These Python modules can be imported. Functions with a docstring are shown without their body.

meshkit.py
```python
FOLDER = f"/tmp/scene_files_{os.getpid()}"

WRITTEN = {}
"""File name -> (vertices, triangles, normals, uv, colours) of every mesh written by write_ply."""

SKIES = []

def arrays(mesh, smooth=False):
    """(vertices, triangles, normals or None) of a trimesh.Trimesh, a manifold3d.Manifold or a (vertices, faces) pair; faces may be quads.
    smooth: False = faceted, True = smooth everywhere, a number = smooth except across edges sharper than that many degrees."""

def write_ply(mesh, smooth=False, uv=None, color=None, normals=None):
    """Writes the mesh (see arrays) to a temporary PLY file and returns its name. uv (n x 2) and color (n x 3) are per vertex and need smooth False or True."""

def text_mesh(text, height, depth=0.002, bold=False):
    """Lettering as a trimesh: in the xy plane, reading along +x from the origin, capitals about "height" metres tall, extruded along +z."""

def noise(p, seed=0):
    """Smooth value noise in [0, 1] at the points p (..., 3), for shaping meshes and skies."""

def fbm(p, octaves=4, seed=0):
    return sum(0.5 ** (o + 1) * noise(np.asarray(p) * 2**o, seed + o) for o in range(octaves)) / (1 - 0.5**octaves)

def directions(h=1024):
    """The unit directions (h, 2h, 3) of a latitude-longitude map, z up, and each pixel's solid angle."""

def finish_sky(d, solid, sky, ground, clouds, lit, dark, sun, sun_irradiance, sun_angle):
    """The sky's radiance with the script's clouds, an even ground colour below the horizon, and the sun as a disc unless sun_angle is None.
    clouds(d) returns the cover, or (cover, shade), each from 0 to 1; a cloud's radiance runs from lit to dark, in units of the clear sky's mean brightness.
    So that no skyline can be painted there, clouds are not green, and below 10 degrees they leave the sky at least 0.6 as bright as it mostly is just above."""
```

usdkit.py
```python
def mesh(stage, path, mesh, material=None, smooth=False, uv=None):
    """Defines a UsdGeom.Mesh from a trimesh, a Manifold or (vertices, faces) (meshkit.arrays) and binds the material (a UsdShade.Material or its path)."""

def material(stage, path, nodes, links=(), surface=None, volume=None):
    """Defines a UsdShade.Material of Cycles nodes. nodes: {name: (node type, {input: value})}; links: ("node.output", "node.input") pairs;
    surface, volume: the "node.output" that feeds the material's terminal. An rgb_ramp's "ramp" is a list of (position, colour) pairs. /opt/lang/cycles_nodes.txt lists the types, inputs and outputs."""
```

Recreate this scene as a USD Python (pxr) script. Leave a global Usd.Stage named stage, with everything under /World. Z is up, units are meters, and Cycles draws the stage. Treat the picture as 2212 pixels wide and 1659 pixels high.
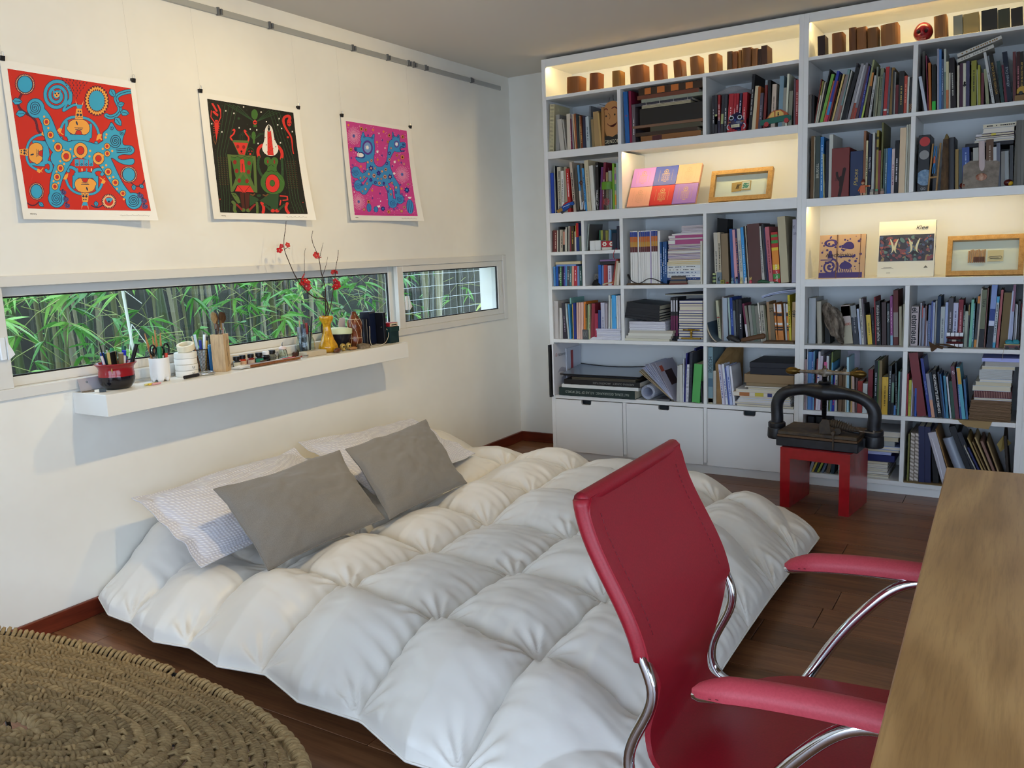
import math, random, colorsys
import numpy as np, trimesh, usdkit, meshkit
import shapely.geometry as sg, shapely.affinity as sa
from shapely.ops import unary_union
from pxr import Usd, UsdGeom, UsdLux, UsdShade, Gf, Sdf, Vt

random.seed(7)
rng = np.random.default_rng(7)
stage = Usd.Stage.CreateInMemory()
UsdGeom.SetStageUpAxis(stage, 'Z')
UsdGeom.SetStageMetersPerUnit(stage, 1.0)
UsdGeom.Xform.Define(stage, '/World')
UsdGeom.Scope.Define(stage, '/World/Looks')

# ------------------------------------------------------------------ camera
cam = UsdGeom.Camera.Define(stage, '/World/camera')
R_ = np.array([0.85270, 0.52105, -0.03865]); F_ = np.array([-0.51983, 0.84012, -0.15508])
F_ = F_ / np.linalg.norm(F_); R_ = R_ - F_ * (R_ @ F_); R_ = R_ / np.linalg.norm(R_); U_ = np.cross(R_, F_)
EYE = (3.19667, 0.0, 1.39846)
cam.AddTransformOp().Set(Gf.Matrix4d(*R_, 0, *U_, 0, *(-F_), 0, *EYE, 1))
cam.CreateHorizontalApertureAttr(36.0)
cam.CreateFocalLengthAttr(36.0 * 1806.758 / 2212)
cam.CreateClippingRangeAttr(Gf.Vec2f(0.02, 200))
cam.CreateFStopAttr(0.0)
cam.CreateExposureAttr(0.0)

# ------------------------------------------------------------------ light: daylight and the room's lamps
SKY = 1.75
dome = UsdLux.DomeLight.Define(stage, '/World/sky_light')
dome.CreateIntensityAttr(SKY)
dome.CreateColorAttr(Gf.Vec3f(0.62, 0.78, 1.0))
sun = UsdLux.DistantLight.Define(stage, '/World/sun_light')
sun.CreateIntensityAttr(4.0); sun.CreateAngleAttr(0.6); sun.CreateColorAttr(Gf.Vec3f(1.0, 0.95, 0.82))
sun.AddRotateXYZOp().Set(Gf.Vec3f(24, -6, 0))
WARM = (1.0, 0.76, 0.38)
SPOTS = [((2.0, 2.05, 2.54), (0.0, 1.95, 1.25)), ((2.0, 3.35, 2.54), (0.0, 3.35, 1.25))]
for i, (p, aim) in enumerate(SPOTS):      # two unseen ceiling spots, out of view, placed to light the left wall
    s = UsdLux.SphereLight.Define(stage, f'/World/spot_light_{i}')
    s.CreateRadiusAttr(0.028); s.CreateIntensityAttr(2000.0); s.CreateColorAttr(Gf.Vec3f(*WARM))
    sh = UsdLux.ShapingAPI.Apply(s.GetPrim()); sh.CreateShapingConeAngleAttr(46.0); sh.CreateShapingConeSoftnessAttr(0.6)
    d_ = np.array(aim) - np.array(p); d_ /= np.linalg.norm(d_); e_ = np.cross([0, 0, 1.0], -d_); e_ /= np.linalg.norm(e_); u_ = np.cross(-d_, e_)
    s.AddTransformOp().Set(Gf.Matrix4d(*e_, 0, *u_, 0, *(-d_), 0, *p, 1))
LED_STRENGTH = 330.0
# ------------------------------------------------------------------ helpers
def lin(h):
    h = h.lstrip('#'); c = [int(h[i:i + 2], 16) / 255 for i in (0, 2, 4)]
    return tuple(x / 12.92 if x <= 0.04045 else ((x + 0.055) / 1.055) ** 2.4 for x in c)
def material(name, nodes, links, surface='p.BSDF'):
    return usdkit.material(stage, '/World/Looks/' + name, nodes, links, surface=surface)
_M = {}
def M(h, rough=0.5, metal=0.0, spec=0.4, **kw):
    """a plain paint, paper, plastic or metal of the colour h"""
    key = (h, rough, metal, spec, tuple(sorted(kw.items())))
    if key not in _M:
        v = {'base_color': lin(h), 'roughness': rough, 'metallic': metal, 'specular_ior_level': spec}; v.update(kw)
        _M[key] = material(f'm{len(_M)}_{h}', {'p': ('principled_bsdf', v)}, [])
    return _M[key]
def mottled(name, a, b, scale=(8, 8, 8), rough=0.5, detail=4, lo=0.35, hi=0.65, bumps=0.0, dist=0.004, rand=False, **kw):
    """two tones mixed by noise over the world position, with optional relief"""
    v = {'roughness': rough}; v.update(kw)
    n = {'g': ('geometry', {}), 'm': ('mapping', {'scale': scale}), 'n': ('noise_texture', {'scale': 1.0, 'detail': detail, 'roughness': 0.6}),
         'r': ('rgb_ramp', {'ramp': [(0, lin(a)), (lo, lin(a)), (hi, lin(b)), (1, lin(b))]}), 'p': ('principled_bsdf', v)}
    l = [('g.position', 'm.vector'), ('m.vector', 'n.vector'), ('n.fac', 'r.fac'), ('r.color', 'p.base_color')]
    if rand:
        n['o'] = ('object_info', {}); n['h'] = ('hsv', {'saturation': 1.0}); n['mr'] = ('map_range', {'to_min': 0.72, 'to_max': 1.22})
        l = l[:-1] + [('o.random', 'mr.value'), ('mr.result', 'h.value'), ('r.color', 'h.color'), ('h.color', 'p.base_color')]
    if bumps:
        n['b'] = ('bump', {'strength': bumps, 'distance': dist}); l += [('n.fac', 'b.height'), ('b.normal', 'p.normal')]
    return material(name, n, l)

class MB:
    """collects shapes of one part; arrays in world metres"""
    def __init__(s): s.v, s.f, s.n = [], [], 0
    def add(s, v, f, T=None):
        v = np.asarray(v, float); f = np.asarray(f, int)
        if T is not None: v = v @ T[:3, :3].T + T[:3, 3]
        if f.shape[1] == 4: f = np.vstack([f[:, [0, 1, 2]], f[:, [0, 2, 3]]])
        s.v.append(v); s.f.append(f + s.n); s.n += len(v); return s
    def tm(s, m, T=None): return s.add(m.vertices, m.faces, T)
    def box(s, x0, x1, y0, y1, z0, z1, T=None, b=0.0):
        if b > 0:
            P = []
            for sx in (0, 1):
                for sy in (0, 1):
                    for sz in (0, 1):
                        c = np.array([(x0, x1)[sx], (y0, y1)[sy], (z0, z1)[sz]], float); d = np.array([1 - 2 * sx, 1 - 2 * sy, 1 - 2 * sz]) * b
                        for k in range(3):
                            q = c + d; q[k] = c[k]; P.append(q)
            return s.tm(trimesh.convex.convex_hull(np.array(P)), T)
        v = [(x, y, z) for x in (x0, x1) for y in (y0, y1) for z in (z0, z1)]
        return s.add(v, [(0, 1, 3, 2), (4, 6, 7, 5), (0, 4, 5, 1), (2, 3, 7, 6), (0, 2, 6, 4), (1, 5, 7, 3)], T)
    def tube(s, pts, r, sides=8, caps=True, T=None, closed=False):
        p = np.asarray(pts, float); n = len(p); r = np.broadcast_to(np.asarray(r, float), (n,))
        if closed: t = np.roll(p, -1, 0) - np.roll(p, 1, 0)
        else: t = np.gradient(p, axis=0)
        t = t / (np.linalg.norm(t, axis=1, keepdims=True) + 1e-12)
        a = np.zeros_like(p); ref = np.array([0, 0, 1.0]) if abs(t[0][2]) < 0.9 else np.array([1.0, 0, 0])
        for i in range(n):
            ref = ref - t[i] * (ref @ t[i]); ref = ref / (np.linalg.norm(ref) + 1e-12); a[i] = ref
        b = np.cross(t, a); g = np.arange(sides) * 2 * np.pi / sides
        v = p[:, None] + r[:, None, None] * (np.cos(g)[None, :, None] * a[:, None] + np.sin(g)[None, :, None] * b[:, None])
        m = n if closed else n - 1
        i, j = np.meshgrid(np.arange(m), np.arange(sides), indexing='ij'); i2 = (i + 1) % n
        q = np.stack([i * sides + j, i * sides + (j + 1) % sides, i2 * sides + (j + 1) % sides, i2 * sides + j], -1).reshape(-1, 4)
        f = np.vstack([q[:, [0, 1, 2]], q[:, [0, 2, 3]]]); v = v.reshape(-1, 3)
        if caps and not closed:
            c0, c1 = len(v), len(v) + 1; v = np.vstack([v, p[0], p[-1]]); k = np.arange(sides); e = (n - 1) * sides
            f = np.vstack([f, np.stack([np.full(sides, c0), (k + 1) % sides, k], 1), np.stack([np.full(sides, c1), e + k, e + (k + 1) % sides], 1)])
        return s.add(v, f, T)
    def lathe(s, prof, c=(0, 0, 0), sides=28, T=None, sx=1.0, sy=1.0):
        """prof: (radius, height) pairs going up; closed where radius is 0"""
        pr = np.asarray(prof, float); g = np.arange(sides) * 2 * np.pi / sides
        v = np.stack([pr[:, 0, None] * np.cos(g) * sx + c[0], pr[:, 0, None] * np.sin(g) * sy + c[1], np.repeat(pr[:, 1, None], sides, 1) + c[2]], -1).reshape(-1, 3)
        i, j = np.meshgrid(np.arange(len(pr) - 1), np.arange(sides), indexing='ij')
        q = np.stack([i * sides + j, i * sides + (j + 1) % sides, (i + 1) * sides + (j + 1) % sides, (i + 1) * sides + j], -1).reshape(-1, 4)
        return s.add(v, q, T)
    def prism(s, poly, d, T=None):
        """a shapely polygon in xy, raised by d along z"""
        for g in getattr(poly, 'geoms', [poly]):
            if g.geom_type == 'Polygon' and g.area > 1e-12:
                s.tm(trimesh.creation.extrude_polygon(g, d, engine='earcut'), T)
        return s
    def flat(s, poly, z=0.0, T=None):
        for g in getattr(poly, 'geoms', [poly]):
            if g.geom_type == 'Polygon' and g.area > 1e-12:
                v, f = trimesh.creation.triangulate_polygon(g, engine='earcut')
                s.add(np.c_[v, np.full(len(v), z)], f, T)
        return s
    def hull(s, pts, T=None): return s.tm(trimesh.convex.convex_hull(np.asarray(pts, float)), T)
    def ball(s, c, r, sub=2, T=None):
        m = trimesh.creation.icosphere(sub, 1.0); v = m.vertices * np.asarray(r, float) + np.asarray(c, float)
        return s.add(v, m.faces, T)
    def arr(s): return np.vstack(s.v), np.vstack(s.f)
_names = {}
def numbered(path):
    k = _names.get(path, -1) + 1; _names[path] = k
    return path if k == 0 else f'{path}_{k:03d}'
def obj(name, mb, m, parent=None, smooth=40, label=None):
    par = parent.GetPath().pathString if parent is not None else '/World'
    pm = usdkit.mesh(stage, numbered(f'{par}/{name}'), mb.arr() if isinstance(mb, MB) else mb, m, smooth=smooth)
    o = pm.GetPrim()
    if label: o.SetCustomDataByKey('label', label)
    return o
def tag(o, label, cat, group=None, kind=None):
    for k, v in (('label', label), ('category', cat), ('group', group), ('kind', kind)):
        if v: o.SetCustomDataByKey(k, v)
    return o
def thing(name, label, cat, group=None, loc=None):
    x = UsdGeom.Xform.Define(stage, numbered('/World/' + name))
    return tag(x.GetPrim(), label, cat, group)
def struct(name, mb, m, parent=None, smooth=False):
    o = obj(name, mb, m, parent, smooth)
    if parent is None: o.SetCustomDataByKey('kind', 'structure')
    return o
def structx(name):
    o = UsdGeom.Xform.Define(stage, numbered('/World/' + name)).GetPrim(); o.SetCustomDataByKey('kind', 'structure'); return o
def rot(axis, deg, at=(0, 0, 0)):
    return trimesh.transformations.rotation_matrix(math.radians(deg), axis, at)
def tr(x, y, z): return trimesh.transformations.translation_matrix((x, y, z))
def frame(o, ex, ey, ez=None):
    """matrix taking local x, y, z to ex, ey, ez at o"""
    ex = np.asarray(ex, float); ey = np.asarray(ey, float); ez = np.cross(ex, ey) if ez is None else np.asarray(ez, float)
    T = np.eye(4); T[:3, 0], T[:3, 1], T[:3, 2], T[:3, 3] = ex, ey, ez, o; return T
def spline(pts, n=40):
    p = np.asarray(pts, float); t = np.r_[0, np.cumsum(np.linalg.norm(np.diff(p, axis=0), axis=1))]
    from scipy.interpolate import PchipInterpolator, CubicSpline
    return CubicSpline(t, p, axis=0)(np.linspace(0, t[-1], n))
_T = {}
def text(s, h, bold=False):
    """flat lettering: vertices and triangles in xy, reading along +x from the origin, capitals h high"""
    k = (s, bold)
    if k not in _T:
        m = meshkit.text_mesh(s, 1.0, 0.02, bold); _T[k] = (np.array(m.vertices), np.array(m.faces))
    v, f = _T[k]; w = v.copy(); w[:, :2] *= h; w[:, 2] = np.where(w[:, 2] > 0.01, 0.0006, 0.0)
    return w, f
def text_at(mb, s, h, o, ex, ey, bold=False, fit=None):
    v, f = text(s, h, bold)
    if fit: v = v * [min(1.0, fit / max(v[:, 0].max(), 1e-6)), 1, 1]
    return mb.add(v, f, frame(o, ex, ey))

# ------------------------------------------------------------------ materials of the room
wall_paint = mottled('wall_paint', 'e9e6dd', 'edebe3', (3, 3, 3), 0.75, bumps=0.02, dist=0.002)
ceiling_paint = M('d9d4cb', 0.9)
white_lacquer = M('e6e6e4', 0.35)
alu_white = M('dcdad4', 0.3)
def wood(name, a, b, c, scale, dist=0.0, rough=0.35, rand=False, wave=None, coat=0.0):
    v = {'roughness': rough, 'coat_weight': coat, 'coat_roughness': 0.15}
    n = {'g': ('geometry', {}), 'm': ('mapping', {'scale': scale}), 'n': ('noise_texture', {'scale': 1.0, 'detail': 5, 'roughness': 0.62, 'distortion': dist}),
         'm2': ('mapping', {'scale': tuple(x * 4.5 for x in scale)}), 'n2': ('noise_texture', {'scale': 1.0, 'detail': 3, 'roughness': 0.6}),
         'r': ('rgb_ramp', {'ramp': [(0.25, lin(a)), (0.5, lin(b)), (0.75, lin(c))]}), 'x': ('mix', {'mix_type': 'multiply', 'fac': 0.35}),
         'r2': ('rgb_ramp', {'ramp': [(0.35, (0.45, 0.4, 0.36)), (0.6, (1, 1, 1))]}),
         'b': ('bump', {'strength': 0.08, 'distance': 0.001}), 'p': ('principled_bsdf', v)}
    l = [('g.position', 'm.vector'), ('m.vector', 'n.vector'), ('g.position', 'm2.vector'), ('m2.vector', 'n2.vector'), ('n.fac', 'r.fac'), ('n2.fac', 'r2.fac'),
         ('r.color', 'x.color1'), ('r2.color', 'x.color2'), ('n2.fac', 'b.height'), ('b.normal', 'p.normal')]
    out = 'x.color'
    if rand:
        n['o'] = ('object_info', {}); n['h'] = ('hsv', {}); n['mr'] = ('map_range', {'to_min': 0.8, 'to_max': 1.2})
        n['s'] = ('math', {'math_type': 'multiply', 'value2': 37.0}); n['cx'] = ('combine_xyz', {}); n['va'] = ('vector_math', {'math_type': 'add'})
        l += [('o.random', 's.value1'), ('s.value', 'cx.x'), ('s.value', 'cx.z'), ('g.position', 'va.vector1'), ('cx.vector', 'va.vector2')]
        l = [x for x in l if x not in (('g.position', 'm.vector'), ('g.position', 'm2.vector'))] + [('va.vector', 'm.vector'), ('va.vector', 'm2.vector'), ('o.random', 'mr.value'), ('mr.result', 'h.value'), (out, 'h.color')]
        out = 'h.color'
    return material(name, n, l + [(out, 'p.base_color')])
floor_wood = wood('floor_wood', '5a3a24', '7a5034', '8c6242', (1.6, 26, 3), 0.6, 0.34, rand=True)
skirting_wood = wood('skirting_wood', '4e1c10', '6a2a18', '7a3420', (3, 3, 30), 0.2, 0.35)
glass_pane = material('window_glass', {'q': ('geometry', {}), 'io': ('mix_float', {'a': 1.45, 'b': 1 / 1.45}), 'f': ('fresnel', {'IOR': 1.45}), 't': ('transparent_bsdf', {'color': (0.95, 0.98, 0.97)}), 'g': ('glossy_bsdf', {'roughness': 0.0, 'color': (1, 1, 1)}), 'x': ('mix_closure', {})},
                      [('q.backfacing', 'io.fac'), ('io.result', 'f.IOR'), ('f.fac', 'x.fac'), ('t.BSDF', 'x.closure1'), ('g.BSDF', 'x.closure2')], 'x.closure')
clear_glass = M('e8f4f0', 0.02, spec=0.5, transmission_weight=1.0, ior=1.45)
chrome = M('d4d6da', 0.09, metal=1.0)
black_rubber = M('101216', 0.5)

# ------------------------------------------------------------------ the room: walls, floor, ceiling, window
YF, YB, H = 4.875, 5.277, 2.618          # bookcase front, back wall, ceiling
XR, YR = 5.0, -1.6                        # right wall and the unseen glazed wall behind the camera
WY0, WY1, WZ0, WZ1 = 0.95, 5.10, 0.945, 1.37
w = MB()
for y0, y1, z0, z1 in ((YR, WY0, 0, H), (WY1, YB + 0.2, 0, H), (WY0, WY1, 0, WZ0), (WY0, WY1, WZ1, H)): w.box(-0.2, 0, y0, y1, z0, z1)
struct('wall_left', w, wall_paint)
struct('wall_back', MB().box(-0.2, XR + 0.2, YB, YB + 0.2, 0, H), wall_paint)
w = MB()
for y0, y1, z0, z1 in ((YR, -1.2, 0, H), (1.2, YB, 0, H), (-1.2, 1.2, 2.2, H)): w.box(XR, XR + 0.2, y0, y1, z0, z1)  # gap out of view, lets daylight in beside the camera
struct('wall_right', w, wall_paint)
w = MB()                                   # unseen wall behind the camera, its wide glass door sized to let daylight in
for x0, x1, z0, z1 in ((-0.2, 0.5, 0, H), (4.7, XR + 0.2, 0, H), (0.5, 4.7, 2.15, H)): w.box(x0, x1, YR - 0.2, YR, z0, z1)
struct('wall_front', w, wall_paint)
d = structx('door_1')
for x0 in (0.5, 1.9, 3.3): struct('door_frame', MB().box(x0, x0 + 0.06, YR - 0.12, YR - 0.06, 0, 2.15).box(x0 + 1.34, x0 + 1.4, YR - 0.12, YR - 0.06, 0, 2.15).box(x0, x0 + 1.4, YR - 0.12, YR - 0.06, 2.09, 2.15), alu_white, d)  # unseen door frames around the rear daylight opening
struct('ceiling', MB().box(-0.2, XR + 0.2, YR - 0.2, YB + 0.2, H, H + 0.15), ceiling_paint)
fl = structx('floor')
struct('subfloor', MB().box(-0.2, XR + 0.2, YR - 0.2, YB + 0.2, -0.15, -0.012), M('2a1c12', 0.8), fl)
pw, gap = 0.192, 0.0012; row = 0; y = YR
while y < YB:
    x = -(random.random() * 1.2); y1 = min(y + pw, YB)
    while x < XR:
        x1 = min(x + 1.38, XR)
        if x1 > 0.05: struct('plank', MB().box(max(x, 0) + gap, x1 - gap, y + gap, y1 - gap, -0.012, 0.0, b=0.001), floor_wood, fl)
        x = x1
    y += pw; row += 1
struct('baseboard_left', MB().box(0, 0.016, YR, YB, 0, 0.072, b=0.003), skirting_wood)
struct('baseboard_back', MB().box(0.016, 0.495, YB - 0.016, YB, 0, 0.072, b=0.003), skirting_wood)

# the long strip window: outer frame, sashes, glass, latches
wn = structx('window_1')
fr = MB()
fr.box(-0.09, 0.012, WY0 - 0.02, WY1 + 0.025, 1.345, 1.385, b=0.002).box(-0.09, 0.012, WY0 - 0.02, WY1 + 0.025, 0.932, 0.972, b=0.002)
fr.box(-0.09, 0.016, 5.085, 5.128, 0.932, 1.385, b=0.003)
fr.box(-0.09, 0.012, WY0 - 0.02, WY0 + 0.03, 0.932, 1.385)
struct('outer_frame', fr, alu_white, wn)
def sash(y0, y1, x, zt=1.345, zb=0.972):
    m = MB(); s0, s1, st, sb = 0.055, 0.055, 0.036, 0.036
    m.box(x - 0.03, x, y0, y0 + s0, zb, zt, b=0.002).box(x - 0.03, x, y1 - s1, y1, zb, zt, b=0.002)
    m.box(x - 0.03, x, y0 + s0, y1 - s1, zt - st, zt, b=0.002).box(x - 0.03, x, y0 + s0, y1 - s1, zb, zb + sb, b=0.002)
    s_ = struct('sash', m, alu_white, wn)
    g = MB(); a, b, c, e = y0 + s0, y1 - s1, zb + sb, zt - st
    for q in ((a, b, e - 0.006, e), (a, b, c, c + 0.006), (a, a + 0.006, c, e), (b - 0.006, b, c, e)): g.box(x - 0.018, x - 0.008, *q)
    struct('rubber_seal', g, black_rubber, wn)
    struct('pane', MB().box(x - 0.016, x - 0.012, a, b, c, e), glass_pane, wn)
sash(1.592, 3.945, -0.045)
sash(3.915, 5.082, 0.004)
sash(0.98, 1.648, 0.004)
for yy in (3.985, 1.625):
    k = MB(); k.box(0.004, 0.016, yy - 0.016, yy + 0.006, 1.08, 1.165, b=0.003)
    k.prism(sg.Polygon([(0, 0), (0.024, 0.018), (0.02, 0.03), (0.008, 0.055), (0, 0.085)]), 0.008, frame((0.016, yy + 0.006, 1.08), (0, 1, 0), (0, 0, 1)))
    struct('latch', k, M('e4e6e6', 0.3), wn)
struct('latch', MB().box(0.004, 0.010, 5.046, 5.062, 1.10, 1.21, b=0.002), M('d8d6d0', 0.3), wn)
# ------------------------------------------------------------------ bookcase: two white units built against the back wall
YN = 5.245                                  # face of the back panels
SH = dict(A=2.371, B=2.030, C=1.641, D=1.168, E=0.820, F=0.443)      # tops of the shelves, left unit
LIT = {(2.552, False): 1, (2.552, True): 1, (1.984, False): 1, (1.584, True): 1}
def unit(label, x0, x1, xi0, xi1, shelves, uprights):
    t = thing('bookcase', label, 'bookcase', 'white built-in bookcase units')
    obj('back_panel', MB().box(xi0, xi1, YN, YN + 0.012, 0.05, 2.6), M('dfe2e4', 0.45), t, False)
    for a, b in ((x0, xi0), (xi1, x1)): obj('side_panel', MB().box(a, b, YF, YN + 0.02, 0, 2.6, b=0.0012), white_lacquer, t, False)
    for a, b, z0, z1, yy in shelves:
        q = LIT.get((round(z0, 3), a == XM1))
        if q is None: obj('shelf', MB().box(a, b, YF + yy, YN, z0, z1, b=0.0012), white_lacquer, t, False)
        else: obj('shelf', MB().box(a, b, YF, YF + .016, z0, z1, b=0.0012).box(a, b, YF + .016, YN, z0 + .013, z1 - .0002), white_lacquer, t, False)   # a lip hides the LED strip
    for a, b, z0, z1 in uprights: obj('upright', MB().box(a, b, YF + 0.0005, YN, z0, z1, b=0.001), white_lacquer, t, False)
    obj('plinth', MB().box(x0 + 0.02, x1, YF + 0.03, YF + 0.05, 0.0, 0.055), white_lacquer, t, False)
    return t
XI0, D1a, D1b, D2a, D2b, XM0, XMc, XM1 = 0.519, 1.011, 1.034, 1.547, 1.568, 2.084, 2.110, 2.135
D4a, D4b, XR0, XR1 = 2.647, 2.669, 3.181, 3.207
bcL = unit('left unit of the white built-in bookcase, with three drawers at the bottom', 0.491, XMc, XI0, XM0,
     [(XI0, XM0, 2.552, 2.6, 0), (XI0, XM0, 2.351, SH['A'], 0), (XI0, XM0, 1.984, SH['B'], 0), (XI0, XM0, 1.581, SH['C'], 0), (XI0, XM0, 1.146, SH['D'], 0),
      (XI0, XM0, 0.796, SH['E'], 0), (XI0, XM0, 0.419, SH['F'], 0), (XI0, D1a, 1.369, 1.391, 0), (XI0, XM0, 0.053, 0.075, 0.02)],
     [(D1a, D1b, 2.03, 2.351), (D2a, D2b, 2.03, 2.351), (D1a, D1b, 1.641, 1.984), (D1a, D1b, 1.168, 1.581), (D2a, D2b, 1.168, 1.581), (0.745, 0.765, 1.168, 1.369), (0.745, 0.765, 1.391, 1.581),
      (D1a, D1b, 0.82, 1.146), (D2a, D2b, 0.82, 1.146), (D2a, D2b, 0.443, 0.796), (D1a, D1b, 0.075, 0.419), (D2a, D2b, 0.075, 0.419)])
def bc_shelf_right():
    s = []
    for a, b in ((XM1, XR0),):
        s += [(a, b, 2.552, 2.6, 0), (a, b, 2.356, 2.374, 0), (a, b, 2.008, 2.028, 0), (a, b, 1.584, 1.628, 0), (a, b, 1.146, 1.188, 0), (a, b, 0.796, 0.818, 0), (a, b, 0.419, 0.443, 0), (a, b, 0.052, 0.078, 0)]
    return s
bcR = unit('right unit of the white built-in bookcase, all open shelves', XMc, XR1, XM1, XR0, bc_shelf_right(),
     [(D4a, D4b, 2.028, 2.356), (D4a, D4b, 1.628, 2.008), (D4a, D4b, 0.818, 1.146), (D4a, D4b, 0.443, 0.796), (D4a, D4b, 0.078, 0.419)])
t = thing('bookcase', 'end unit of the white bookcase, a sliver at the right edge of the photo', 'bookcase', 'white built-in bookcase units')
obj('back_panel', MB().box(XR1 + 0.026, 4.2, YN, YN + 0.012, 0.05, 2.6), M('dfe2e4', 0.45), t, False)
for a, b in ((XR1, XR1 + 0.026), (4.2, 4.226)): obj('side_panel', MB().box(a, b, YF, YN + 0.02, 0, 2.6, b=0.0012), white_lacquer, t, False)
for z0, z1 in ((2.552, 2.6), (2.356, 2.374), (2.008, 2.028), (1.584, 1.628), (1.146, 1.188), (0.796, 0.818), (0.419, 0.443), (0.052, 0.078)):
    obj('shelf', MB().box(XR1 + 0.026, 4.2, YF, YN, z0, z1, b=0.0012), white_lacquer, t, False)
obj('plinth', MB().box(XR1, 4.226, YF + 0.03, YF + 0.05, 0.0, 0.052), white_lacquer, t, False)
for a, b, cx in ((XI0 - 0.001, D1a - 0.001, 0.75), (D1b + 0.001, D2a - 0.001, 1.29), (D2b + 0.001, XM0 - 0.001, 1.827)):
    z0, z1 = 0.060, 0.414
    slot = sg.box(cx - 0.036, z1 - 0.028, cx + 0.036, z1 + 0.02)
    slot = slot.buffer(-0.012).buffer(0.012)
    face = sg.box(a + 0.002, z0, b - 0.002, z1).difference(slot)
    d = obj('drawer', MB().prism(face, 0.018, frame((0, YF + 0.018, 0), (1, 0, 0), (0, 0, 1))), white_lacquer, bcL, False)
    aa = max(a, XI0)
    for q in ((aa + .005, aa + .017), (b - .017, b - .005)): obj('drawer_side', MB().box(*q, YF + 0.019, YN - 0.06, 0.09, 0.36), M('b8b4ac', 0.6), d, False)
    obj('drawer_bottom', MB().box(aa + .017, b - .017, YF + 0.019, YN - 0.06, 0.09, 0.10), M('b8b4ac', 0.6), d, False)

# warm LED strips behind the top lip of the four lit niches
led_mat = material('led_dot', {'e': ('emission', {'color': (1.0, 0.74, 0.32), 'strength': LED_STRENGTH})}, [], 'e.emission')
for nm, x0, x1, z in (('top left', XI0, XM0, 2.552), ('middle', D1b, XM0, 1.984), ('top right', XM1, XR0, 2.552), ('right-hand', XM1, XR0, 1.584)):
    t = thing('led_strip', f'warm white LED strip under the top board of the {nm} lit niche', 'light', 'LED strips in the lit niches')
    obj('strip_backing', MB().box(x0 + 0.005, x1 - 0.005, YF + 0.0165, YF + 0.0225, z + 0.0085, z + 0.0128), M('e8e2d0', 0.5), t, False)
    m = MB(); n = int((x1 - x0) / 0.033)
    for i in range(n):
        xx = x0 + 0.02 + i * 0.033; m.box(xx - 0.004, xx + 0.004, YF + 0.0165, YF + 0.0225, z + 0.0055, z + 0.0085)
    obj('led_dots', m, led_mat, t, False).SetCustomDataByKey('kind', 'stuff')

# ------------------------------------------------------------------ ledge under the window
t = obj('wall_shelf', MB().box(0.0, 0.22, 1.866, 3.708, 0.836, 0.921, b=0.0012), M('e6e4de', 0.35), None, False)
tag(t, 'thick white floating ledge along the wall under the strip window', 'shelf')

# ------------------------------------------------------------------ picture rail with hooks, near the ceiling
t = thing('picture_rail', 'grey aluminium picture hanging rail high on the left wall', 'rail')
obj('track', MB().box(0.0, 0.012, -1.0, 5.154, 2.514, 2.542, b=0.002), M('aeb0ae', 0.4, metal=0.3), t, False)
for i, py in enumerate((2.752, 3.057, 3.647, 3.94, 4.135, 4.185, 4.30, 4.795)):
    k = MB().box(0.002, 0.020, py - 0.013, py - 0.001, 2.511, 2.545, b=0.002).box(0.002, 0.026, py - 0.001, py + 0.010, 2.514, 2.539, b=0.002)
    obj('hook', k, M('6c6e70', 0.4, metal=0.4), t, False)
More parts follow.
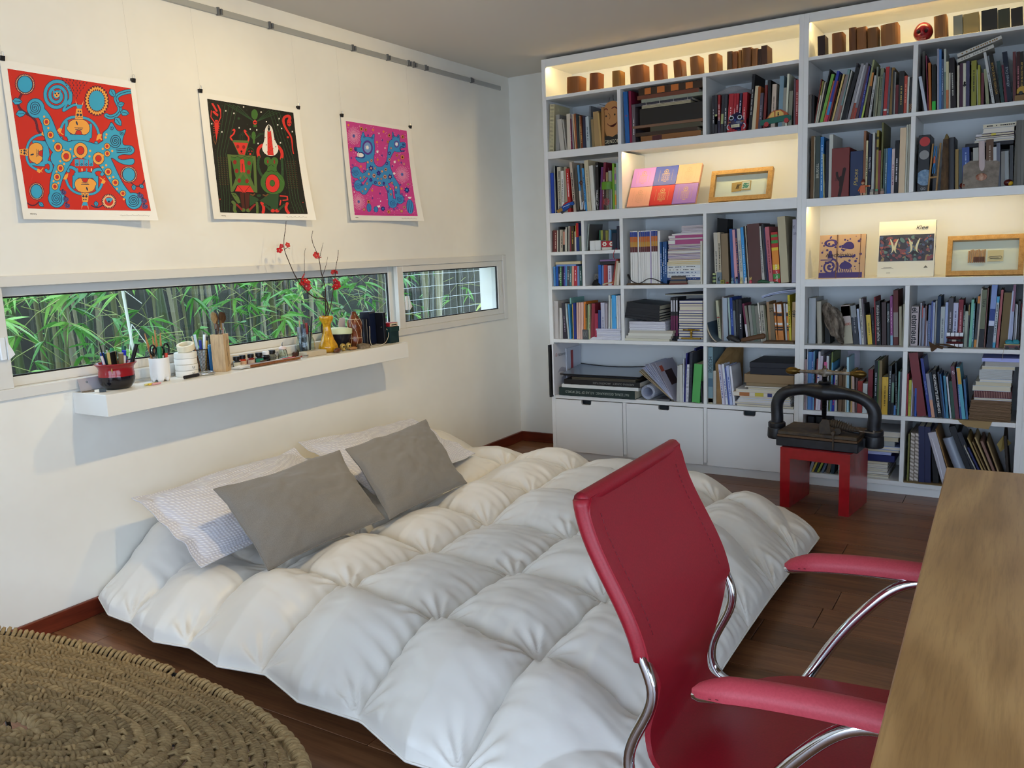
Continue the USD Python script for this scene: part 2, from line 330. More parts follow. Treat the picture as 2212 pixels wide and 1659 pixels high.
# ------------------------------------------------------------------ three screen prints hanging on the left wall
def homog(src):
    A, b = [], []
    for (x, y), (u, v) in zip(src, ((0, 1), (1, 1), (0, 0), (1, 0))):
        A += [[x, y, 1, 0, 0, 0, -u * x, -u * y], [0, 0, 0, x, y, 1, -v * x, -v * y]]; b += [u, v]
    return np.append(np.linalg.solve(np.array(A, float), np.array(b, float)), 1).reshape(3, 3)
def circ(x, y, r, ry=None): return sa.scale(sg.Point(x, y).buffer(1, 24), r, ry or r)
def ln(pts, w): return sg.LineString(pts).buffer(w / 2, 6)
def sm(pts, w=None, n=60, taper=None):
    p = spline(pts, n)
    if taper: return unary_union([sg.LineString(p[i:i + 2]).buffer((taper[0] + (taper[1] - taper[0]) * i / n) / 2, 6) for i in range(n - 1)])
    return sg.LineString(p).buffer(w / 2, 6)
def blob(pts, n=90):
    p = spline(list(pts) + [pts[0]], n); return sg.Polygon(p).buffer(0)
def spiral(cx, cy, r, turns, w, ry=1.0, a0=0.0):
    a = np.linspace(0, turns * 2 * np.pi, int(turns * 22)); rr = r * a / a[-1]
    return sg.LineString(np.c_[cx + rr * np.cos(a + a0), cy + ry * rr * np.sin(a + a0)]).buffer(w / 2, 4)
def star(cx, cy, r, n=8, q=0.5, ry=1.0, a0=0.0):
    a = np.arange(2 * n) * np.pi / n + a0; rr = np.where(np.arange(2 * n) % 2 == 0, r, r * q)
    return sg.Polygon(np.c_[cx + rr * np.cos(a), cy + ry * rr * np.sin(a)])
class Art:
    """painted shapes in the order they were laid on; each ink becomes one flat part of the print"""
    def __init__(s): s.l = []
    def __call__(s, ink, *shapes):
        s.l.append((ink, unary_union([g.buffer(0) for g in shapes]))); return s
    def inks(s):
        out, top = {}, None
        for ink, g in reversed(s.l):
            v = g if top is None else g.difference(top)
            out.setdefault(ink, []).append(v); top = g if top is None else top.union(g)
        return {k: unary_union(v) for k, v in out.items()}
def hang(label, y0, y1, z0, z1, py0, py1, pz0, pz1, quad, art, inks, curl, skew=0.0):
    """paper y0..y1, z0..z1 on the wall x = 0; image py0..py1, pz0..pz1; curl: how far the lower corners stand off"""
    t = thing('art_print', label, 'picture', 'screen prints on the left wall')
    def off(y, z):
        u = (y - y0) / (y1 - y0); v = np.clip((z1 - z) / (z1 - z0), 0, 1)
        return 0.006 + 0.012 * v + curl[0] * v ** 2 * (1 - u) ** 2 + curl[1] * v ** 2 * u ** 2 - 0.010 * v ** 3 * np.sin(np.pi * u)
    ny, nz = 24, 24; Y, Z = np.meshgrid(np.linspace(y0, y1, ny), np.linspace(z0, z1, nz), indexing='ij')
    Yv = Y + skew * (z1 - Z)
    X = off(Y, Z); i, j = np.meshgrid(np.arange(ny - 1), np.arange(nz - 1), indexing='ij'); k = i * nz + j
    q = np.stack([k, k + nz, k + nz + 1, k + 1], -1).reshape(-1, 4)
    v = np.stack([X, Yv, Z], -1).reshape(-1, 3); vb = v - [0.0007, 0, 0]
    m = MB().add(v, q).add(vb, q[:, ::-1])
    obj('paper', m, M('efece4', 0.7), t, True)
    Hm = homog(quad)
    for ink, g in art.inks().items():
        g = g.intersection(sg.Polygon([quad[0], quad[1], quad[3], quad[2]])).simplify(0.35)
        parts = [p for p in getattr(g, 'geoms', [g]) if p.geom_type == 'Polygon' and p.area > 3]
        m = MB()
        for p in parts:
            a, f = trimesh.creation.triangulate_polygon(p, engine='earcut')
            a, f = trimesh.remesh.subdivide_to_size(np.c_[a, np.zeros(len(a))], f, 150, max_iter=6)
            w_ = np.c_[a[:, :2], np.ones(len(a))] @ Hm.T; uv = w_[:, :2] / w_[:, 2:]
            yy, zz = py0 + uv[:, 0] * (py1 - py0), pz0 + uv[:, 1] * (pz1 - pz0)
            m.add(np.c_[off(yy, zz) + 0.0004, yy + skew * (z1 - zz), zz], f[:, ::-1])
        if m.n: obj(ink, m, M(inks[ink], 0.6), t, True).SetCustomDataByKey('kind', 'stuff')
    sgn = MB()
    zz = (z0 + pz0) / 2
    for a, b in ((py0 + 0.005, py0 + 0.03), (py1 - 0.13, py1 - 0.01)):
        ys = np.linspace(a, b, 26); zs = zz + 0.004 * np.sin(np.arange(26) * 1.9) * np.sin(np.arange(26) * 0.7)
        sgn.tube(np.c_[off(ys, zs) + 0.0006, ys, zs], 0.0006, 3)
    obj('pencil_signature', sgn, M('8c8880', 0.8), t)
    for yy in (y0 + 0.008, y1 - 0.008):
        c = MB(); xx = float(off(yy, z1))
        c.hull([(xx - .007, yy - .008, z1 + .012), (xx + .009, yy - .008, z1 + .012), (xx - .003, yy - .008, z1 - .004), (xx + .005, yy - .008, z1 - .004), (xx - .007, yy + .008, z1 + .012), (xx + .009, yy + .008, z1 + .012), (xx - .003, yy + .008, z1 - .004), (xx + .005, yy + .008, z1 - .004)])
        cl = obj('binder_clip', c, M('16161a', 0.35), t, False)
        k = MB().tube([(xx + .006, yy - .005, z1 + .012), (xx + .008, yy - .003, z1 + .026), (xx + .008, yy + .003, z1 + .026), (xx + .006, yy + .005, z1 + .012)], 0.0008, 5)
        obj('clip_wire', k, M('a8a8a8', 0.25, metal=1.0), cl)
    th = MB()
    for yy in (y0 + 0.008, y1 - 0.008): th.tube([(0.008, yy, z1 + .024), (0.016, yy - 0.02, 2.508)], 0.0004, 4)
    obj('nylon_thread', th, M('c8c6be', 0.3), t)
    return t

# ---- red print with a blue spotted animal
a = Art()
Q1 = [(62, 195), (1098, 360), (187, 1392), (1220, 1405)]
BLUE, DK, OR, RED, PU = 'blue_ink', 'navy_ink', 'orange_ink', 'red_ink', 'maroon_ink'
a(RED, sg.box(-50, 100, 1400, 1500))
a(PU, sm([(180, 400), (195, 560), (290, 640), (310, 720), (375, 780), (345, 810)], 22), sm([(180, 1340), (230, 1365), (290, 1330)], 12), sm([(1080, 1160), (1130, 1190), (1185, 1140)], 11))
a(DK, sm([(750, 1360), (800, 1375), (850, 1345)], 10))
for x, y, r, ry in ((207, 325, 90, 92), (272, 1240, 72, 82), (1062, 1088, 72, 78)):
    a(PU, star(x, y, r, 34, 0.9, ry / r)); a('pale_ink', star(x, y, r * 0.9, 34, 0.9, ry / r)); a(PU, circ(x, y, r * .8, ry * .8)); a(DK, circ(x, y, r * .72, ry * .78)); a(BLUE, circ(x, y, r * .68, ry * .73))
a(PU, star(812, 463, 108, 30, 0.93, 1.22)); a(OR, star(812, 463, 100, 26, 0.86, 1.24)); a(PU, star(812, 463, 80, 26, 0.82, 1.26)); a(BLUE, circ(812, 462, 66, 84))
a(PU, star(893, 1322, 64, 26, 0.9, 1.08)); a('pale_ink', star(893, 1322, 58, 24, 0.75, 1.1)); a(RED, circ(893, 1322, 36, 40)); a(BLUE, blob([(866, 1300), (890, 1290), (925, 1300), (915, 1318), (893, 1335), (875, 1318)])); a(DK, circ(893, 1324, 10, 9))
# vine at the upper right, leaves
a(DK, sm([(1120, 388), (1040, 395), (975, 440), (1005, 530), (960, 590), (890, 585)], 42)); a(BLUE, sm([(1120, 388), (1040, 395), (975, 440), (1005, 530), (960, 590), (890, 585)], 34)); a(DK, sm([(1120, 388), (1040, 395), (975, 440), (1005, 530), (960, 590), (890, 585)], 5))
def leaf(x, y, l, w_, deg):
    g = sa.rotate(sg.Polygon([(x - l, y), (x - l * .4, y - w_), (x + l * .4, y - w_ * .8), (x + l, y), (x + l * .4, y + w_ * .8), (x - l * .4, y + w_)]).buffer(4), deg, origin=(x, y))
    a(DK, g.buffer(5)); a(BLUE, g); a(DK, sa.rotate(ln([(x - l * .8, y), (x + l * .8, y)], 4), deg, origin=(x, y)))
for q in ((135, 467, 36, 22, 5), (162, 570, 36, 22, -8), (945, 398, 30, 20, 60), (1015, 492, 22, 16, -20), (1045, 562, 30, 20, 10), (988, 636, 36, 20, 55), (310, 1355, 20, 12, 40), (1098, 1200, 18, 10, 90), (1160, 1190, 14, 9, 50), (788, 1345, 18, 11, 80)): leaf(*q)
# spiral snail coming from the jug
for inkk, w_ in ((DK, 34), (BLUE, 26)): a(inkk, spiral(475, 420, 122, 3.05, w_, 1.1, 0.2), sm([(590, 440), (540, 540), (600, 505), (640, 495)], w_ - 8))
a(BLUE, sg.Polygon([(440, 365), (458, 380), (490, 380), (510, 368), (510, 420), (475, 440), (445, 420)])); a(OR, blob([(455, 400), (475, 392), (500, 400), (492, 425), (473, 435), (458, 425)])); a(DK, circ(463, 402, 7), circ(490, 402, 7), circ(474, 418, 6))
for i in range(9):
    for j in range(-i // 2, i // 2 + 1):
        a(PU, sa.rotate(circ(640 + j * 30 + (i % 2) * 10, 440 - i * 21, 4, 10), j * 14))
# three little masked figures
def figure(cx, cy, deg, s=1.0):
    def T(g): return sa.translate(sa.rotate(sa.scale(g, s, s, origin=(0, 0)), deg, origin=(0, 0)), cx, cy)
    arms = unary_union([sm([(-20, -90), (-90, -75), (-150, 10)], 20), sm([(20, -90), (110, -60), (170, 40)], 20)])
    body = unary_union([sg.Polygon([(-110, -10), (-95, 95), (-10, 120), (95, 100), (100, 0), (60, 60), (-70, 60)]), sm([(-80, 85), (-110, 140), (-160, 125), (-150, 95)], 26), sm([(80, 90), (110, 150), (150, 150), (150, 120)], 26), ln([(-105, 70), (-105, -45)], 22), ln([(100, 70), (100, -30)], 22)])
    a(DK, T(arms.buffer(3)), T(body.buffer(4))); a(BLUE, T(arms), T(body))
    a(DK, T(blob([(-90, -10), (-60, -60), (0, -72), (60, -60), (90, -10), (70, 45), (30, 50), (20, 25), (-20, 25), (-30, 50), (-70, 45)]).buffer(4)))
    a(OR, T(blob([(-90, -10), (-60, -60), (0, -72), (60, -60), (90, -10), (70, 45), (30, 50), (20, 25), (-20, 25), (-30, 50), (-70, 45)])))
    a(DK, T(ln([(-35, 0), (35, 0)], 4)), T(ln([(-28, 14), (-8, 14)], 6)), T(ln([(8, 14), (28, 14)], 6)), T(ln([(0, 2), (0, 16)], 4)), T(sa.rotate(circ(-18, -40, 7, 18), -20)))
    a(OR, T(sg.Polygon([(-26, -160), (22, -160), (34, -76), (-34, -76)]))); a(DK, T(circ(-12, -110, 11)), T(circ(14, -110, 11)), T(circ(-8, -140, 6)), T(circ(10, -140, 6)), T(ln([(-28, -86), (-14, -94), (0, -84), (14, -94), (28, -86)], 4)))
    a(BLUE, T(sg.Polygon([(-28, -195), (28, -195), (18, -162), (-18, -162)]))); a('pale_ink', T(sg.Polygon([(-28, -195), (-20, -195), (-34, -232)])), T(sg.Polygon([(20, -195), (28, -195), (34, -232)])))
    for sx, hx, hy in ((-1, -158, 25), (1, 180, 55)):
        a(OR, T(sg.Polygon([(hx - 8, hy - 12), (hx + 12, hy - 8), (hx + 4, hy + 14), (hx + 16 * sx, hy + 34), (hx - 4 * sx, hy + 24), (hx - 26 * sx, hy + 40), (hx - 20, hy + 8)]).buffer(4)))
figure(655, 690, 3); figure(285, 905, -86, .95); figure(697, 1175, 181, .95)
# the animal: head right, four limbs
legs = unary_union([sm([(540, 880), (420, 760), (370, 600), (290, 520)], 1, taper=(150, 60)), sm([(290, 520), (380, 640), (450, 800), (560, 900)], 1, taper=(70, 120)),
                    sm([(560, 900), (500, 1010), (440, 1180), (430, 1290)], 1, taper=(130, 75)), sm([(820, 900), (900, 1040), (1000, 1220), (1090, 1310)], 1, taper=(125, 55)),
                    sm([(480, 950), (560, 890), (670, 870), (790, 900), (880, 870)], 145)])
pads = unary_union([circ(292, 525, 74, 80), circ(448, 1300, 72, 78), circ(1092, 1318, 62, 70)])
head = blob([(820, 880), (860, 800), (862, 730), (905, 690), (930, 645), (962, 690), (1000, 720), (1045, 705), (1025, 770), (1030, 835), (1095, 845), (1115, 880), (1095, 910), (1010, 915), (975, 940), (1000, 960), (1110, 965), (1110, 978), (975, 975), (930, 945), (880, 950)], 140)
an = unary_union([legs, pads, head]).buffer(6).buffer(-6)
a(DK, an.buffer(5)); a(BLUE, an)
for x, y, r in ((285, 520, 52), (448, 1300, 54), (1090, 1315, 48), (960, 800, 52)): a(DK, spiral(x, y, r, 3.4, 6, 1.15))
for x, y in ((935, 690), (1018, 735)): a(DK, spiral(x, y, 17, 1.6, 5, 1.2))
a(DK, spiral(1078, 875, 22, 1.8, 5, 1.1), ln([(965, 870), (1050, 862)], 5), ln([(968, 885), (1050, 878)], 5), ln([(970, 900), (1060, 895)], 5))
a(RED, *[sg.box(1030 + i * 20, 935, 1042 + i * 20, 948) for i in range(4)])
for x, y, r in ((380, 640, 26), (412, 750, 26), (474, 855, 34), (542, 932, 42), (665, 882, 58), (815, 950, 46), (490, 1035, 28), (458, 1112, 28), (437, 1195, 26), (893, 1065, 27), (950, 1158, 26), (1008, 1252, 22), (890, 845, 22), (890, 908, 22)):
    a(DK, circ(x, y, r + 4, r * 1.12 + 4)); a(OR, circ(x, y, r, r * 1.12)); a(DK, circ(x, y, r * .58, r * .66)); a(RED, circ(x, y, r * .5, r * .58))
for x, y in ((580, 872), (747, 885), (608, 930), (740, 932), (665, 835), (670, 940), (853, 868), (853, 925), (395, 692), (436, 800), (490, 975), (455, 1065), (427, 1148), (848, 1025), (878, 1008), (905, 1118), (962, 1212), (362, 595), (520, 880), (932, 886), (880, 770), (888, 745), (522, 1000), (468, 1165), (935, 1110), (1014, 1302)): a(OR, circ(x, y, 9, 10))
for i in range(4): a(BLUE, sg.box(618 + i * 40, 962, 645 + i * 40, 1012).buffer(4)); a(DK, spiral(632 + i * 40, 1000, 12, 1.5, 4)); a('pale_ink' if i % 2 else BLUE, circ(634 + i * 40, 1048, 6, 15))
for cx, cy in ((515, 1245), (535, 1305), (545, 1360), (1150, 1270), (1175, 1315), (1180, 1365)): a(DK, spiral(cx, cy, 24, 1.7, 13)); a('violet_ink', spiral(cx, cy, 23, 1.6, 7))
INK1 = {RED: 'c81e14', BLUE: '2f9fc4', DK: '16284e', OR: 'eaa044', PU: '5a1030', 'pale_ink': 'e6b888', 'violet_ink': '5a4a8a'}
hang('red screen print with a blue spotted animal and masked figures', 1.745, 2.285, 1.590, 2.156, 1.768, 2.262, 1.629, 2.127, Q1, a, INK1, (0.012, 0.05))

# ---- black print with two green figures
a = Art()
Q2 = [(216, 255), (1058, 382), (306, 1382), (1144, 1395)]
GR, RD, BK, LG, WH = 'green_ink', 'red_ink', 'black_ink', 'dark_green_ink', 'white_ink'
a(BK, sg.box(-50, 100, 1400, 1500))
for i in range(4):
    a(LG, ln([(668, 470), (392 + i * 40, 300 + i * 6), (300 + i * 28, 790), (330 + i * 26, 1240), (325 + i * 26, 1368)], 5), ln([(690, 475), (820 + i * 34, 360 + i * 6), (960 + i * 28, 840), (1000 + i * 25, 1245), (1035 + i * 25, 1380)], 5))
    a('rust_ink', *[ln([(305 + i * 26 + k * .4, 830 + k * 22), (318 + i * 26 + k * .4, 836 + k * 22)], 3) for k in range(13)], *[ln([(978 + i * 26 + k * .6, 860 + k * 22), (990 + i * 26 + k * .6, 866 + k * 22)], 3) for k in range(13)])
    a(LG, ln([(655, 640), (560 + i * 14, 570), (520 + i * 16, 610), (520 + i * 16, 690)], 3), ln([(680, 640), (720 + i * 12, 585), (745 + i * 10, 600)], 3))
for x, y in ((571, 330), (396, 370), (475, 394), (742, 379), (254, 497), (352, 577), (523, 534), (632, 546), (696, 554), (792, 471), (918, 441), (903, 502), (940, 537), (1044, 567), (706, 687), (925, 678)): a(WH, sg.box(x - 6, y - 7, x + 6, y + 7))
for x, y in ((362, 322), (238, 292), (605, 500), (602, 360), (768, 363), (278, 436), (947, 408), (1040, 410), (857, 445), (960, 490), (890, 570), (972, 650), (1020, 715), (730, 655), (282, 750), (748, 792), (430, 1240), (428, 1310), (953, 1185), (985, 1262), (1000, 1330), (710, 1320), (1058, 820)): a('dim_ink', star(x, y, 8, 6))
a(LG, star(522, 443, 17)); a(RD, star(1000, 622, 14)); a(RD, circ(311, 1248, 5), circ(1110, 1274, 5), circ(625, 792, 8))
a(GR, circ(677, 402, 32, 50), sg.box(664, 500, 696, 526)); a(RD, circ(680, 480, 20, 22)); a(BK, circ(673, 482, 6), circ(688, 482, 6)); a(GR, circ(664, 610, 20, 42), sg.box(655, 640, 676, 688))
# scorpion upper left, snake upper right
a(RD, sg.Polygon([(255, 300), (275, 298), (318, 375), (300, 380)]), sg.Polygon([(310, 305), (330, 318), (352, 365), (338, 380)]), sg.Polygon([(262, 380), (290, 410), (318, 428), (322, 405), (280, 370)]), ln([(255, 370), (248, 430), (288, 492)], 9), ln([(345, 372), (345, 430), (316, 492)], 9), sg.Polygon([(288, 460), (314, 460), (324, 520), (296, 665), (280, 520)]), *[ln([(268, 500 + k * 22), (336 - k * 4, 498 + k * 22)], 5) for k in range(5)])
a('rust_ink', ln([(296, 660), (285, 700), (270, 660), (270, 620), (282, 615)], 7)); a(BK, circ(296, 480, 5), circ(308, 480, 5))
a(RD, sm([(1010, 470), (1005, 415), (975, 425), (985, 540), (1030, 620), (1040, 700), (1050, 785)], 1, taper=(30, 8)), circ(1016, 478, 22, 38)); a(BK, circ(1007, 488, 5), circ(1026, 488, 5)); a('dim_ink', circ(1016, 536, 12, 14))
# left figure, horned
a('olive_ink', sg.Polygon([(402, 800), (675, 815), (685, 1175), (655, 1170), (545, 985), (430, 1172), (425, 1165)]).buffer(3)); a(BK, sg.Polygon([(432, 845), (490, 1000), (440, 1125)]), sg.Polygon([(652, 850), (620, 1010), (660, 1115)]))
a(GR, sg.Polygon([(432, 820), (652, 830), (612, 1108), (492, 1105)])); a(BK, ln([(435, 820), (475, 832), (500, 815), (535, 836), (570, 815), (610, 832), (640, 815)], 4))
a('olive_ink', ln([(440, 1160), (540, 985)], 26), ln([(668, 1160), (562, 985)], 26))
a('crimson_ink', *[circ(x, y, 18, 22) for x, y in ((472, 874), (612, 884), (488, 962), (605, 970), (512, 1058), (588, 1062))])
a(RD, ln([(535, 965), (540, 870)], 24), ln([(562, 965), (552, 872)], 24), circ(545, 870, 22, 28)); a(BK, ln([(545, 960), (546, 890)], 5))
a('olive_ink', sg.Polygon([(448, 655), (620, 660), (575, 805), (512, 800)])); a(RD, sg.Polygon([(463, 678), (605, 684), (570, 800), (518, 796)])); a('crimson_ink', circ(505, 720, 15, 19), circ(563, 724, 15, 19)); a(BK, circ(540, 768, 10, 12), ln([(528, 790), (556, 791)], 4))
a(RD, sm([(450, 655), (440, 620), (470, 590), (474, 552), (462, 560)], 15), sm([(610, 660), (612, 625), (590, 595), (576, 560), (588, 568)], 15))
a(GR, circ(628, 770, 36, 40)); a(BK, circ(628, 770, 33, 37)); a('crimson_ink', circ(616, 765, 9), circ(642, 765, 9)); a(RD, circ(626, 792, 10))
a(RD, sg.Polygon([(496, 1105), (616, 1108), (655, 1175), (580, 1172), (556, 1185), (530, 1170), (466, 1166)])); a(BK, ln([(496, 1105), (556, 1185), (616, 1108)], 4))
a('net_ink', sg.Polygon([(512, 1175), (556, 1178), (560, 1350), (535, 1350)]), sg.Polygon([(562, 1178), (612, 1178), (600, 1350), (570, 1350)])); a('olive_ink', circ(545, 1355, 22, 18), circ(596, 1358, 22, 18), sm([(440, 1275), (460, 1300), (455, 1340), (465, 1372)], 30), sm([(680, 1280), (685, 1320), (684, 1376)], 24))
a('crimson_ink', ln([(480, 1300), (530, 1350)], 20), ln([(660, 1300), (612, 1350)], 20))
a('olive_ink', sg.Polygon([(430, 1185), (470, 1190), (500, 1230), (515, 1280), (495, 1285), (460, 1240)]).buffer(4)); a(BK, ln([(445, 1195), (475, 1215)], 5))
# right figure, frog
a(RD, sm([(745, 705), (715, 730), (712, 820)], 30), sm([(898, 715), (925, 745), (930, 835)], 30)); a(LG, sm([(712, 820), (712, 960), (740, 1010)], 24), sm([(933, 840), (935, 960), (930, 1030)], 24))
a(WH, blob([(815, 498), (790, 520), (765, 660), (745, 740), (775, 790), (830, 810), (880, 790), (902, 745), (868, 640), (840, 520)])); a('crimson_ink', *[circ(765 + (k * 37) % 120, 560 + (k * 53) % 230, 4) for k in range(46)]); a(RD, sg.Polygon([(800, 560), (835, 560), (856, 805), (796, 800)])); a(BK, circ(815, 535, 12, 30)); a('grey_ink', circ(815, 525, 6), circ(816, 565, 8)); a('crimson_ink', *[circ(803 + (k * 17) % 44, 600 + (k * 29) % 190, 3) for k in range(26)])
a(GR, circ(795, 862, 36, 42), circ(862, 864, 36, 42), blob([(775, 880), (790, 940), (740, 1010), (722, 1090), (770, 1170), (835, 1192), (910, 1175), (950, 1095), (935, 1020), (880, 945), (890, 880)])); a('crimson_ink', circ(796, 866, 8, 20), circ(860, 868, 8, 20))
a(BK, sm([(800, 915), (828, 900), (855, 916)], 4), ln([(775, 958), (800, 966), (830, 956), (860, 970), (890, 960)], 4))
a(BK, circ(836, 1084, 70, 93)); a(RD, circ(836, 1084, 66, 89)); a(GR, circ(834, 1082, 26, 34)); a(BK, circ(834, 1082, 24, 32).difference(circ(834, 1082, 21, 29)))
a(LG, sg.Polygon([(790, 1190), (892, 1190), (880, 1345), (815, 1345)])); a(RD, circ(832, 1360, 20, 18), circ(873, 1360, 20, 18), sm([(728, 1280), (745, 1320), (740, 1376)], 28), sm([(968, 1285), (955, 1330), (975, 1380)], 26)); a(LG, ln([(752, 1300), (810, 1350)], 18), ln([(945, 1300), (885, 1350)], 18), sg.Polygon([(612, 1200), (690, 1235), (705, 1260), (790, 1200), (815, 1320), (700, 1255), (610, 1320)]))
a('rust_ink', ln([(622, 1195), (645, 1205), (660, 1192)], 14), ln([(745, 1200), (770, 1210), (788, 1195)], 14)); a(LG, circ(702, 1208, 20, 14))
a(RD, ln([(905, 1210), (970, 1215), (972, 1250), (930, 1255)], 12), ln([(910, 1255), (900, 1300)], 12))
INK2 = {BK: '0e0f0c', GR: '3f6b2c', RD: 'd8302a', LG: '27492a', WH: 'e6e2da', 'rust_ink': '6e4422', 'dim_ink': '22331f', 'crimson_ink': '8e1c1e', 'olive_ink': '587036', 'net_ink': '4c1c16', 'grey_ink': '8c8c86'}
hang('black screen print with a horned figure beside a green frog figure', 2.602, 3.212, 1.602, 2.160, 2.644, 3.168, 1.632, 2.135, Q2, a, INK2, (0.012, 0.05))

# ---- pink print with a two-headed blue animal
a = Art()
Q3 = [(260, 238), (973, 342), (306, 1357), (1041, 1365)]
PK, BL, NV, OG, WT, SK = 'pink_ink', 'blue_ink', 'navy_ink', 'orange_ink', 'white_ink', 'salmon_ink'
a(PK, sg.box(0, 0, 1400, 1500)); r_ = random.Random(5)
a('pale_pink_ink', *[circ(r_.uniform(270, 1030), r_.uniform(260, 1350), 4) for _ in range(330)])
for cx, cy in ((347, 408), (902, 852), (368, 1190)):
    a(PK, circ(cx, cy, 84, 104)); a('pale_pink_ink', *[sa.rotate(circ(cx + rr * math.cos(t_ + rr * .01), cy + 1.28 * rr * math.sin(t_ + rr * .01), 3.2, 5.5), math.degrees(t_)) for rr in range(22, 80, 9) for t_ in np.linspace(0, 6.28, 26)[:-1]]); a(BL, circ(cx, cy, 14, 18)); a('violet_ink', circ(cx, cy, 8, 10))
body = unary_union([blob([(482, 660), (485, 790), (500, 920), (560, 970), (640, 995), (720, 970), (800, 890), (770, 790), (800, 600), (840, 500), (800, 450), (745, 600), (700, 740), (640, 772), (585, 740), (570, 660), (580, 480), (545, 430), (470, 430), (430, 500), (430, 560)]),
    blob([(430, 450), (465, 375), (490, 430), (540, 435), (585, 385), (580, 480), (570, 640), (480, 700), (380, 695), (360, 660), (440, 660), (460, 620), (440, 600), (380, 585), (350, 545), (380, 545), (425, 540)]),
    blob([(800, 470), (812, 378), (835, 415), (858, 415), (875, 390), (885, 430), (890, 480), (945, 480), (945, 530), (900, 540), (890, 565), (938, 575), (900, 582), (830, 575), (800, 530)]),
    ln([(500, 850), (430, 905), (385, 860)], 80), ln([(540, 910), (440, 1060), (400, 1010)], 76), ln([(720, 970), (755, 1060), (760, 1160)], 56), ln([(790, 910), (836, 990), (838, 1110)], 50), circ(352, 834, 50, 66), circ(372, 995, 46, 64), circ(780, 1202, 48, 56), circ(862, 1152, 44, 54)])
body = body.difference(unary_union([ln([(430, 965), (485, 900)], 30), ln([(740, 965), (790, 1050), (795, 1140)], 22)])).buffer(3)
a(NV, body.buffer(4)); a(BL, body)
for x, y, r in ((352, 834, 34), (372, 995, 32), (780, 1202, 34), (862, 1152, 30)): a(NV, spiral(x, y, r, 2.6, 4, 1.25))
for x, y in ((471, 412), (565, 425), (815, 402), (872, 408)): a(NV, spiral(x, y, 13, 1.5, 4, 1.4))
a(NV, spiral(364, 562, 20, 1.8, 8, 1.3), spiral(935, 500, 15, 1.6, 7, 1.3), sm([(362, 652), (420, 660), (462, 650), (462, 615), (425, 600), (385, 602)], 11), sm([(940, 570), (895, 570), (888, 545), (940, 535)], 8))
a('violet_ink', circ(505, 540, 62, 84), circ(850, 496, 30, 40)); a('lilac_ink', circ(505, 540, 44, 60), circ(850, 496, 20, 28))
a(WT, sg.box(378, 606, 386, 645), sg.box(390, 596, 400, 648), blob([(405, 605), (440, 610), (455, 635), (440, 650), (405, 652)]), star(502, 539, 26, 9, .5, 1.2), star(851, 496, 22, 9, .5, 1.2))
def flower(x, y, r, c1, c2, n=6):
    a(NV if c1 != NV else 'violet_ink', star(x, y, r + 3, n, .62, 1.25, .3)); a(c1, star(x, y, r, n, .6, 1.25, .3)); a(c2, circ(x, y, r * .36, r * .44))
for x, y, r, c1, c2 in ((538, 783, 30, NV, SK), (627, 840, 28, NV, 'violet_ink'), (760, 882, 28, NV, SK), (571, 870, 24, SK, 'maroon_ink'), (700, 882, 24, SK, 'maroon_ink'), (530, 922, 22, NV, 'violet_ink'), (584, 953, 18, NV, BL), (632, 960, 20, SK, 'maroon_ink'), (684, 962, 17, NV, 'violet_ink'), (713, 795, 20, SK, 'maroon_ink'), (547, 692, 17, SK, 'maroon_ink'), (502, 712, 15, SK, OG), (509, 852, 16, SK, OG), (587, 784, 14, SK, 'maroon_ink'), (668, 818, 15, SK, OG), (728, 722, 18, NV, 'lilac_ink'), (761, 677, 16, SK, 'maroon_ink'), (763, 603, 19, NV, 'lilac_ink'), (783, 543, 13, SK, 'maroon_ink'), (453, 890, 15, SK, 'maroon_ink'), (406, 900, 14, OG, SK), (456, 818, 15, NV, 'lilac_ink'), (483, 967, 15, SK, 'maroon_ink'), (462, 1035, 15, SK, OG), (423, 1062, 11, SK, 'maroon_ink'), (416, 985, 14, NV, BL), (718, 1002, 14, SK, 'maroon_ink'), (760, 1028, 15, OG, SK), (731, 1060, 14, NV, BL), (762, 1095, 15, SK, 'maroon_ink'), (782, 957, 14, SK, 'maroon_ink'), (826, 1010, 16, SK, OG), (820, 1072, 14, NV, BL), (616, 905, 10, SK, OG), (656, 908, 12, SK, 'maroon_ink'), (492, 795, 9, SK, OG)): flower(x, y, r, c1, c2)
for x, y, r, c1, c2 in ((440, 327, 24, OG, 'maroon_ink'), (490, 337, 18, OG, 'maroon_ink'), (768, 397, 22, OG, 'maroon_ink'), (748, 472, 16, OG, 'maroon_ink'), (926, 412, 22, OG, 'maroon_ink'), (306, 565, 22, OG, 'maroon_ink'), (850, 627, 16, OG, 'maroon_ink'), (914, 648, 28, OG, 'maroon_ink'), (929, 728, 17, SK, PK), (965, 970, 14, SK, 'maroon_ink'), (946, 1042, 32, NV, BL), (905, 1252, 19, SK, 'maroon_ink'), (875, 1302, 20, OG, 'grey_ink'), (732, 1312, 22, OG, 'maroon_ink'), (665, 1273, 28, NV, BL), (433, 1287, 18, OG, 'grey_ink'), (494, 1190, 26, OG, 'maroon_ink')): flower(x, y, r, c1, c2, 7)
a(OG, *[star(x, y, 15, 5, .6, 1.3) for x, y in ((578, 338), (700, 355), (620, 476), (620, 680), (416, 763), (541, 1050), (888, 1025), (868, 685), (290, 285))])
a('violet_ink', *[star(x, y, 13, 4, .55, 1.5) for x, y in ((683, 452), (674, 630), (516, 398), (305, 664), (792, 755), (876, 978), (898, 712), (635, 1086), (543, 1144), (738, 1260))])
a(WT, *[star(x, y, r, 8, .5, 1.25) for x, y, r in ((621, 587, 17), (821, 705, 17), (810, 842, 18), (646, 375, 10), (712, 543, 10), (318, 1072, 9), (936, 1105, 10), (639, 1180, 10))])
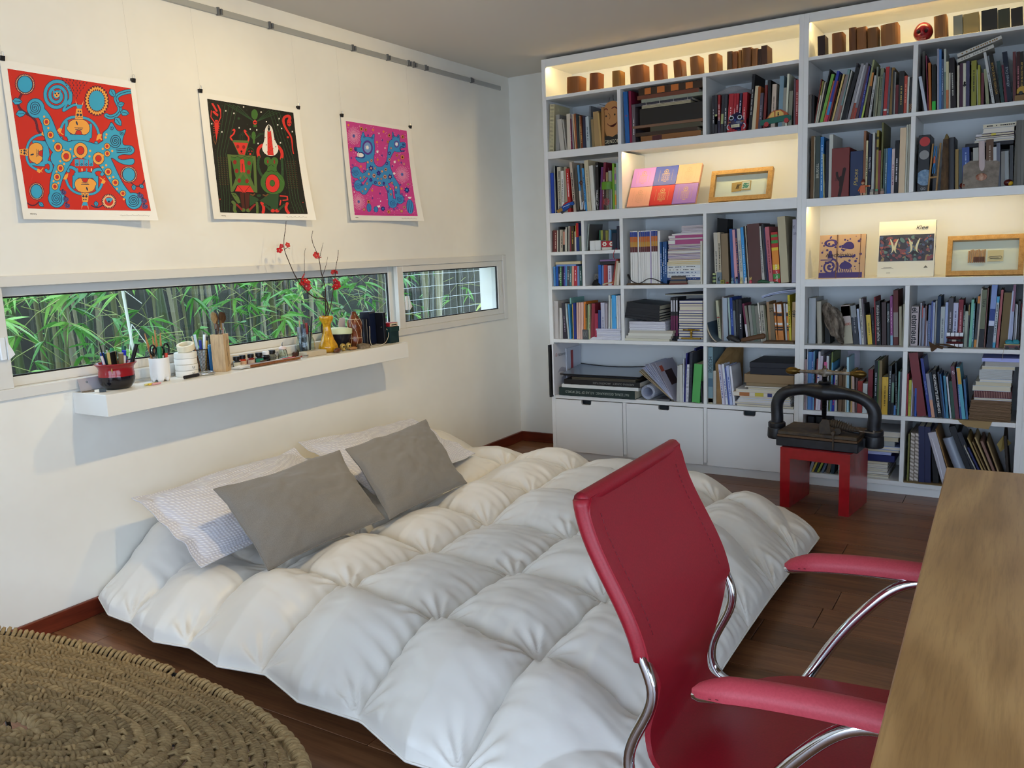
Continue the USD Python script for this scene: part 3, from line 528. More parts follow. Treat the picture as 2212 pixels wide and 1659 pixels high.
for x, y, w_, h_ in ((496, 1262, 28, 52), (581, 1282, 26, 36), (969, 1245, 36, 88)):
    a(NV, circ(x, y, w_ + 3, h_ + 3)); a(BL, circ(x, y, w_, h_)); a(NV, *[ln([(x + k * w_ * .5, y - h_ * .8), (x + k * w_ * .55, y + h_ * .8)], 4) for k in (-1, 0, 1)])
a(WT, *[sa.rotate(circ(x + dx, y, 6, 14), dx * 3) for x, y in ((615, 1245), (972, 1135)) for dx in (-10, 0, 10)])
for cx, cy in ((320, 750), (300, 790), (303, 835), (328, 930), (318, 965), (315, 1005), (835, 1222), (830, 1262), (795, 1280), (890, 1090), (910, 1128), (912, 1175)): a('violet_ink', spiral(cx, cy, 15, 1.7, 6))
a('deep_pink_ink', ln([(290, 1340), (1060, 1345)], 3))
INK3 = {PK: 'cf4290', BL: '3d8fca', NV: '1a1f78', OG: 'e2883e', WT: 'f2ecec', SK: 'e0a080', 'pale_pink_ink': 'eab0cc', 'violet_ink': '5c3a96', 'lilac_ink': '7aa0d6', 'maroon_ink': '3c1020', 'grey_ink': 'a8a090', 'deep_pink_ink': 'a82a70'}
hang('pink screen print with a two-headed blue animal among flowers', 3.515, 4.122, 1.608, 2.158, 3.552, 4.078, 1.636, 2.137, Q3, a, INK3, (0.012, 0.05))
# ------------------------------------------------------------------ floor bed: mattress, quilt, four pillows
t = obj('mattress', MB().box(0.04, 2.18, 1.95, 4.05, 0.002, 0.125, b=0.02), M('33343a', 0.9), None, False)
tag(t, 'dark grey thin mattress on the floor, mostly hidden by the white quilt', 'mattress')
def sstep(x, a, b): k = np.clip((x - a) / (b - a), 0, 1); return k * k * (3 - 2 * k)
XS = np.array([0.0, .36, .78, 1.19, 1.63, 2.02, 2.43]); TS = np.array([0.0, .165, .335, .50, .665, .83, 1.0])
def edge_near(x): return np.interp(x, [0, .2, .36, .6, .78, 1.0, 1.19, 1.4, 1.63, 1.85, 2.02, 2.43], [1.87, 1.785, 1.775, 1.70, 1.715, 1.655, 1.685, 1.62, 1.64, 1.565, 1.585, 1.57])
def edge_far(x): return np.interp(x, [0, .36, .6, .78, 1.0, 1.19, 1.4, 1.63, 1.85, 2.02, 2.25, 2.45], [4.36, 4.30, 4.33, 4.28, 4.32, 4.27, 4.30, 4.22, 4.22, 4.12, 4.06, 3.87])
def quilt_base(x, y):
    d1 = y - edge_near(x); d2 = edge_far(x) - y; d3 = 2.43 - x
    b = 0.20 - 0.115 * (1 - sstep(d1, 0, .34)) - 0.13 * (1 - sstep(d2, 0, .42)) - 0.13 * (1 - sstep(d3, 0, .36))
    return np.maximum(b, 0.055) + 0.10 * (1 - sstep(x, 0.02, .5)) * sstep(d1, .05, .5) + 0.02 * np.sin(3.1 * x + 1) * np.sin(2.7 * y)
NX, NY = 420, 460
sx = np.linspace(0, 1, NX); ty = np.linspace(0, 1, NY); S, Tt = np.meshgrid(sx, ty, indexing='ij')
X = 0.012 + S * 2.42; wob = 0.012 * np.sin(7 * Tt * 6.28 / 2 + 2 * S)
Y = edge_near(X) + (edge_far(X) - edge_near(X)) * (Tt + 0.012 * np.sin(np.pi * 2 * Tt) * np.sin(3 * X))
Xj = X + 0.018 * np.sin(Tt * 9.0 + 1.3) * np.sin(np.pi * S)
ci = np.clip(np.searchsorted(XS, Xj, 'right') - 1, 0, 5); cj = np.clip(np.searchsorted(TS, Tt, 'right') - 1, 0, 5)
u = np.clip((Xj - XS[ci]) / (XS[ci + 1] - XS[ci]), 0, 1); v = np.clip((Tt - TS[cj]) / (TS[cj + 1] - TS[cj]), 0, 1)
hcell = np.random.default_rng(3).uniform(0.82, 1.12, (6, 6))[ci, cj]
du = np.minimum(u, 1 - u) * 0.41; dv = np.minimum(v, 1 - v) * 0.43
puff = 0.118 * hcell * (np.clip(4 * u * (1 - u), 0, 1) ** 0.42) * (np.clip(4 * v * (1 - v), 0, 1) ** 0.42)
g1 = meshkit.noise(np.stack([Y * 34, X * 5, X * 0 + 3], -1), 1) - .5; g2 = meshkit.noise(np.stack([X * 34, Y * 5, X * 0 + 9], -1), 2) - .5
fold = 0.020 * g1 * np.exp(-du / 0.075) * np.clip(dv / .05, 0, 1) + 0.020 * g2 * np.exp(-dv / 0.075) * np.clip(du / .05, 0, 1)
g3 = meshkit.fbm(np.stack([X * 5, Y * 9, X * 0], -1), 3, 5) - .5
# creases running out from where the seams cross
ang = np.arctan2(dv, du + 1e-6); dc = np.hypot(du, dv)
fold = fold + 0.007 * np.sin(ang * 13 + 5 * hcell) * np.exp(-((dc - .06) / .06) ** 2) + 0.022 * g3 * np.clip(np.minimum(du, dv) / .05, 0, 1)
Zb = quilt_base(X, Y); Z = Zb + np.maximum(puff + fold * np.clip(puff / .03, 0, 1), 0.0)
# pressed down under the pillows
press = np.exp(-(((X - .55) / .34) ** 4)) * sstep(Y, 1.85, 2.1) * (1 - sstep(Y, 3.55, 3.8)); Z = Z - press * 0.55 * np.clip(Z - Zb, 0, .2)
rimy = np.stack([X, Y, Zb], -1)
edge = np.minimum(np.minimum(Tt, 1 - Tt) * 2.6, np.minimum(1 - S, S) * 2.4)
i, j = np.meshgrid(np.arange(NX - 1), np.arange(NY - 1), indexing='ij'); k = i * NY + j
q = np.stack([k, k + NY, k + NY + 1, k + 1], -1).reshape(-1, 4)
quilt_mat = material('quilt_satin', {'g': ('geometry', {}), 'n': ('noise_texture', {'scale': 90.0, 'detail': 3}), 'b': ('bump', {'strength': 0.06, 'distance': 0.002}),
    'p': ('principled_bsdf', {'base_color': (0.80, 0.775, 0.725), 'roughness': 0.36, 'specular_ior_level': 0.55, 'sheen_weight': 0.15, 'sheen_roughness': 0.4})},
    [('g.position', 'n.vector'), ('n.fac', 'b.height'), ('b.normal', 'p.normal')])
t = thing('quilt', 'puffy white box-stitched satin quilt spread over the floor bed', 'quilt')
top = MB().add(np.stack([X, Y, Z], -1).reshape(-1, 3), q)
obj('quilted_top', top, quilt_mat, t, True)
st = 6; Xs, Ys, Zs, Es = X[::st, ::st], Y[::st, ::st], Zb[::st, ::st], edge[::st, ::st]
Xs = np.concatenate([Xs, X[-1:, ::st]]); Ys = np.concatenate([Ys, Y[-1:, ::st]]); Zs = np.concatenate([Zs, Zb[-1:, ::st]]); Es = np.concatenate([Es, edge[-1:, ::st]])
def lastcol(A, F): return np.concatenate([A, np.concatenate([F[::st, -1:], F[-1:, -1:]])], 1)
Xs, Ys, Zs, Es = lastcol(Xs, X), lastcol(Ys, Y), lastcol(Zs, Zb), lastcol(Es, edge)
a, b = Xs.shape; i, j = np.meshgrid(np.arange(a - 1), np.arange(b - 1), indexing='ij'); k = i * b + j
qb = np.stack([k, k + 1, k + b + 1, k + b], -1).reshape(-1, 4)
obj('underside', MB().add(np.stack([Xs, Ys, Zs - 0.03 * np.clip(Es / .1, 0, 1)], -1).reshape(-1, 3), qb), M('d8d2c6', 0.6), t, True)
pp = np.concatenate([np.stack([X[:, 0], Y[:, 0], Zb[:, 0]], -1), np.stack([X[-1, 1:], Y[-1, 1:], Zb[-1, 1:]], -1), np.stack([X[::-1, -1], Y[::-1, -1], Zb[::-1, -1]], -1)[1:]])
obj('hem_piping', MB().tube(pp[::3], 0.004, 5), quilt_mat, t, True)

def pillow(name, label, cat, group, TL, TRc, BL, BR, thick, m, flange=0.0, seed=1, pull=0.05, sag=0.0):
    TL, TRc, BL, BR = (np.asarray(c, float) for c in (TL, TRc, BL, BR))
    n = 90; uu, vv = np.meshgrid(np.linspace(-1, 1, n), np.linspace(-1, 1, n), indexing='ij')
    U = uu * (1 - pull * (1 - vv ** 2)); V = vv * (1 - pull * (1 - uu ** 2))
    a_, b_ = (U + 1) / 2, (V + 1) / 2
    P = ((1 - a_) * (1 - b_))[..., None] * BL + (a_ * (1 - b_))[..., None] * BR + ((1 - a_) * b_)[..., None] * TL + (a_ * b_)[..., None] * TRc
    nrm = np.cross((BR - BL) + (TRc - TL), (TL - BL) + (TRc - BR)); nrm /= np.linalg.norm(nrm)
    f = 1 - flange; pu = np.clip(np.abs(uu) / f, 0, 1); pv = np.clip(np.abs(vv) / f, 0, 1)
    th = thick / 2 * (1 - pu ** 2.2) ** 0.55 * (1 - pv ** 2.2) ** 0.55 + 0.0015
    wr = meshkit.fbm(np.stack([uu * 2.2, vv * 2.2, uu * 0 + seed], -1), 3, seed) - .5
    bend = 0.025 * wr + flange * 0.25 * (meshkit.noise(np.stack([uu * 4, vv * 4, uu * 0 + seed * 3], -1), seed) - .5) * (np.maximum(pu, pv) > .99) - sag * vv ** 2
    fr = P + nrm * (th + bend + 0.012 * wr * (th > .01))[..., None]; bk = P - nrm * (th - bend)[..., None]
    i, j = np.meshgrid(np.arange(n - 1), np.arange(n - 1), indexing='ij'); k = i * n + j
    q = np.stack([k, k + n, k + n + 1, k + 1], -1).reshape(-1, 4)
    t = thing(name, label, cat, group)
    obj('front_panel', MB().add(fr.reshape(-1, 3), q), m, t, True)
    obj('back_panel', MB().add(bk.reshape(-1, 3), q[:, ::-1]), m, t, True)
    ring = np.concatenate([P[:, 0] + nrm * bend[:, 0, None], P[-1, 1:] + nrm * bend[-1, 1:, None], P[::-1, -1][1:] + nrm * bend[::-1, -1][1:, None], P[0, ::-1][1:-1] + nrm * bend[0, ::-1][1:-1, None]])
    obj('seam', MB().tube(ring, 0.0028, 5, closed=True), m, t, True)
    return t
linen = mottled('cushion_linen', '77736f', '85817c', (420, 420, 420), 0.85, detail=2, bumps=0.15, dist=0.001, sheen_weight=0.2)
waf = {'g': ('geometry', {}), 'w1': ('wave_texture', {'wave_type': 'bands', 'bands_direction': 'y', 'scale': 22.4}), 'w2': ('wave_texture', {'wave_type': 'bands', 'bands_direction': 'z', 'scale': 46.0}),
       'a': ('math', {'math_type': 'multiply'}), 'b': ('bump', {'strength': 0.55, 'distance': 0.004}), 'r': ('rgb_ramp', {'ramp': [(0, lin('d2d2de')), (0.8, lin('ececf2'))]}), 'p': ('principled_bsdf', {'roughness': 0.85, 'sheen_weight': 0.2})}  # dips of the weave shaded darker in the colour too
waffle = material('waffle_cotton', waf, [('g.position', 'w1.vector'), ('g.position', 'w2.vector'), ('w1.fac', 'a.value1'), ('w2.fac', 'a.value2'), ('a.value', 'b.height'), ('b.normal', 'p.normal'), ('a.value', 'r.fac'), ('r.color', 'p.base_color')])
pillow('bed_pillow', 'white waffle-weave pillow against the wall, nearest the woven seat', 'pillow', 'white waffle pillows', (.13, 1.985, .475), (.12, 2.885, .47), (.64, 1.90, .30), (.64, 2.82, .30), .15, waffle, .10, 2, .02)
pillow('bed_pillow', 'white waffle-weave pillow against the wall, behind the farther grey cushion', 'pillow', 'white waffle pillows', (.13, 2.91, .50), (.12, 3.83, .44), (.62, 2.90, .30), (.62, 3.74, .30), .15, waffle, .10, 4, .02)
pillow('cushion', 'plain grey rectangular cushion leaning on the white pillow, the nearer one', 'cushion', 'grey cushions', (.60, 2.017, .555), (.605, 2.70, .555), (.92, 1.965, .305), (.925, 2.60, .305), .13, linen, 0, 6, .055)
pillow('cushion', 'plain grey rectangular cushion leaning on the white pillow, the farther one', 'cushion', 'grey cushions', (.615, 2.73, .555), (.55, 3.41, .555), (.945, 2.61, .305), (.93, 3.21, .305), .13, linen, 0, 8, .055)

# ------------------------------------------------------------------ red leather chair with chrome arms
leather = mottled('red_leather', '8e1424', '9c1a2a', (260, 260, 260), 0.42, detail=3, bumps=0.10, dist=0.0008, specular_ior_level=0.45)
leather_soft = mottled('red_leather_pad', 'b23a48', 'bc4250', (240, 240, 240), 0.5, detail=3, bumps=0.12, dist=0.0008)
stitch = M('6a1a22', 0.7)
ch = thing('armchair', 'red leather chair with chrome tube arms pulled up to the desk', 'chair')
cy = 1.625
prof = spline([(2.492, .928), (2.555, .765), (2.612, .625), (2.612, .55), (2.597, .49), (2.585, .43), (2.60, .385), (2.66, .365), (2.74, .385), (2.90, .405), (3.08, .412), (3.22, .40)], 90)
arc = np.r_[0, np.cumsum(np.linalg.norm(np.diff(prof, axis=0), axis=1))]
hw = np.interp(prof[:, 1] + 0 * arc, [.0, 1], [.25, .25])
ib = np.argmin(np.abs(arc - 0.325)); L = arc[-1]
hw = np.interp(arc, [0, .02, .325, .335, .40, .47, .55, .62, .70, .78, L], [.235, .252, .252, .232, .185, .172, .178, .205, .238, .245, .245])
nrm = np.gradient(prof, axis=0); nrm = np.c_[-nrm[:, 1], nrm[:, 0]]; nrm /= np.linalg.norm(nrm, axis=1, keepdims=True)
nu = 25; uu = np.linspace(-1, 1, nu)
def shell(off, cup=0.012):
    v = []
    for k in range(len(prof)):
        c = cup * (uu ** 2 - 0.3) * (1 if arc[k] < .33 else .4)
        p = prof[k] + nrm[k] * off
        v.append(np.stack([p[0] - nrm[k][0] * c * 0 , cy + uu * hw[k], np.full(nu, p[1])], -1) if False else np.stack([np.full(nu, p[0]) + nrm[k][0] * c, cy + uu * hw[k], np.full(nu, p[1]) + nrm[k][1] * c], -1))
    return np.array(v)
A_, B_ = shell(0.006), shell(-0.006); n = len(prof)
i, j = np.meshgrid(np.arange(n - 1), np.arange(nu - 1), indexing='ij'); k = i * nu + j
q = np.stack([k, k + 1, k + nu + 1, k + nu], -1).reshape(-1, 4); N = n * nu
m = MB().add(np.vstack([A_.reshape(-1, 3), B_.reshape(-1, 3)]), np.vstack([q, q[:, ::-1] + N,
    np.array([(r * nu, (r + 1) * nu, (r + 1) * nu + N, r * nu + N) for r in range(n - 1)]), np.array([(r * nu + nu - 1, r * nu + nu - 1 + N, (r + 1) * nu + nu - 1 + N, (r + 1) * nu + nu - 1) for r in range(n - 1)]),
    np.array([(c, c + N, c + 1 + N, c + 1) for c in range(nu - 1)]), np.array([((n - 1) * nu + c, (n - 1) * nu + c + 1, (n - 1) * nu + c + 1 + N, (n - 1) * nu + c + N) for c in range(nu - 1)])]))
obj('leather_sling', m, leather, ch, 35)
back = prof[:ib + 1]
for s in (-1, 1):
    pts = np.c_[back[:, 0] - 0.004, np.full(len(back), cy + s * .245), back[:, 1]]
    slv = MB().tube(pts, 0.0165, 12)
    sl = obj('side_sleeve', slv, leather, ch, True)
    stp = MB()
    for kk in range(3, len(back) - 3):
        p = back[kk] + nrm[kk] * 0.011
        for off in (.205,):
            stp.tube([(p[0], cy + s * off, p[1]), (p[0] + (back[kk + 1] - back[kk])[0] * .6, cy + s * off, p[1] + (back[kk + 1] - back[kk])[1] * .6)], 0.0009, 4)
    obj('stitching', stp, stitch, ch).SetCustomDataByKey('kind', 'stuff')
    tub = spline([(2.60, cy + s * .247, .66), (2.620, cy + s * .25, .61), (2.630, cy + s * .25, .57), (2.607, cy + s * .25, .497), (2.580, cy + s * .25, .425), (2.586, cy + s * .25, .378), (2.615, cy + s * .248, .352), (2.66, cy + s * .246, .345), (2.80, cy + s * .244, .35), (3.2, cy + s * .244, .37)], 70)
    obj('seat_tube', MB().tube(tub, 0.0115, 14), chrome, ch, True)
    ya = cy + s * .325
    arm = spline([(2.735, ya, .628), (2.80, ya, .640), (2.90, ya, .650), (3.04, ya, .655), (3.22, ya, .650)], 40)
    m = MB(); m.tube(arm, np.r_[.006, np.full(38, .0115), .006], 14)
    obj('arm_tube', m, chrome, ch, True)
    pad = MB(); pv = []
    for kk, p in enumerate(arm):
        e = min(1, kk / 5.0) ** .5; w_ = .024 * e + .003; h_ = .022 * e + .002
        a6 = np.linspace(0, np.pi, 9)
        ring = np.r_[np.c_[np.cos(a6) * w_, np.sin(a6) * h_ + .006], np.c_[np.cos(a6[::-1]) * w_ * .96, -0.004 * np.ones(9)]][:17]
        pv.append(np.c_[np.full(17, p[0]), ya + ring[:, 0], p[2] + .006 + ring[:, 1]])
    pv = np.array(pv); i, j = np.meshgrid(np.arange(len(arm) - 1), np.arange(17), indexing='ij')
    q = np.stack([i * 17 + j, (i + 1) * 17 + j, (i + 1) * 17 + (j + 1) % 17, i * 17 + (j + 1) % 17], -1).reshape(-1, 4)
    pad.add(pv.reshape(-1, 3), q); pad.add(np.vstack([pv[0], pv[0].mean(0)]), [(17, (c + 1) % 17, c) for c in range(17)])
    ap = obj('arm_pad', pad, leather_soft, ch, 50)
    stp = MB()
    for kk in range(3, len(arm) - 2):
        stp.tube([(arm[kk][0], ya - .0255, arm[kk][2] + .008), (arm[kk][0] + .005, ya - .0255, arm[kk][2] + .008)], 0.0008, 4)
    obj('stitching', stp, stitch, ap).SetCustomDataByKey('kind', 'stuff')
    br = spline([(3.04, ya - s * .004, .648), (3.00, ya - s * .006, .638), (2.927, ya - s * .012, .575), (2.85, ya - s * .02, .470), (2.795, ya - s * .04, .375), (2.775, ya - s * .06, .345)], 40)
    obj('arm_brace', MB().tube(br, 0.0125, 14), chrome, ch, True)
top = MB().tube([(2.488, cy - .245, .925), (2.488, cy + .245, .925)], 0.0165, 12)
obj('top_sleeve', top, leather, ch, True)
sx_ = 2.92
obj('gas_column', MB().tube([(sx_, cy, .10), (sx_, cy, .35)], .025, 16), chrome, ch, 40)
obj('seat_plate', MB().box(sx_ - .12, sx_ + .12, cy - .236, cy + .236, .338, .346), black_rubber, ch, False)
for kk in range(5):
    an = kk * 2 * math.pi / 5 + .3; cx_, cy_ = sx_ + .29 * math.cos(an), cy + .29 * math.sin(an)
    lg = obj('base_leg', MB().tube([(sx_, cy, .11), (cx_, cy_, .075)], [.024, .016], 10), chrome, ch, True)
    obj('caster', MB().tube([(cx_ - .012 * math.sin(an), cy_ + .012 * math.cos(an), .026), (cx_ + .012 * math.sin(an), cy_ - .012 * math.cos(an), .026)], .025, 16), black_rubber, lg, 40)

# ------------------------------------------------------------------ desk
v = {'roughness': 0.32, 'coat_weight': 0.1, 'coat_roughness': 0.2}
dn = {'g': ('geometry', {}), 'm': ('mapping', {'scale': (5.5, 0.9, 1.0), 'location': (0.3, 0.2, 0)}), 'n0': ('noise_texture', {'scale': 1.0, 'detail': 2, 'roughness': 0.5}),
      'mw': ('math', {'math_type': 'multiply', 'value2': 5.0}), 'sn': ('math', {'math_type': 'sine'}), 'mr': ('map_range', {'from_min': -1.0, 'from_max': 1.0}),
      'm2': ('mapping', {'scale': (160, 9, 10)}), 'n2': ('noise_texture', {'scale': 1.0, 'detail': 4, 'roughness': 0.65}), 'mf': ('math', {'math_type': 'multiply', 'value2': 6.2832}),
      'r': ('rgb_ramp', {'ramp': [(0, lin('a07848')), (0.45, lin('b08754')), (1, lin('bd945e'))]}), 'r2': ('rgb_ramp', {'ramp': [(0.3, (0.6, 0.56, 0.5)), (0.55, (1, 1, 1))]}), 'x': ('mix', {'mix_type': 'multiply', 'fac': 0.5}),
      'b': ('bump', {'strength': 0.06, 'distance': 0.001}), 'p': ('principled_bsdf', v)}
desk_wood = material('desk_wood', dn, [('g.position', 'm.vector'), ('m.vector', 'n0.vector'), ('n0.fac', 'mw.value1'), ('mw.value', 'mf.value1'), ('mf.value', 'sn.value1'), ('sn.value', 'mr.value'), ('mr.result', 'r.fac'),
    ('g.position', 'm2.vector'), ('m2.vector', 'n2.vector'), ('n2.fac', 'r2.fac'), ('r.color', 'x.color1'), ('r2.color', 'x.color2'), ('x.color', 'p.base_color'), ('n2.fac', 'b.height'), ('b.normal', 'p.normal')])
dk = thing('desk', 'light brown wooden desk with a strong cathedral grain', 'desk')
T = rot((0, 0, 1), 1.2, (3.026, 2.6, 0))
obj('desk_top', MB().box(3.026, 3.85, 0.45, 2.602, .718, .75, T=T, b=.0025), desk_wood, dk, False)
for x0, y0 in ((3.34, .55), (3.34, 2.36), (3.74, .55), (3.74, 2.36)): obj('leg', MB().box(x0, x0 + .06, y0, y0 + .06, 0, .718, T=T, b=.003), desk_wood, dk, False)
obj('apron', MB().box(3.36, 3.78, .57, 2.40, .64, .717, T=T, b=.002), desk_wood, dk, False)

# ------------------------------------------------------------------ red lacquer stool with the old book press on it
red_lac = mottled('red_lacquer', '8e1018', '9c141e', (30, 30, 30), 0.22, coat_weight=0.3, coat_roughness=0.1)
T = rot((0, 0, 1), -7.5, (2.12, 4.42, 0))
sgm = MB().prism(sg.Polygon([(0, 0), (.052, 0), (.052, .268), (.308, .268), (.308, 0), (.36, 0), (.36, .325), (0, .325)]), .30, T @ frame((2.12, 4.72, 0.0), (1, 0, 0), (0, 0, 1)))
st = thing('stool', 'red lacquered stool, a plain square arch, carrying the iron press', 'stool')
obj('arch_body', sgm, red_lac, st, False)
iron = mottled('black_iron', '0c0e14', '20222a', (24, 24, 24), 0.38, detail=6, lo=.4, hi=.7, bumps=.12, dist=.002, specular_ior_level=0.5)
rusty = mottled('rusty_iron', '2a221b', '4a3a28', (30, 30, 30), 0.62, detail=6, bumps=.2, dist=.002)
worn = mottled('worn_steel', '5a4a38', '8e8880', (34, 34, 34), 0.45, detail=7, bumps=.15, dist=.002, metallic=0.5)
brass_old = mottled('old_brass', '4a3812', '6e5420', (26, 26, 26), 0.3, metallic=0.75)
pr = thing('book_press', 'heavy black cast iron book press with a brass-ended screw handle', 'press')
T = rot((0, 0, 1), -5, (2.30, 4.56, 0))
bz = .3255
obj('base', MB().box(2.10, 2.52, 4.43, 4.70, bz, bz + .05, T=T, b=.004), iron, pr, False)
obj('platen', MB().box(2.108, 2.512, 4.432, 4.695, bz + .0625, bz + .082, T=T, b=.003), rusty, pr, False)
obj('board', MB().box(2.106, 2.514, 4.431, 4.696, bz + .0505, bz + .062, T=T, b=.001), M('5a4028', .7), pr, False)
for s in (-1, 1):
    xx = 2.31 + s * .252
    obj('foot', MB().lathe([(0, 0), (.046, 0), (.05, .01), (.048, .055), (.044, .06), (.046, .066), (.046, .085), (.040, .09), (0, .09)], (xx, 4.565, bz + .012), 20, T=T).box(min(xx, 2.31 + s * .2), max(xx, 2.31 + s * .2), 4.53, 4.60, bz + .012, bz + .06, T=T), iron, pr, 40)
archp = spline([(2.058, bz + .09), (2.058, bz + .16), (2.062, bz + .215), (2.09, bz + .258), (2.14, bz + .280), (2.22, bz + .290), (2.31, bz + .285), (2.40, bz + .282), (2.48, bz + .268), (2.535, bz + .238), (2.562, bz + .19), (2.562, bz + .14), (2.562, bz + .09)], 80)
rad = np.interp(archp[:, 0], [2.05, 2.10, 2.20, 2.27, 2.31, 2.35, 2.42, 2.52, 2.57], [.032, .031, .030, .042, .050, .042, .031, .031, .033])
obj('arch', MB().tube(np.c_[archp[:, 0], np.full(80, 4.565), archp[:, 1]], rad, 18, T=T), iron, pr, True)
obj('boss', MB().lathe([(0, 0), (.028, 0), (.034, .006), (.03, .012), (0, .012)], (2.31, 4.565, bz + .328), 20, T=T), iron, pr, 40)
sc = [(0, bz + .085)]
z = bz + .085
while z < bz + .38: sc += [(.0105, z), (.0135, z + .003), (.0105, z + .006)]; z += .006
sc.append((0, z))
obj('screw', MB().lathe(sc, (2.31, 4.565, 0), 16, T=T), M('16161a', .35, metal=.6), pr, 40)
obj('swivel_pad', MB().lathe([(0, 0), (.034, 0), (.030, .012), (.018, .02), (0, .02)], (2.31, 4.565, bz + .082), 20, T=T), rusty, pr, 40)
hz = bz + .387
hp = np.linspace(-.14, .14, 29)
obj('handle_bar', MB().tube(np.c_[2.31 + hp, np.full(29, 4.565), np.full(29, hz)], .0105 + .006 * np.exp(-(hp / .03) ** 2) + .002 * np.cos(hp * 30), 14, T=T), worn, pr, True)
obj('handle_hub', MB().lathe([(0, -.02), (.016, -.02), (.018, 0), (.016, .02), (.006, .022), (.006, .036), (0, .036)], (2.31, 4.565, hz), 16, T=T), worn, pr, 40)
for s in (-1, 1):
    obj('handle_knob', MB().ball((2.31 + s * .172, 4.565, hz), (.036, .020, .021), 3, T=T).tube([(2.31 + s * .13, 4.565, hz), (2.31 + s * .15, 4.565, hz)], [.012, .013], 12, T=T), brass_old, pr, True)
# iron reptile-shaped clamp lying on the platen
cz = bz + .083
al = thing('iron_clamp', 'dark cast iron reptile-shaped clamp lying on the press platen', 'tool')
obj('mount_plate', MB().prism(sg.Polygon([(-.032, 0), (.03, 0), (.02, .03), (.014, .072), (-.014, .076), (-.03, .05)]), .014, T @ rot((0, 0, 1), 25, (2.345, 4.45, cz)) @ frame((2.352, 4.462, cz + .0005), (1, 0, 0), (0, 0, 1))), rusty, al, False)
sp = spline([(2.352, 4.475, cz + .052), (2.39, 4.478, cz + .048), (2.42, 4.48, cz + .040), (2.45, 4.482, cz + .031), (2.475, 4.485, cz + .026), (2.50, 4.487, cz + .022)], 40)
bod = MB().tube(sp, np.interp(np.linspace(0, 1, 40), [0, .2, .5, .8, 1], [.017, .022, .019, .014, .007]) * (1 + .12 * np.sin(np.arange(40) * 2.1)), 10)
obj('scaly_body', bod, rusty, al, 30)
jaw = MB().tube(sp[14:] - np.array([0, -.004, .014]), np.interp(np.linspace(0, 1, 26), [0, 1], [.011, .005]), 8)
obj('jaw', jaw, iron, al, True)
obj('pivot_barrel', MB().tube([(2.40, 4.445, cz + .018), (2.40, 4.475, cz + .018)], .0175, 16), rusty, al, 40)
cr = MB()
for k in range(9): cr.hull([sp[4 + k * 3] + [-.004, 0, .014], sp[4 + k * 3] + [.006, 0, .014], sp[4 + k * 3] + [.001, -.002, .028], sp[4 + k * 3] + [.001, .002, .028], sp[4 + k * 3] + [.001, .004, .012]])
obj('back_spines', cr, rusty, al, False)
obj('lever', MB().tube([(2.49, 4.487, cz + .020), (2.565, 4.49, cz + .012)], [.003, .004], 8).tube([(2.565, 4.49, cz + .010), (2.57, 4.49, cz + .026)], .006, 8), worn, al, 40)
obj('pin', MB().tube([(2.385, 4.418, bz + .006), (2.385, 4.418, cz + .012)], .0042, 8).tube([(2.385, 4.405, cz + .014), (2.385, 4.438, cz + .014)], .009, 8), rusty, al, 40)

# ------------------------------------------------------------------ big round woven seat at the lower left
grass = mottled('seagrass', '8a744e', 'b89e72', (70, 70, 70), 0.8, detail=4, lo=.3, hi=.75, bumps=.25, dist=.002, rand=True)
ws = thing('woven_chair', 'large round seagrass seat woven in rings on a dark metal frame', 'chair')
Cw = np.array([1.315, .886, .415]); nw = np.array([.131, .465, 1.0]); nw /= np.linalg.norm(nw); aw = np.cross([0, 1, 0], nw); aw /= np.linalg.norm(aw); bw = np.cross(nw, aw); RW = .653
def disc(r, th, h=0.0): return Cw + np.multiply.outer(r * np.cos(th), aw) + np.multiply.outer(r * np.sin(th), bw) + np.multiply.outer(h, nw)
th = np.linspace(0, 2 * np.pi, 161)[:-1]
obj('metal_hoop', MB().tube(disc(np.full(160, RW), th, np.zeros(160)), .0085, 8, closed=True), M('14161c', .4), ws, True)
nwp = 560; tw = np.linspace(0, 2 * np.pi, nwp * 10 + 1)
for a0, a1 in ((0.0, .30), (.305, .62), (.625, .93), (.935, 1.0)):
    tt = tw[(tw >= a0 * 2 * np.pi) & (tw <= a1 * 2 * np.pi)]
    ph = tt * nwp / 2; rr = .0165 + .002 * np.sin(tt * 91)
    obj('wrapped_rim', MB().tube(disc(RW + rr * np.cos(ph), tt, rr * np.sin(ph)), .0062, 5), grass, ws, True)
rw = random.Random(4); r = .055; ring_no = 0
while r < .615:
    pitch = .030; nst = int(2 * np.pi * r / pitch) + 2; npt = nst * 9
    tt = np.linspace(0, 2 * np.pi, npt + 1)[:-1]; wobr = .004 * np.sin(tt * 3 + ring_no) + .003 * np.sin(tt * 7 + ring_no * 2)
    sag = -.02 * (1 - (r / .65) ** 2)
    m = MB(); sgn = 1 if ring_no % 2 else -1
    for strand in range(2):
        ph = sgn * tt * nst + strand * np.pi
        fat = .0078 * (1 + .22 * np.sin(ph * 2 + 1))
        m.tube(disc(r + wobr + .0088 * np.cos(ph), tt, sag + .0065 * np.sin(ph) + .003 * np.sin(tt * 11 + ring_no)), fat, 6, closed=True)
    obj('rope_ring', m, grass, ws, True)
    if r > .1:
        m = MB(); nb = int(2 * np.pi * r / .075)
        for k in range(nb):
            t0 = (k + rw.random() * .5) * 2 * np.pi / nb
            for d_ in (-.006, .006):
                tt2 = t0 + d_ / r
                m.tube([disc(r - .022 - .004, tt2, sag + .004), disc(r - .012, tt2 + .004 / r, sag + .012), disc(r + .004, tt2, sag + .002)], [.004, .0052, .004], 5)
        obj('binding_stitches', m, grass, ws, True).SetCustomDataByKey('kind', 'stuff')
    r += .0305; ring_no += 1
m = MB()
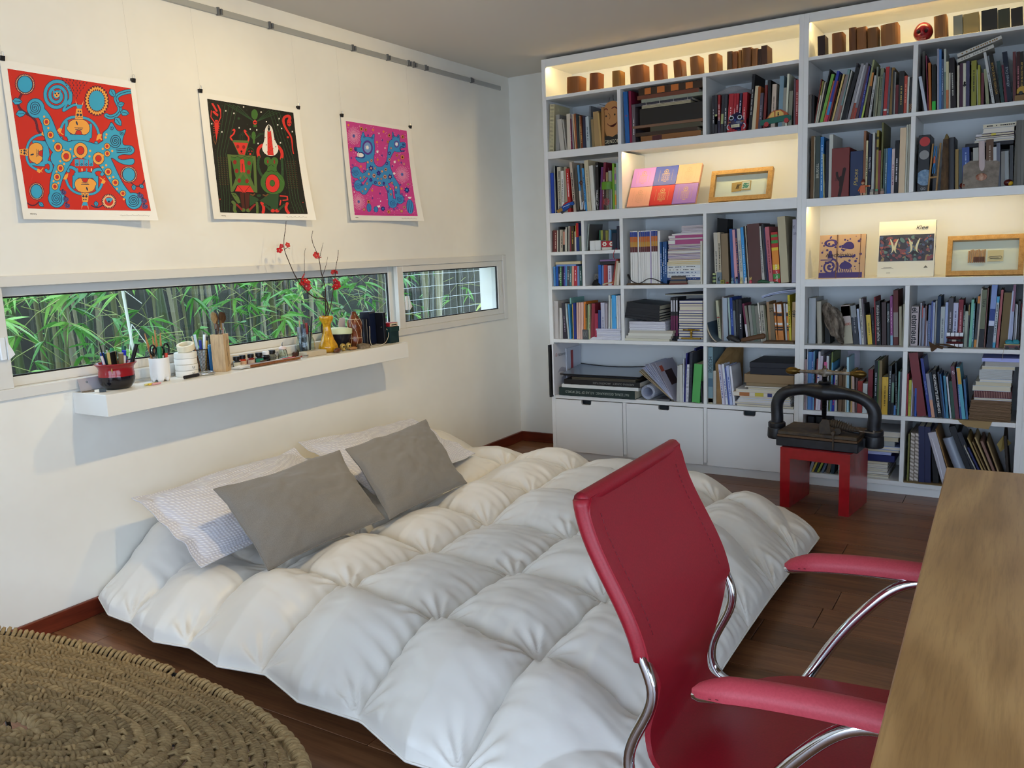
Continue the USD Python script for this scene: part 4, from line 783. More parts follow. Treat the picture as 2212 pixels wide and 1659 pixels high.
for k in range(30):
    t0 = k * 2 * np.pi / 30 + rw.uniform(-.04, .04)
    m.tube([disc(.595, t0, 0.0), disc(.615, t0 + .01, .006), disc(RW - .004, t0 + .02, .016), disc(RW + .006, t0 + .03, -.016), disc(.615, t0 + .04, -.006), disc(.595, t0 + .05, 0)], .0055, 5)
obj('rim_loops', m, grass, ws, True).SetCustomDataByKey('kind', 'stuff')
for k in range(8):
    t0 = k * np.pi / 4 + .35
    obj('frame_spoke', MB().tube([disc(.05, t0, -.045), disc(.55, t0, -.03), disc(RW, t0, -.006)], .006, 6), M('14161c', .4), ws, True)
for k in range(4):
    t0 = k * np.pi / 2 + .8; p = disc(.50, t0, -.036); q_ = p.copy(); q_[2] = 0.0; q_[:2] += (p[:2] - Cw[:2]) * .1
    obj('frame_leg', MB().tube([p, q_], .010, 8), M('14161c', .4), ws, True)
# ------------------------------------------------------------------ outside the window: ground, added dark backdrop, bamboo, wire
struct('garden_ground', MB().box(-9, -0.2, -3, 14, -0.25, -0.12), mottled('garden_earth', '2c2418', '463a26', (3, 3, 3), 0.9))
struct('terrace_ground', MB().box(-6, 11, -9, YR - 0.2, -0.25, -0.02), M('b4aea4', 0.8))  # out of view, pale ground that bounces daylight in at the rear
t = obj('garden_fence', MB().box(-5.3, -5.2, -2, 13, -0.12, 2.4), mottled('fence_dark', '14160f', '262a1c', (3, 3, 3), 0.9), None, False)  # dark sheet added for the shade deep in the bamboo
tag(t, 'dark overgrown fence far behind the bamboo stems outside the window', 'fence')
leaf_m = material('bamboo_leaf', {'o': ('object_info', {}), 'g': ('geometry', {}), 'a': ('math', {'math_type': 'add'}), 'fr': ('math', {'math_type': 'fraction'}),
    'r': ('rgb_ramp', {'ramp': [(0, lin('3f7a34')), (.35, lin('5c9a40')), (.6, lin('86b858')), (.8, lin('4e8c50')), (.93, lin('a8bc60')), (1, lin('c8b070'))]}), 'p': ('principled_bsdf', {'roughness': 0.38}), 't': ('translucent_bsdf', {}), 'x': ('mix_closure', {'fac': 0.32})},
    [('o.random', 'a.value1'), ('g.random_per_island', 'a.value2'), ('a.value', 'fr.value1'), ('fr.value', 'r.fac'), ('r.color', 'p.base_color'), ('r.color', 't.color'), ('p.BSDF', 'x.closure1'), ('t.BSDF', 'x.closure2')], 'x.closure')
culm_m = [M('3e4c28', .45), M('5a5c38', .5), M('2c3c26', .45), M('7c785c', .55), M('34382c', .5)]
stem_m = M('8a9450', .55)
br_ = random.Random(21)
def leaf_mesh(p, d, L, w_, droop):
    d = np.asarray(d, float); d /= np.linalg.norm(d); side = np.cross(d, [0, 0, 1.0]); side /= np.linalg.norm(side) + 1e-9; up = np.cross(side, d)
    tws = br_.uniform(-1.2, 1.2); side = side * math.cos(tws) + up * math.sin(tws)
    v = []
    for k, (a_, b_) in enumerate(((0, .12), (.18, .8), (.42, 1), (.7, .66), (1, 0.02))):
        c = np.asarray(p) + d * L * a_ - np.array([0, 0, 1.0]) * droop * L * a_ ** 2
        v += [c - side * w_ * b_ / 2, c + side * w_ * b_ / 2]
    f = [(0, 1, 3, 2), (2, 3, 5, 4), (4, 5, 7, 6), (6, 7, 9, 8)]
    return np.array(v), np.array(f)
#        y     x     culms leaves  nearness of the foliage
CL = [(2.05, -1.05, 2, 460, 0), (2.65, -1.25, 3, 400, 0), (3.3, -1.7, 7, 60, 0), (3.9, -2.0, 9, 40, 1), (3.75, -1.15, 2, 300, 0), (4.4, -1.3, 3, 340, 0), (5.0, -1.5, 4, 290, 1), (5.5, -2.2, 9, 60, 1), (6.6, -1.5, 6, 60, 1), (7.3, -2.4, 12, 50, 1), (5.0, -2.8, 12, 40, 1), (6.2, -3.3, 12, 40, 1), (8.6, -3.2, 12, 40, 1), (4.0, -3.4, 12, 40, 1)]
WHERE = ['leafy bamboo at the far left of the window', 'leafy bamboo behind the pots of pens', 'bare-stemmed bamboo behind the white bottle pot', 'dark bamboo stems behind the brushes', 'leafy bamboo behind the brushes', 'leafy bamboo behind the ink bottles', 'leafy bamboo behind the yellow vase',
         'grey bamboo stems behind the black boxes', 'bamboo with broad leaves behind the small right window pane', 'grey bamboo stems deep behind the small right pane', 'dark bamboo stems deep behind the ink bottles', 'dark bamboo stems deep behind the yellow vase', 'dark bamboo stems deepest at the right pane', 'dark bamboo stems deep behind the white tape rolls']
for ci_, (yc, xc, ncu, nle, far) in enumerate(CL):
    t = thing('bamboo_plant', WHERE[ci_], 'bamboo', 'bamboo outside the window')
    for k in range(ncu):
        y0 = yc + br_.uniform(-.45, .45); x0 = xc - .25 + br_.uniform(-.35, .25); lean = (br_.uniform(-.12, .12), br_.uniform(-.16, .16)); r_c = br_.uniform(.011, .024)
        hh = 2.9; zs = []; rs = []; z = -.12
        while z < hh:
            zs += [z, z + .008, z + .016]; rs += [r_c, r_c * 1.16, r_c]; z += .2 + .1 * br_.random()
        zs = np.array(zs); u_ = (zs + .12) / 3
        obj('culm', MB().tube(np.c_[x0 + lean[0] * u_ * 2 + .05 * u_ ** 2, y0 + lean[1] * u_ * 2, zs], rs, 7), culm_m[(ci_ * 3 + k) % 5 if not (4 < yc < 8 and far) else (3, 4, 1)[k % 3]], t, True)
    fol, stems, singles = MB(), MB(), 0
    n = 0
    while n < nle:
        p = np.array([xc + br_.uniform(-.35, .55), yc + br_.uniform(-.55, .55), br_.uniform(.45, 1.62)])
        p[0] = min(p[0], -.42)
        an = br_.uniform(0, 6.28); q_ = p + np.array([.25 * math.cos(an), .25 * math.sin(an), br_.uniform(.0, .2)])
        q_[0] = min(q_[0], -.4)
        stems.tube([q_, (p + q_) / 2 + [0, 0, .02], p], [.0025, .002, .0012], 4)
        for c in range(br_.randint(4, 7)):
            a2 = an + math.pi + br_.uniform(-1.1, 1.1); d = (math.cos(a2), math.sin(a2), br_.uniform(-.75, .25))
            L_ = br_.uniform(.09, .19); v_, f_ = leaf_mesh(p, d, L_, br_.uniform(.014, .025) * (1.9 if ci_ == 8 else 1), br_.uniform(.1, .6))
            if v_[:, 0].max() > -.24: continue
            if singles < 24 and xc > -1.6: obj('leaf', MB().add(v_, f_), leaf_m, t, False); singles += 1
            else: fol.add(v_, f_)
            n += 1
    if fol.n: obj('foliage', fol, leaf_m, t, False).SetCustomDataByKey('kind', 'stuff')
    obj('twigs', stems, stem_m, t, True).SetCustomDataByKey('kind', 'stuff')
t = obj('garden_post', MB().box(-.38, -.30, 5.40, 5.52, -.12, 2.6, b=.004), M('e8eef2', .6), None, False)
tag(t, 'white post outside the small right window pane', 'post')
t = thing('wire_fence', 'thin wire mesh fence among the bamboo, seen in the right pane', 'fence')
m = MB()
for k in range(9): m.tube([(-1.02, 5.2, .55 + k * .1), (-1.02, 8.6, .55 + k * .1)], .0016, 4)
obj('horizontal_wires', m, M('b8bcba', .4, metal=.6), t).SetCustomDataByKey('kind', 'stuff')
m = MB()
for k in range(36): m.tube([(-1.02, 5.2 + k * .095, .5), (-1.02, 5.2 + k * .095, 1.4)], .0012, 4)
obj('vertical_wires', m, M('b8bcba', .4, metal=.6), t).SetCustomDataByKey('kind', 'stuff')
for k in range(2): obj('fence_stake', MB().tube([(-1.04, 5.2 + k * 3.4, -.12), (-1.04, 5.2 + k * 3.4, 1.45)], .015, 8), M('6a6a60', .6), t)
t = thing('garden_cane', 'thin pale cane with strings standing outside behind the pen pots', 'cane')
obj('cane', MB().tube([(-.62, 2.62, -.12), (-.60, 2.56, .9), (-.58, 2.47, 1.9)], .007, 8), M('dcdcd0', .5), t, True)
obj('strings', MB().tube([(-.60, 2.56, 1.12), (-.50, 2.44, .88)], .002, 4).tube([(-.60, 2.56, 1.12), (-.55, 2.7, .86)], .002, 4).tube([(-.585, 2.49, 1.32), (-.56, 2.6, 1.22)], .002, 4), M('d8d8d0', .6), t)

# ------------------------------------------------------------------ things on the ledge
ZL = .921
def pen(name, label, cat, base, tip, r, parts, group):
    """parts: (name, from, to, radius factor, colour, roughness) along base-tip"""
    t = thing(name, label, cat, group); b_, e = np.asarray(base, float), np.asarray(tip, float)
    for nm, f0, f1, rf, col, ro in parts:
        rf = rf if isinstance(rf, (list, tuple)) else (rf, rf)
        obj(nm, MB().tube([b_ + (e - b_) * f0, b_ + (e - b_) * f1], [r * rf[0], r * rf[1]], 10), M(col, ro), t, 40)
    return t
def marker(label, base, tip, body, cap, r=.0075, group='markers and pens in the red pot', split=.55):
    return pen('marker_pen', label, 'pen', base, tip, r, [('barrel', 0, split, 1, body, .35), ('cap', split, 1, 1.12, cap, .3)], group)
px_, py_ = .096, 2.0
t = thing('plant_pot', 'round glazed pot, red above and black below, full of pens', 'pot')
obj('black_lower_body', MB().lathe([(0, ZL), (.040, ZL), (.052, ZL + .006), (.064, ZL + .022), (.068, ZL + .040), (.068, ZL + .052)], (px_, py_, 0), 36), M('0e0c14', .12, spec=.6), t, True)
obj('red_upper_body', MB().lathe([(.068, ZL + .052), (.067, ZL + .060), (.068, ZL + .064), (.066, ZL + .068), (.067, ZL + .072), (.065, ZL + .078), (.067, ZL + .088), (.076, ZL + .098), (.079, ZL + .102), (.078, ZL + .105), (.073, ZL + .104), (.062, ZL + .088), (.060, ZL + .06), (.05, ZL + .02), (0, ZL + .012)], (px_, py_, 0), 36), M('8e0e18', .14, spec=.6), t, True)
zb = ZL + .016
def inpot(dx, dy, tx, ty, h): return (px_ + dx, py_ + dy, zb), (px_ + tx, py_ + ty, ZL + h)
marker('marker pen with a blue cap in the middle of the red pot', *inpot(.015, .02, .03, .024, .152), 'e4e4e0', '1c2ac0')
marker('marker pen with a green cap and white barrel in the red pot', *inpot(0, .035, -.005, .047, .165), 'e0e2dc', '10503a')
marker('whiteboard marker with a black cap leaning right in the red pot', *inpot(.03, .02, .02, .088, .168), 'e8e8e4', '121418', split=.5)
marker('marker pen with a bright green cap at the back of the red pot', *inpot(-.03, .0, -.04, .018, .160), '22306a', '1a7a44')
marker('dark blue felt pen at the left of the red pot', *inpot(-.01, -.03, .0, -.052, .150), '1a2450', '1c3a8a')
marker('slim red pen at the left rim of the red pot', *inpot(.01, -.035, .015, -.064, .138), 'c02030', 'd8c8c8', .0045)
marker('dull green felt pen beside the black box in the red pot', *inpot(.0, -.02, .01, -.042, .148), '2a4a3a', '3a5a44', .006)
marker('slim white pen before the blue-capped marker in the red pot', *inpot(.03, .01, .046, .012, .132), 'e0dcd6', 'e8e6e2', .005)
marker('brownish metallic pen in the red pot', *inpot(.025, 0, .05, -.004, .145), '6a5a3c', '7a6a48', .009)
marker('black felt pen standing behind the metallic pen in the red pot', *inpot(.0, .0, .012, -.008, .150), '14161c', '1c2230', .009)
t = thing('pencil_case', 'flat black metal case with gold edges standing in the red pot', 'case')
T = tr(px_ + .035, py_ - .028, zb) @ rot((1, 0, 0), 3) @ rot((0, 0, 1), 20)
obj('case_body', MB().box(-.006, .006, -.017, .017, .03, .136, T=T, b=.001), M('0c0c10', .25), t, False)
obj('gold_edge', MB().box(-.0065, .0065, -.0195, -.017, .03, .137, T=T).box(-.0065, .0065, .017, .0195, .03, .137, T=T), M('b8a060', .3, metal=.6), t, False)
pen('paint_brush', 'long thin black brush rising highest at the left of the red pot', 'brush', *inpot(.0, -.03, .01, -.066, .20), .0028, [('handle', 0, .8, 1, '14141a', .3), ('bristles', .8, 1, (1, .2), '0c0c0e', .8)], 'brushes in the red pot')
pen('paint_brush', 'short dark-tipped brush behind the black case in the red pot', 'brush', *inpot(-.01, -.01, -.005, -.030, .182), .003, [('handle', 0, .86, 1, 'b8bcc0', .3), ('bristles', .86, 1, (1, .2), '0c0c0e', .8)], 'brushes in the red pot')
# white pot cut from a bottle, with scissors and tools
bx, by = .10, 2.195
t = thing('pen_cup', 'white cup cut from a plastic bottle, with scalloped feet', 'cup')
m = MB(); sides = 60; prof_ = [(0, .008), (.024, .006), (.034, .0), (.039, .012), (.0405, .035), (.0400, .10), (.0385, .10), (.0385, .02), (0, .014)]
g_ = np.arange(sides) * 2 * np.pi / sides; V_ = []
for rr_, zz_ in prof_:
    sc_ = 1 - (.22 * np.clip(np.cos(g_ * 5), 0, 1) if .0 <= zz_ < .02 and rr_ > .02 else 0); V_.append(np.stack([bx + rr_ * sc_ * np.cos(g_), by + rr_ * sc_ * np.sin(g_), np.full(sides, ZL + zz_) + (.012 * np.clip(np.cos(g_ * 5), 0, 1) if zz_ == 0 else 0)], -1))
V_ = np.array(V_); i, j = np.meshgrid(np.arange(len(prof_) - 1), np.arange(sides), indexing='ij')
m.add(V_.reshape(-1, 3), np.stack([i * sides + j, i * sides + (j + 1) % sides, (i + 1) * sides + (j + 1) % sides, (i + 1) * sides + j], -1).reshape(-1, 4))
obj('cup_wall', m, M('e8e8e8', .3), t, True)
zb = ZL + .018
def incup(dx, dy, tx, ty, h): return (bx + dx, by + dy, zb), (bx + tx, by + ty, ZL + h)
marker('green marker pen at the front of the white bottle cup', *incup(.02, -.01, .022, -.008, .148), '1c5a34', '1f7040', .009, 'tools in the white bottle cup')
for lab, q_ in (('leftmost', incup(-.01, -.01, -.012, -.045, .205)), ('tallest', incup(-.01, .01, -.02, .008, .215)), ('middle', incup(-.015, .0, -.018, -.006, .19)), ('right-hand', incup(-.01, .015, -.015, .03, .20))):
    pen('modelling_tool', f'{lab} wooden modelling tool in the white bottle cup', 'tool', *q_, .004, [('shaft', 0, .6, 1, '9a6a40', .6), ('blade', .6, 1, (1.5, .5), 'b07a4a', .55)], 'tools in the white bottle cup')
marker('red-handled tool low in the white bottle cup', *incup(.02, .012, .03, .016, .118), 'c03a28', 'c8402c', .006, 'tools in the white bottle cup')
marker('dark green pencil behind the red tool in the white cup', *incup(.015, .01, .02, .024, .135), '2a5a3a', '2a5a3a', .004, 'tools in the white bottle cup')
for lab, s in (('left', -1), ('right', 1)):
    t = thing('scissors', f'black-handled scissors at the {lab} of the white bottle cup', 'scissors', 'scissors in the white bottle cup')
    c = np.array([bx + .012, by + s * .026, ZL + .135])
    obj('finger_loop', MB().tube([c + [0, s * .006 + .013 * math.cos(a_), .021 * math.sin(a_)] for a_ in np.linspace(0, 6.28, 19)[:-1]], .0035, 7, closed=True), M('0e0e12', .3), t, True)
    obj('finger_loop', MB().tube([c + [-.01, -s * .01 + .010 * math.cos(a_), -.008 + .017 * math.sin(a_)] for a_ in np.linspace(0, 6.28, 19)[:-1]], .0033, 7, closed=True), M('0e0e12', .3), t, True)
    obj('blades', MB().hull([(bx + .008, by + s * .012, zb), (bx + .010, by + s * .016, zb), (bx + .008, by + s * .028, ZL + .118), (bx + .013, by + s * .018, ZL + .118), (bx + .012, by + s * .024, ZL + .118)]), chrome, t, False)
# tape rolls
tx_, ty_ = .075, 2.345; tape_col = ['ebe9e2', 'e6e4de', 'edebe6', 'e4e2da']
for k in range(4):
    t = thing('tape_roll', f'{("lowest", "second lowest", "third", "uppermost level")[k]} white tape roll of the stack behind the magnifier', 'tape', 'stacked white tape rolls')
    z0 = ZL + .026 * k; ox = .002 * math.sin(k * 2.2)
    obj('tape', MB().lathe([(.030, z0 + .0005), (.046, z0 + .0005), (.0475, z0 + .002), (.0475, z0 + .0235), (.046, z0 + .0255), (.030, z0 + .0255), (.030, z0 + .0005)], (tx_ + ox, ty_, 0), 36), M(tape_col[k], .5), t, 50)
    if k < 2: obj('printed_mark', MB().tube([(tx_ + ox + .0472, ty_ - .006, z0 + .018), (tx_ + ox + .048, ty_ - .004, z0 + .009), (tx_ + ox + .048, ty_ + .002, z0 + .009), (tx_ + ox + .0475, ty_ + .004, z0 + .018)], .0011, 5), M('2a2a30', .5), t)
t = thing('tape_roll', 'tilted cream tape roll on top of the white stack', 'tape', 'stacked white tape rolls')
T = tr(tx_, ty_ + .006, ZL + .125) @ rot((1, 0, 0), 14) @ rot((0, 1, 0), 8)
obj('tape', MB().lathe([(.026, -.012), (.036, -.012), (.037, -.01), (.037, .012), (.036, .014), (.026, .014), (.026, -.012)], sides=32, T=T), M('e0d6bc', .5), t, 50)
# magnifier
t = thing('magnifying_glass', 'magnifying glass with a black handle lying before the tape rolls', 'magnifier')
obj('handle', MB().tube([(.165, 2.262, ZL + .008), (.158, 2.338, ZL + .009)], .0075, 12), M('14141a', .35), t, 40)
obj('rim', MB().tube([(.14 + .036 * math.cos(a_), 2.392 + .036 * math.sin(a_), ZL + .008) for a_ in np.linspace(0, 6.28, 33)[:-1]], .0055, 8, closed=True).tube([(.158, 2.338, ZL + .009), (.154, 2.358, ZL + .008)], .004, 8), chrome, t, True)
obj('lens', MB().ball((.14, 2.392, ZL + .008), (.034, .034, .004), 3), clear_glass, t, True)
# black mesh cup
mx, my = .055, 2.445
t = thing('mesh_cup', 'black wire-mesh pencil cup between tape rolls and wooden vase', 'cup')
obj('rim', MB().tube([(mx + .030 * math.cos(a_), my + .030 * math.sin(a_), ZL + .104) for a_ in np.linspace(0, 6.28, 25)[:-1]], .002, 6, closed=True), M('121216', .4), t, True)
m = MB()
for k in range(30):
    for sg_ in (-1, 1):
        m.tube([(mx + .029 * math.cos(k * .2094 + sg_ * z_ * 9), my + .029 * math.sin(k * .2094 + sg_ * z_ * 9), ZL + .002 + z_) for z_ in np.linspace(0, .101, 5)], .0007, 3, caps=False)
obj('wire_mesh', m, M('121216', .4), t).SetCustomDataByKey('kind', 'stuff')
obj('base', MB().lathe([(0, ZL + .0005), (.029, ZL + .0005), (.029, ZL + .004), (0, ZL + .004)], (mx, my, 0), 20), M('121216', .4), t, 40)
for lab, dy, ty2, h, c1, c2 in (('pale blue pen', -.008, -.030, .172, 'b8d4ec', 'c8dcf0'), ('white pen', .006, .022, .168, 'dce4ea', 'e8eef2'), ('blue-tipped pen', 0, -.004, .145, 'd8dce4', '2a3a9a'), ('yellow knife', .012, .03, .14, 'd8b048', 'd8b048'), ('thin brown brush', -.012, -.045, .168, '8a5a34', 'c8b8a0'), ('black pen', .015, .034, .158, '1a1a20', '1a1a20')):
    marker(f'{lab} standing in the black mesh cup', (mx, my + dy, ZL + .006), (mx + .004, my + ty2, ZL + h), c1, c2, .0055 if 'brush' not in lab else .003, 'pens in the black mesh cup', .7)
t = thing('blue_case', 'translucent bright blue plastic case between mesh cup and wooden vase', 'case')
obj('case', MB().box(.03, .052, 2.492, 2.516, ZL + .0005, ZL + .112, b=.003), M('2a8ad8', .2, spec=.6), t, False)
obj('case_lid', MB().box(.029, .053, 2.491, 2.517, ZL + .085, ZL + .118, b=.003), M('3a9ae0', .2, spec=.6), t, False)
# wooden vase with brushes
vx, vy = .117, 2.50
lw = wood('pale_wood', 'a88a64', 'c4a67c', 'd0b48c', (30, 30, 4), .3, .5)
t = thing('brush_vase', 'pale wooden square brush vase with a dark crack', 'vase')
T = tr(vx, vy, ZL) @ rot((0, 0, 1), 28)
m = MB()
for x0, x1, y0, y1 in ((-.03, .03, -.03, -.022), (-.03, .03, .022, .03), (-.03, -.022, -.022, .022), (.022, .03, -.022, .022)): m.box(x0, x1, y0, y1, .0005, .168, T=T, b=.001)
m.box(-.022, .022, -.022, .022, .0005, .01, T=T)
obj('body', m, lw, t, False)
obj('crack', MB().tube([(.0302, -.002, .02), (.0303, .001, .06), (.0303, -.001, .10), (.0302, .002, .14)], .0008, 4, T=T).tube([(.0302, .012, .03), (.0302, .011, .08), (.0302, .014, .15)], .0005, 4, T=T), M('4a3620', .8), t)
brw = random.Random(8)
for k, (dy, dx, h, rb, col, hc) in enumerate(((-.014, .0, .268, .0085, 'b89868', '2a2024'), (-.004, -.008, .262, .009, '7a5a3a', 'b8b8bc'), (.012, .004, .266, .0085, '6a4a2c', '8a2a24'), (.022, -.004, .264, .010, '5a3c24', 'c0bcb4'), (.004, .01, .23, .004, '8a6a40', 'c88a28'), (.016, -.012, .24, .005, '6a5038', '9ab0b8'), (-.01, .012, .225, .004, '4a3020', 'a84838'), (.0, -.014, .22, .004, 'a8a098', '8a5a34'))):
    t = thing('paint_brush', f'{("soft pale-haired", "broad grey-handled", "red-handled round", "widest dark", "small ochre-handled", "small blue-grey-handled", "small red-brown", "smallest back")[k]} brush in the wooden vase', 'brush', 'brushes in the wooden vase')
    b0 = np.array([vx + dx * .6, vy + dy * .5, ZL + .014]); e0 = np.array([vx + dx * 1.2, vy + dy * 1.5, ZL + h]); d_ = e0 - b0
    obj('handle', MB().tube([b0, b0 + d_ * .62, b0 + d_ * .70], [.003, .0042, .0036], 8), M(hc, .4), t, True)
    obj('ferrule', MB().tube([b0 + d_ * .70, b0 + d_ * .80], [.0042, .0052], 8), chrome, t, 40)
    if rb > .006:
        m = MB()
        for _ in range(110):
            a_, q_ = brw.uniform(0, 6.28), brw.random() ** .5; s0 = b0 + d_ * .80 + np.array([math.cos(a_), math.sin(a_), 0]) * .0045 * q_; s1 = e0 + np.array([math.cos(a_) * rb * 1.3, math.sin(a_) * rb * 1.3, brw.uniform(-.012, .006)]) * q_ + [0, 0, -.006 * q_]
            md = (s0 + s1) / 2 + np.array([math.cos(a_), math.sin(a_), 0]) * rb * .55 * q_; m.tube([s0, md, s1], [.0009, .0008, .0004], 3, caps=False)
        obj('bristles', m, M(col, .8), t, True).SetCustomDataByKey('kind', 'stuff')
    else: obj('bristles', MB().tube([b0 + d_ * .8, b0 + d_ * .9, e0], [rb, rb * .9, .001], 8), M(col, .8), t, True)
# ink bottles
for k, (ix, iy, lab, gc, lidc, labc) in enumerate(((.075, 2.618, 'small ink bottle with a cream label, nearest the wooden vase', '2a2a2c', '121214', 'c8c0a8'), (.065, 2.662, 'ink bottle of orange-red ink, left of the other red bottle', 'b0381e', '121214', 'c8a080'), (.065, 2.712, 'ink bottle of dark red ink, beside the green-labelled bottle', '7a2420', '121214', 'b8a898'), (.065, 2.762, 'dark ink bottle with a green label', '101418', '101014', '2a8a6a'), (.055, 2.815, 'dark ink bottle with a white lid', '14161a', 'e4e4e4', None), (.050, 2.858, 'clear ink bottle with a black lid', 'a8b0ae', '101014', None))):
    t = thing('ink_bottle', lab, 'bottle', 'ink bottles on the ledge'); w_ = .017 + (.002 if k > 2 else 0)
    obj('glass', MB().lathe([(0, ZL + .0005), (w_, ZL + .0005), (w_ + .001, ZL + .003), (w_ + .001, ZL + .026), (w_ * .7, ZL + .032), (w_ * .7, ZL + .036), (0, ZL + .036)], (ix, iy, 0), 24), M(gc, .08, spec=.6, **({'transmission_weight': .9} if k == 5 else {})), t, 40)
    obj('lid', MB().lathe([(0, ZL + .034), (w_ * .86, ZL + .034), (w_ * .9, ZL + .036), (w_ * .9, ZL + .049), (w_ * .8, ZL + .051), (0, ZL + .051)], (ix, iy, 0), 24), M(lidc, .35), t, 40)
    if labc:
        a_ = np.linspace(-1.2, .9, 9) - .35; rr_ = w_ + .0016
        v_ = np.vstack([np.c_[ix + rr_ * np.cos(a_), iy + rr_ * np.sin(a_), np.full(9, ZL + z_)] for z_ in (.006, .024)])
        obj('paper_label', MB().add(v_, [(c, c + 1, c + 10, c + 9) for c in range(8)]), M(labc, .7), t, True)
# flat brush lying down
t = thing('flat_brush', 'wide flat brush with white hair and a brown wooden handle, lying on the ledge', 'brush')
T = tr(.152, 2.612, ZL) @ rot((0, 0, 1), 86)
obj('handle', MB().prism(sg.Polygon([(0, -.02), (.06, -.022), (.16, -.012), (.30, -.008), (.315, 0), (.30, .008), (.16, .012), (.06, .022), (0, .02)]), .012, T @ tr(0, 0, .003)), wood('brush_handle_wood', '6a3c1a', '83512a', '94602f', (60, 60, 60), .3, .4), t, False)
m = MB()
for _ in range(260):
    a_, z_ = brw.uniform(-.021, .021), brw.uniform(.003, .015); m.tube([(.002, a_, z_), (-.03, a_ * 1.1, z_ * .9 + .002), (-.062 + brw.uniform(-.012, .008), a_ * 1.25, max(.001, z_ * .5))], [.0008, .0008, .0003], 3, caps=False, T=T)
obj('hair', m, M('e4e6e6', .6), t, True).SetCustomDataByKey('kind', 'stuff')
marker('red and white pencil lying behind the flat brush', (.10, 2.80, ZL + .005), (.105, 2.955, ZL + .005), 'e4e4e4', 'c02020', .004, 'pencils on the ledge', .45)
marker('dark metal scriber lying behind the flat brush', (.088, 2.74, ZL + .004), (.088, 2.90, ZL + .004), '2a2024', '1a1a1e', .003, 'pencils on the ledge', .5)
t = thing('metal_clip', 'small dull metal sharpener behind the flat brush', 'sharpener')
obj('body', MB().box(.10, .115, 2.735, 2.765, ZL + .0005, ZL + .017, b=.001), M('6a6256', .35, metal=.8), t, False)
obj('blade', MB().box(.101, .114, 2.737, 2.76, ZL + .017, ZL + .0185), chrome, t, False)
# sieve bottle, seed ball, block, jar
t = thing('oil_cruet', 'small glass cruet with a pale lid and a drinking spout', 'bottle')
obj('glass', MB().lathe([(0, ZL + .0005), (.025, ZL + .0005), (.026, ZL + .004), (.020, ZL + .035), (.016, ZL + .048), (.0145, ZL + .048), (.018, ZL + .034), (.0235, ZL + .006), (0, ZL + .004)], (.055, 2.925, 0), 28), clear_glass, t, True)
obj('lid', MB().lathe([(0, ZL + .046), (.018, ZL + .046), (.019, ZL + .05), (.018, ZL + .058), (.010, ZL + .063), (0, ZL + .064)], (.055, 2.925, 0), 24), M('d8c8c4', .4), t, True)
obj('spout', MB().tube([(.055, 2.925, ZL + .06), (.056, 2.922, ZL + .072), (.057, 2.926, ZL + .082)], [.004, .003, .002], 8).tube([(.055, 2.923, ZL + .058), (.058, 2.940, ZL + .008)], .0014, 6), M('8a8a88', .3, metal=.8), t, True)
t = thing('seed_pod', 'spiky round brown seed ball beside the glass cruet', 'seed'); m = MB().ball((.10, 2.962, ZL + .017), .012, 2)
gg = np.random.default_rng(2)
for _ in range(70):
    d_ = gg.normal(size=3); d_ /= np.linalg.norm(d_)
    if d_[2] < -.75: continue
    m.tube([np.array([.10, 2.962, ZL + .017]) + d_ * .010, np.array([.10, 2.962, ZL + .017]) + d_ * .018], [.0022, .0005], 4)
obj('spiky_shell', m, M('4a2a1c', .8), t, True)
t = obj('wood_block', MB().box(.095, .155, 2.995, 3.125, ZL + .0005, ZL + .026, T=rot((0, 0, 1), -4, (.12, 3.06, 0)), b=.0015), M('b8aa92', .7), None, False); tag(t, 'small pale wooden block in front of the glass jar', 'block')
t = thing('pencil_sharpener', 'little shiny metal screws and clip at the end of the flat brush', 'tool'); obj('clip', MB().tube([(.15, 2.955, ZL + .008), (.15, 2.985, ZL + .008)], .0065, 10).tube([(.15, 2.99, ZL + .008), (.15, 3.0, ZL + .010)], .005, 8), chrome, t, 40)
jx, jy = .062, 3.075
t = thing('glass_jar', 'clear glass jar holding pens and brushes beside the yellow vase', 'jar')
obj('jar_glass', MB().lathe([(0, ZL + .0005), (.040, ZL + .0005), (.045, ZL + .006), (.048, ZL + .04), (.046, ZL + .075), (.038, ZL + .092), (.038, ZL + .118), (.036, ZL + .118), (.036, ZL + .092), (.044, ZL + .074), (.0455, ZL + .04), (.043, ZL + .008), (0, ZL + .006)], (jx, jy, 0), 36), clear_glass, t, True)
for k, (dx, dy, ex, ey, h, r_p, c1, c2, lab) in enumerate(((-.01, -.02, -.012, -.026, .145, .008, '3c4a5e', '8a929c', 'blue-grey felt pen'), (.0, -.01, .004, -.014, .160, .008, '2a3444', '39424e', 'dark slate felt pen'), (.01, .006, .01, .006, .165, .006, 'd4d4dc', '8a2a2a', 'white pen with a red top'), (-.01, .012, -.014, .012, .18, .004, '3a2a20', '6a4a34', 'brown-handled brush'), (.012, .016, .016, .042, .195, .004, '101014', '101014', 'black pencil'), (-.015, .0, -.02, -.012, .178, .003, '7a5a34', 'b09a70', 'thin tan brush'), (.0, .02, .0, .026, .15, .006, '14161a', '22262e', 'black pen'), (.015, -.014, .02, -.02, .138, .007, '4a5666', '5a6676', 'short grey felt pen'))):
    marker(f'{lab} standing in the glass jar', (jx + dx, jy + dy, ZL + .008), (jx + ex, jy + ey, ZL + h), c1, c2, r_p, 'pens in the glass jar', .62)
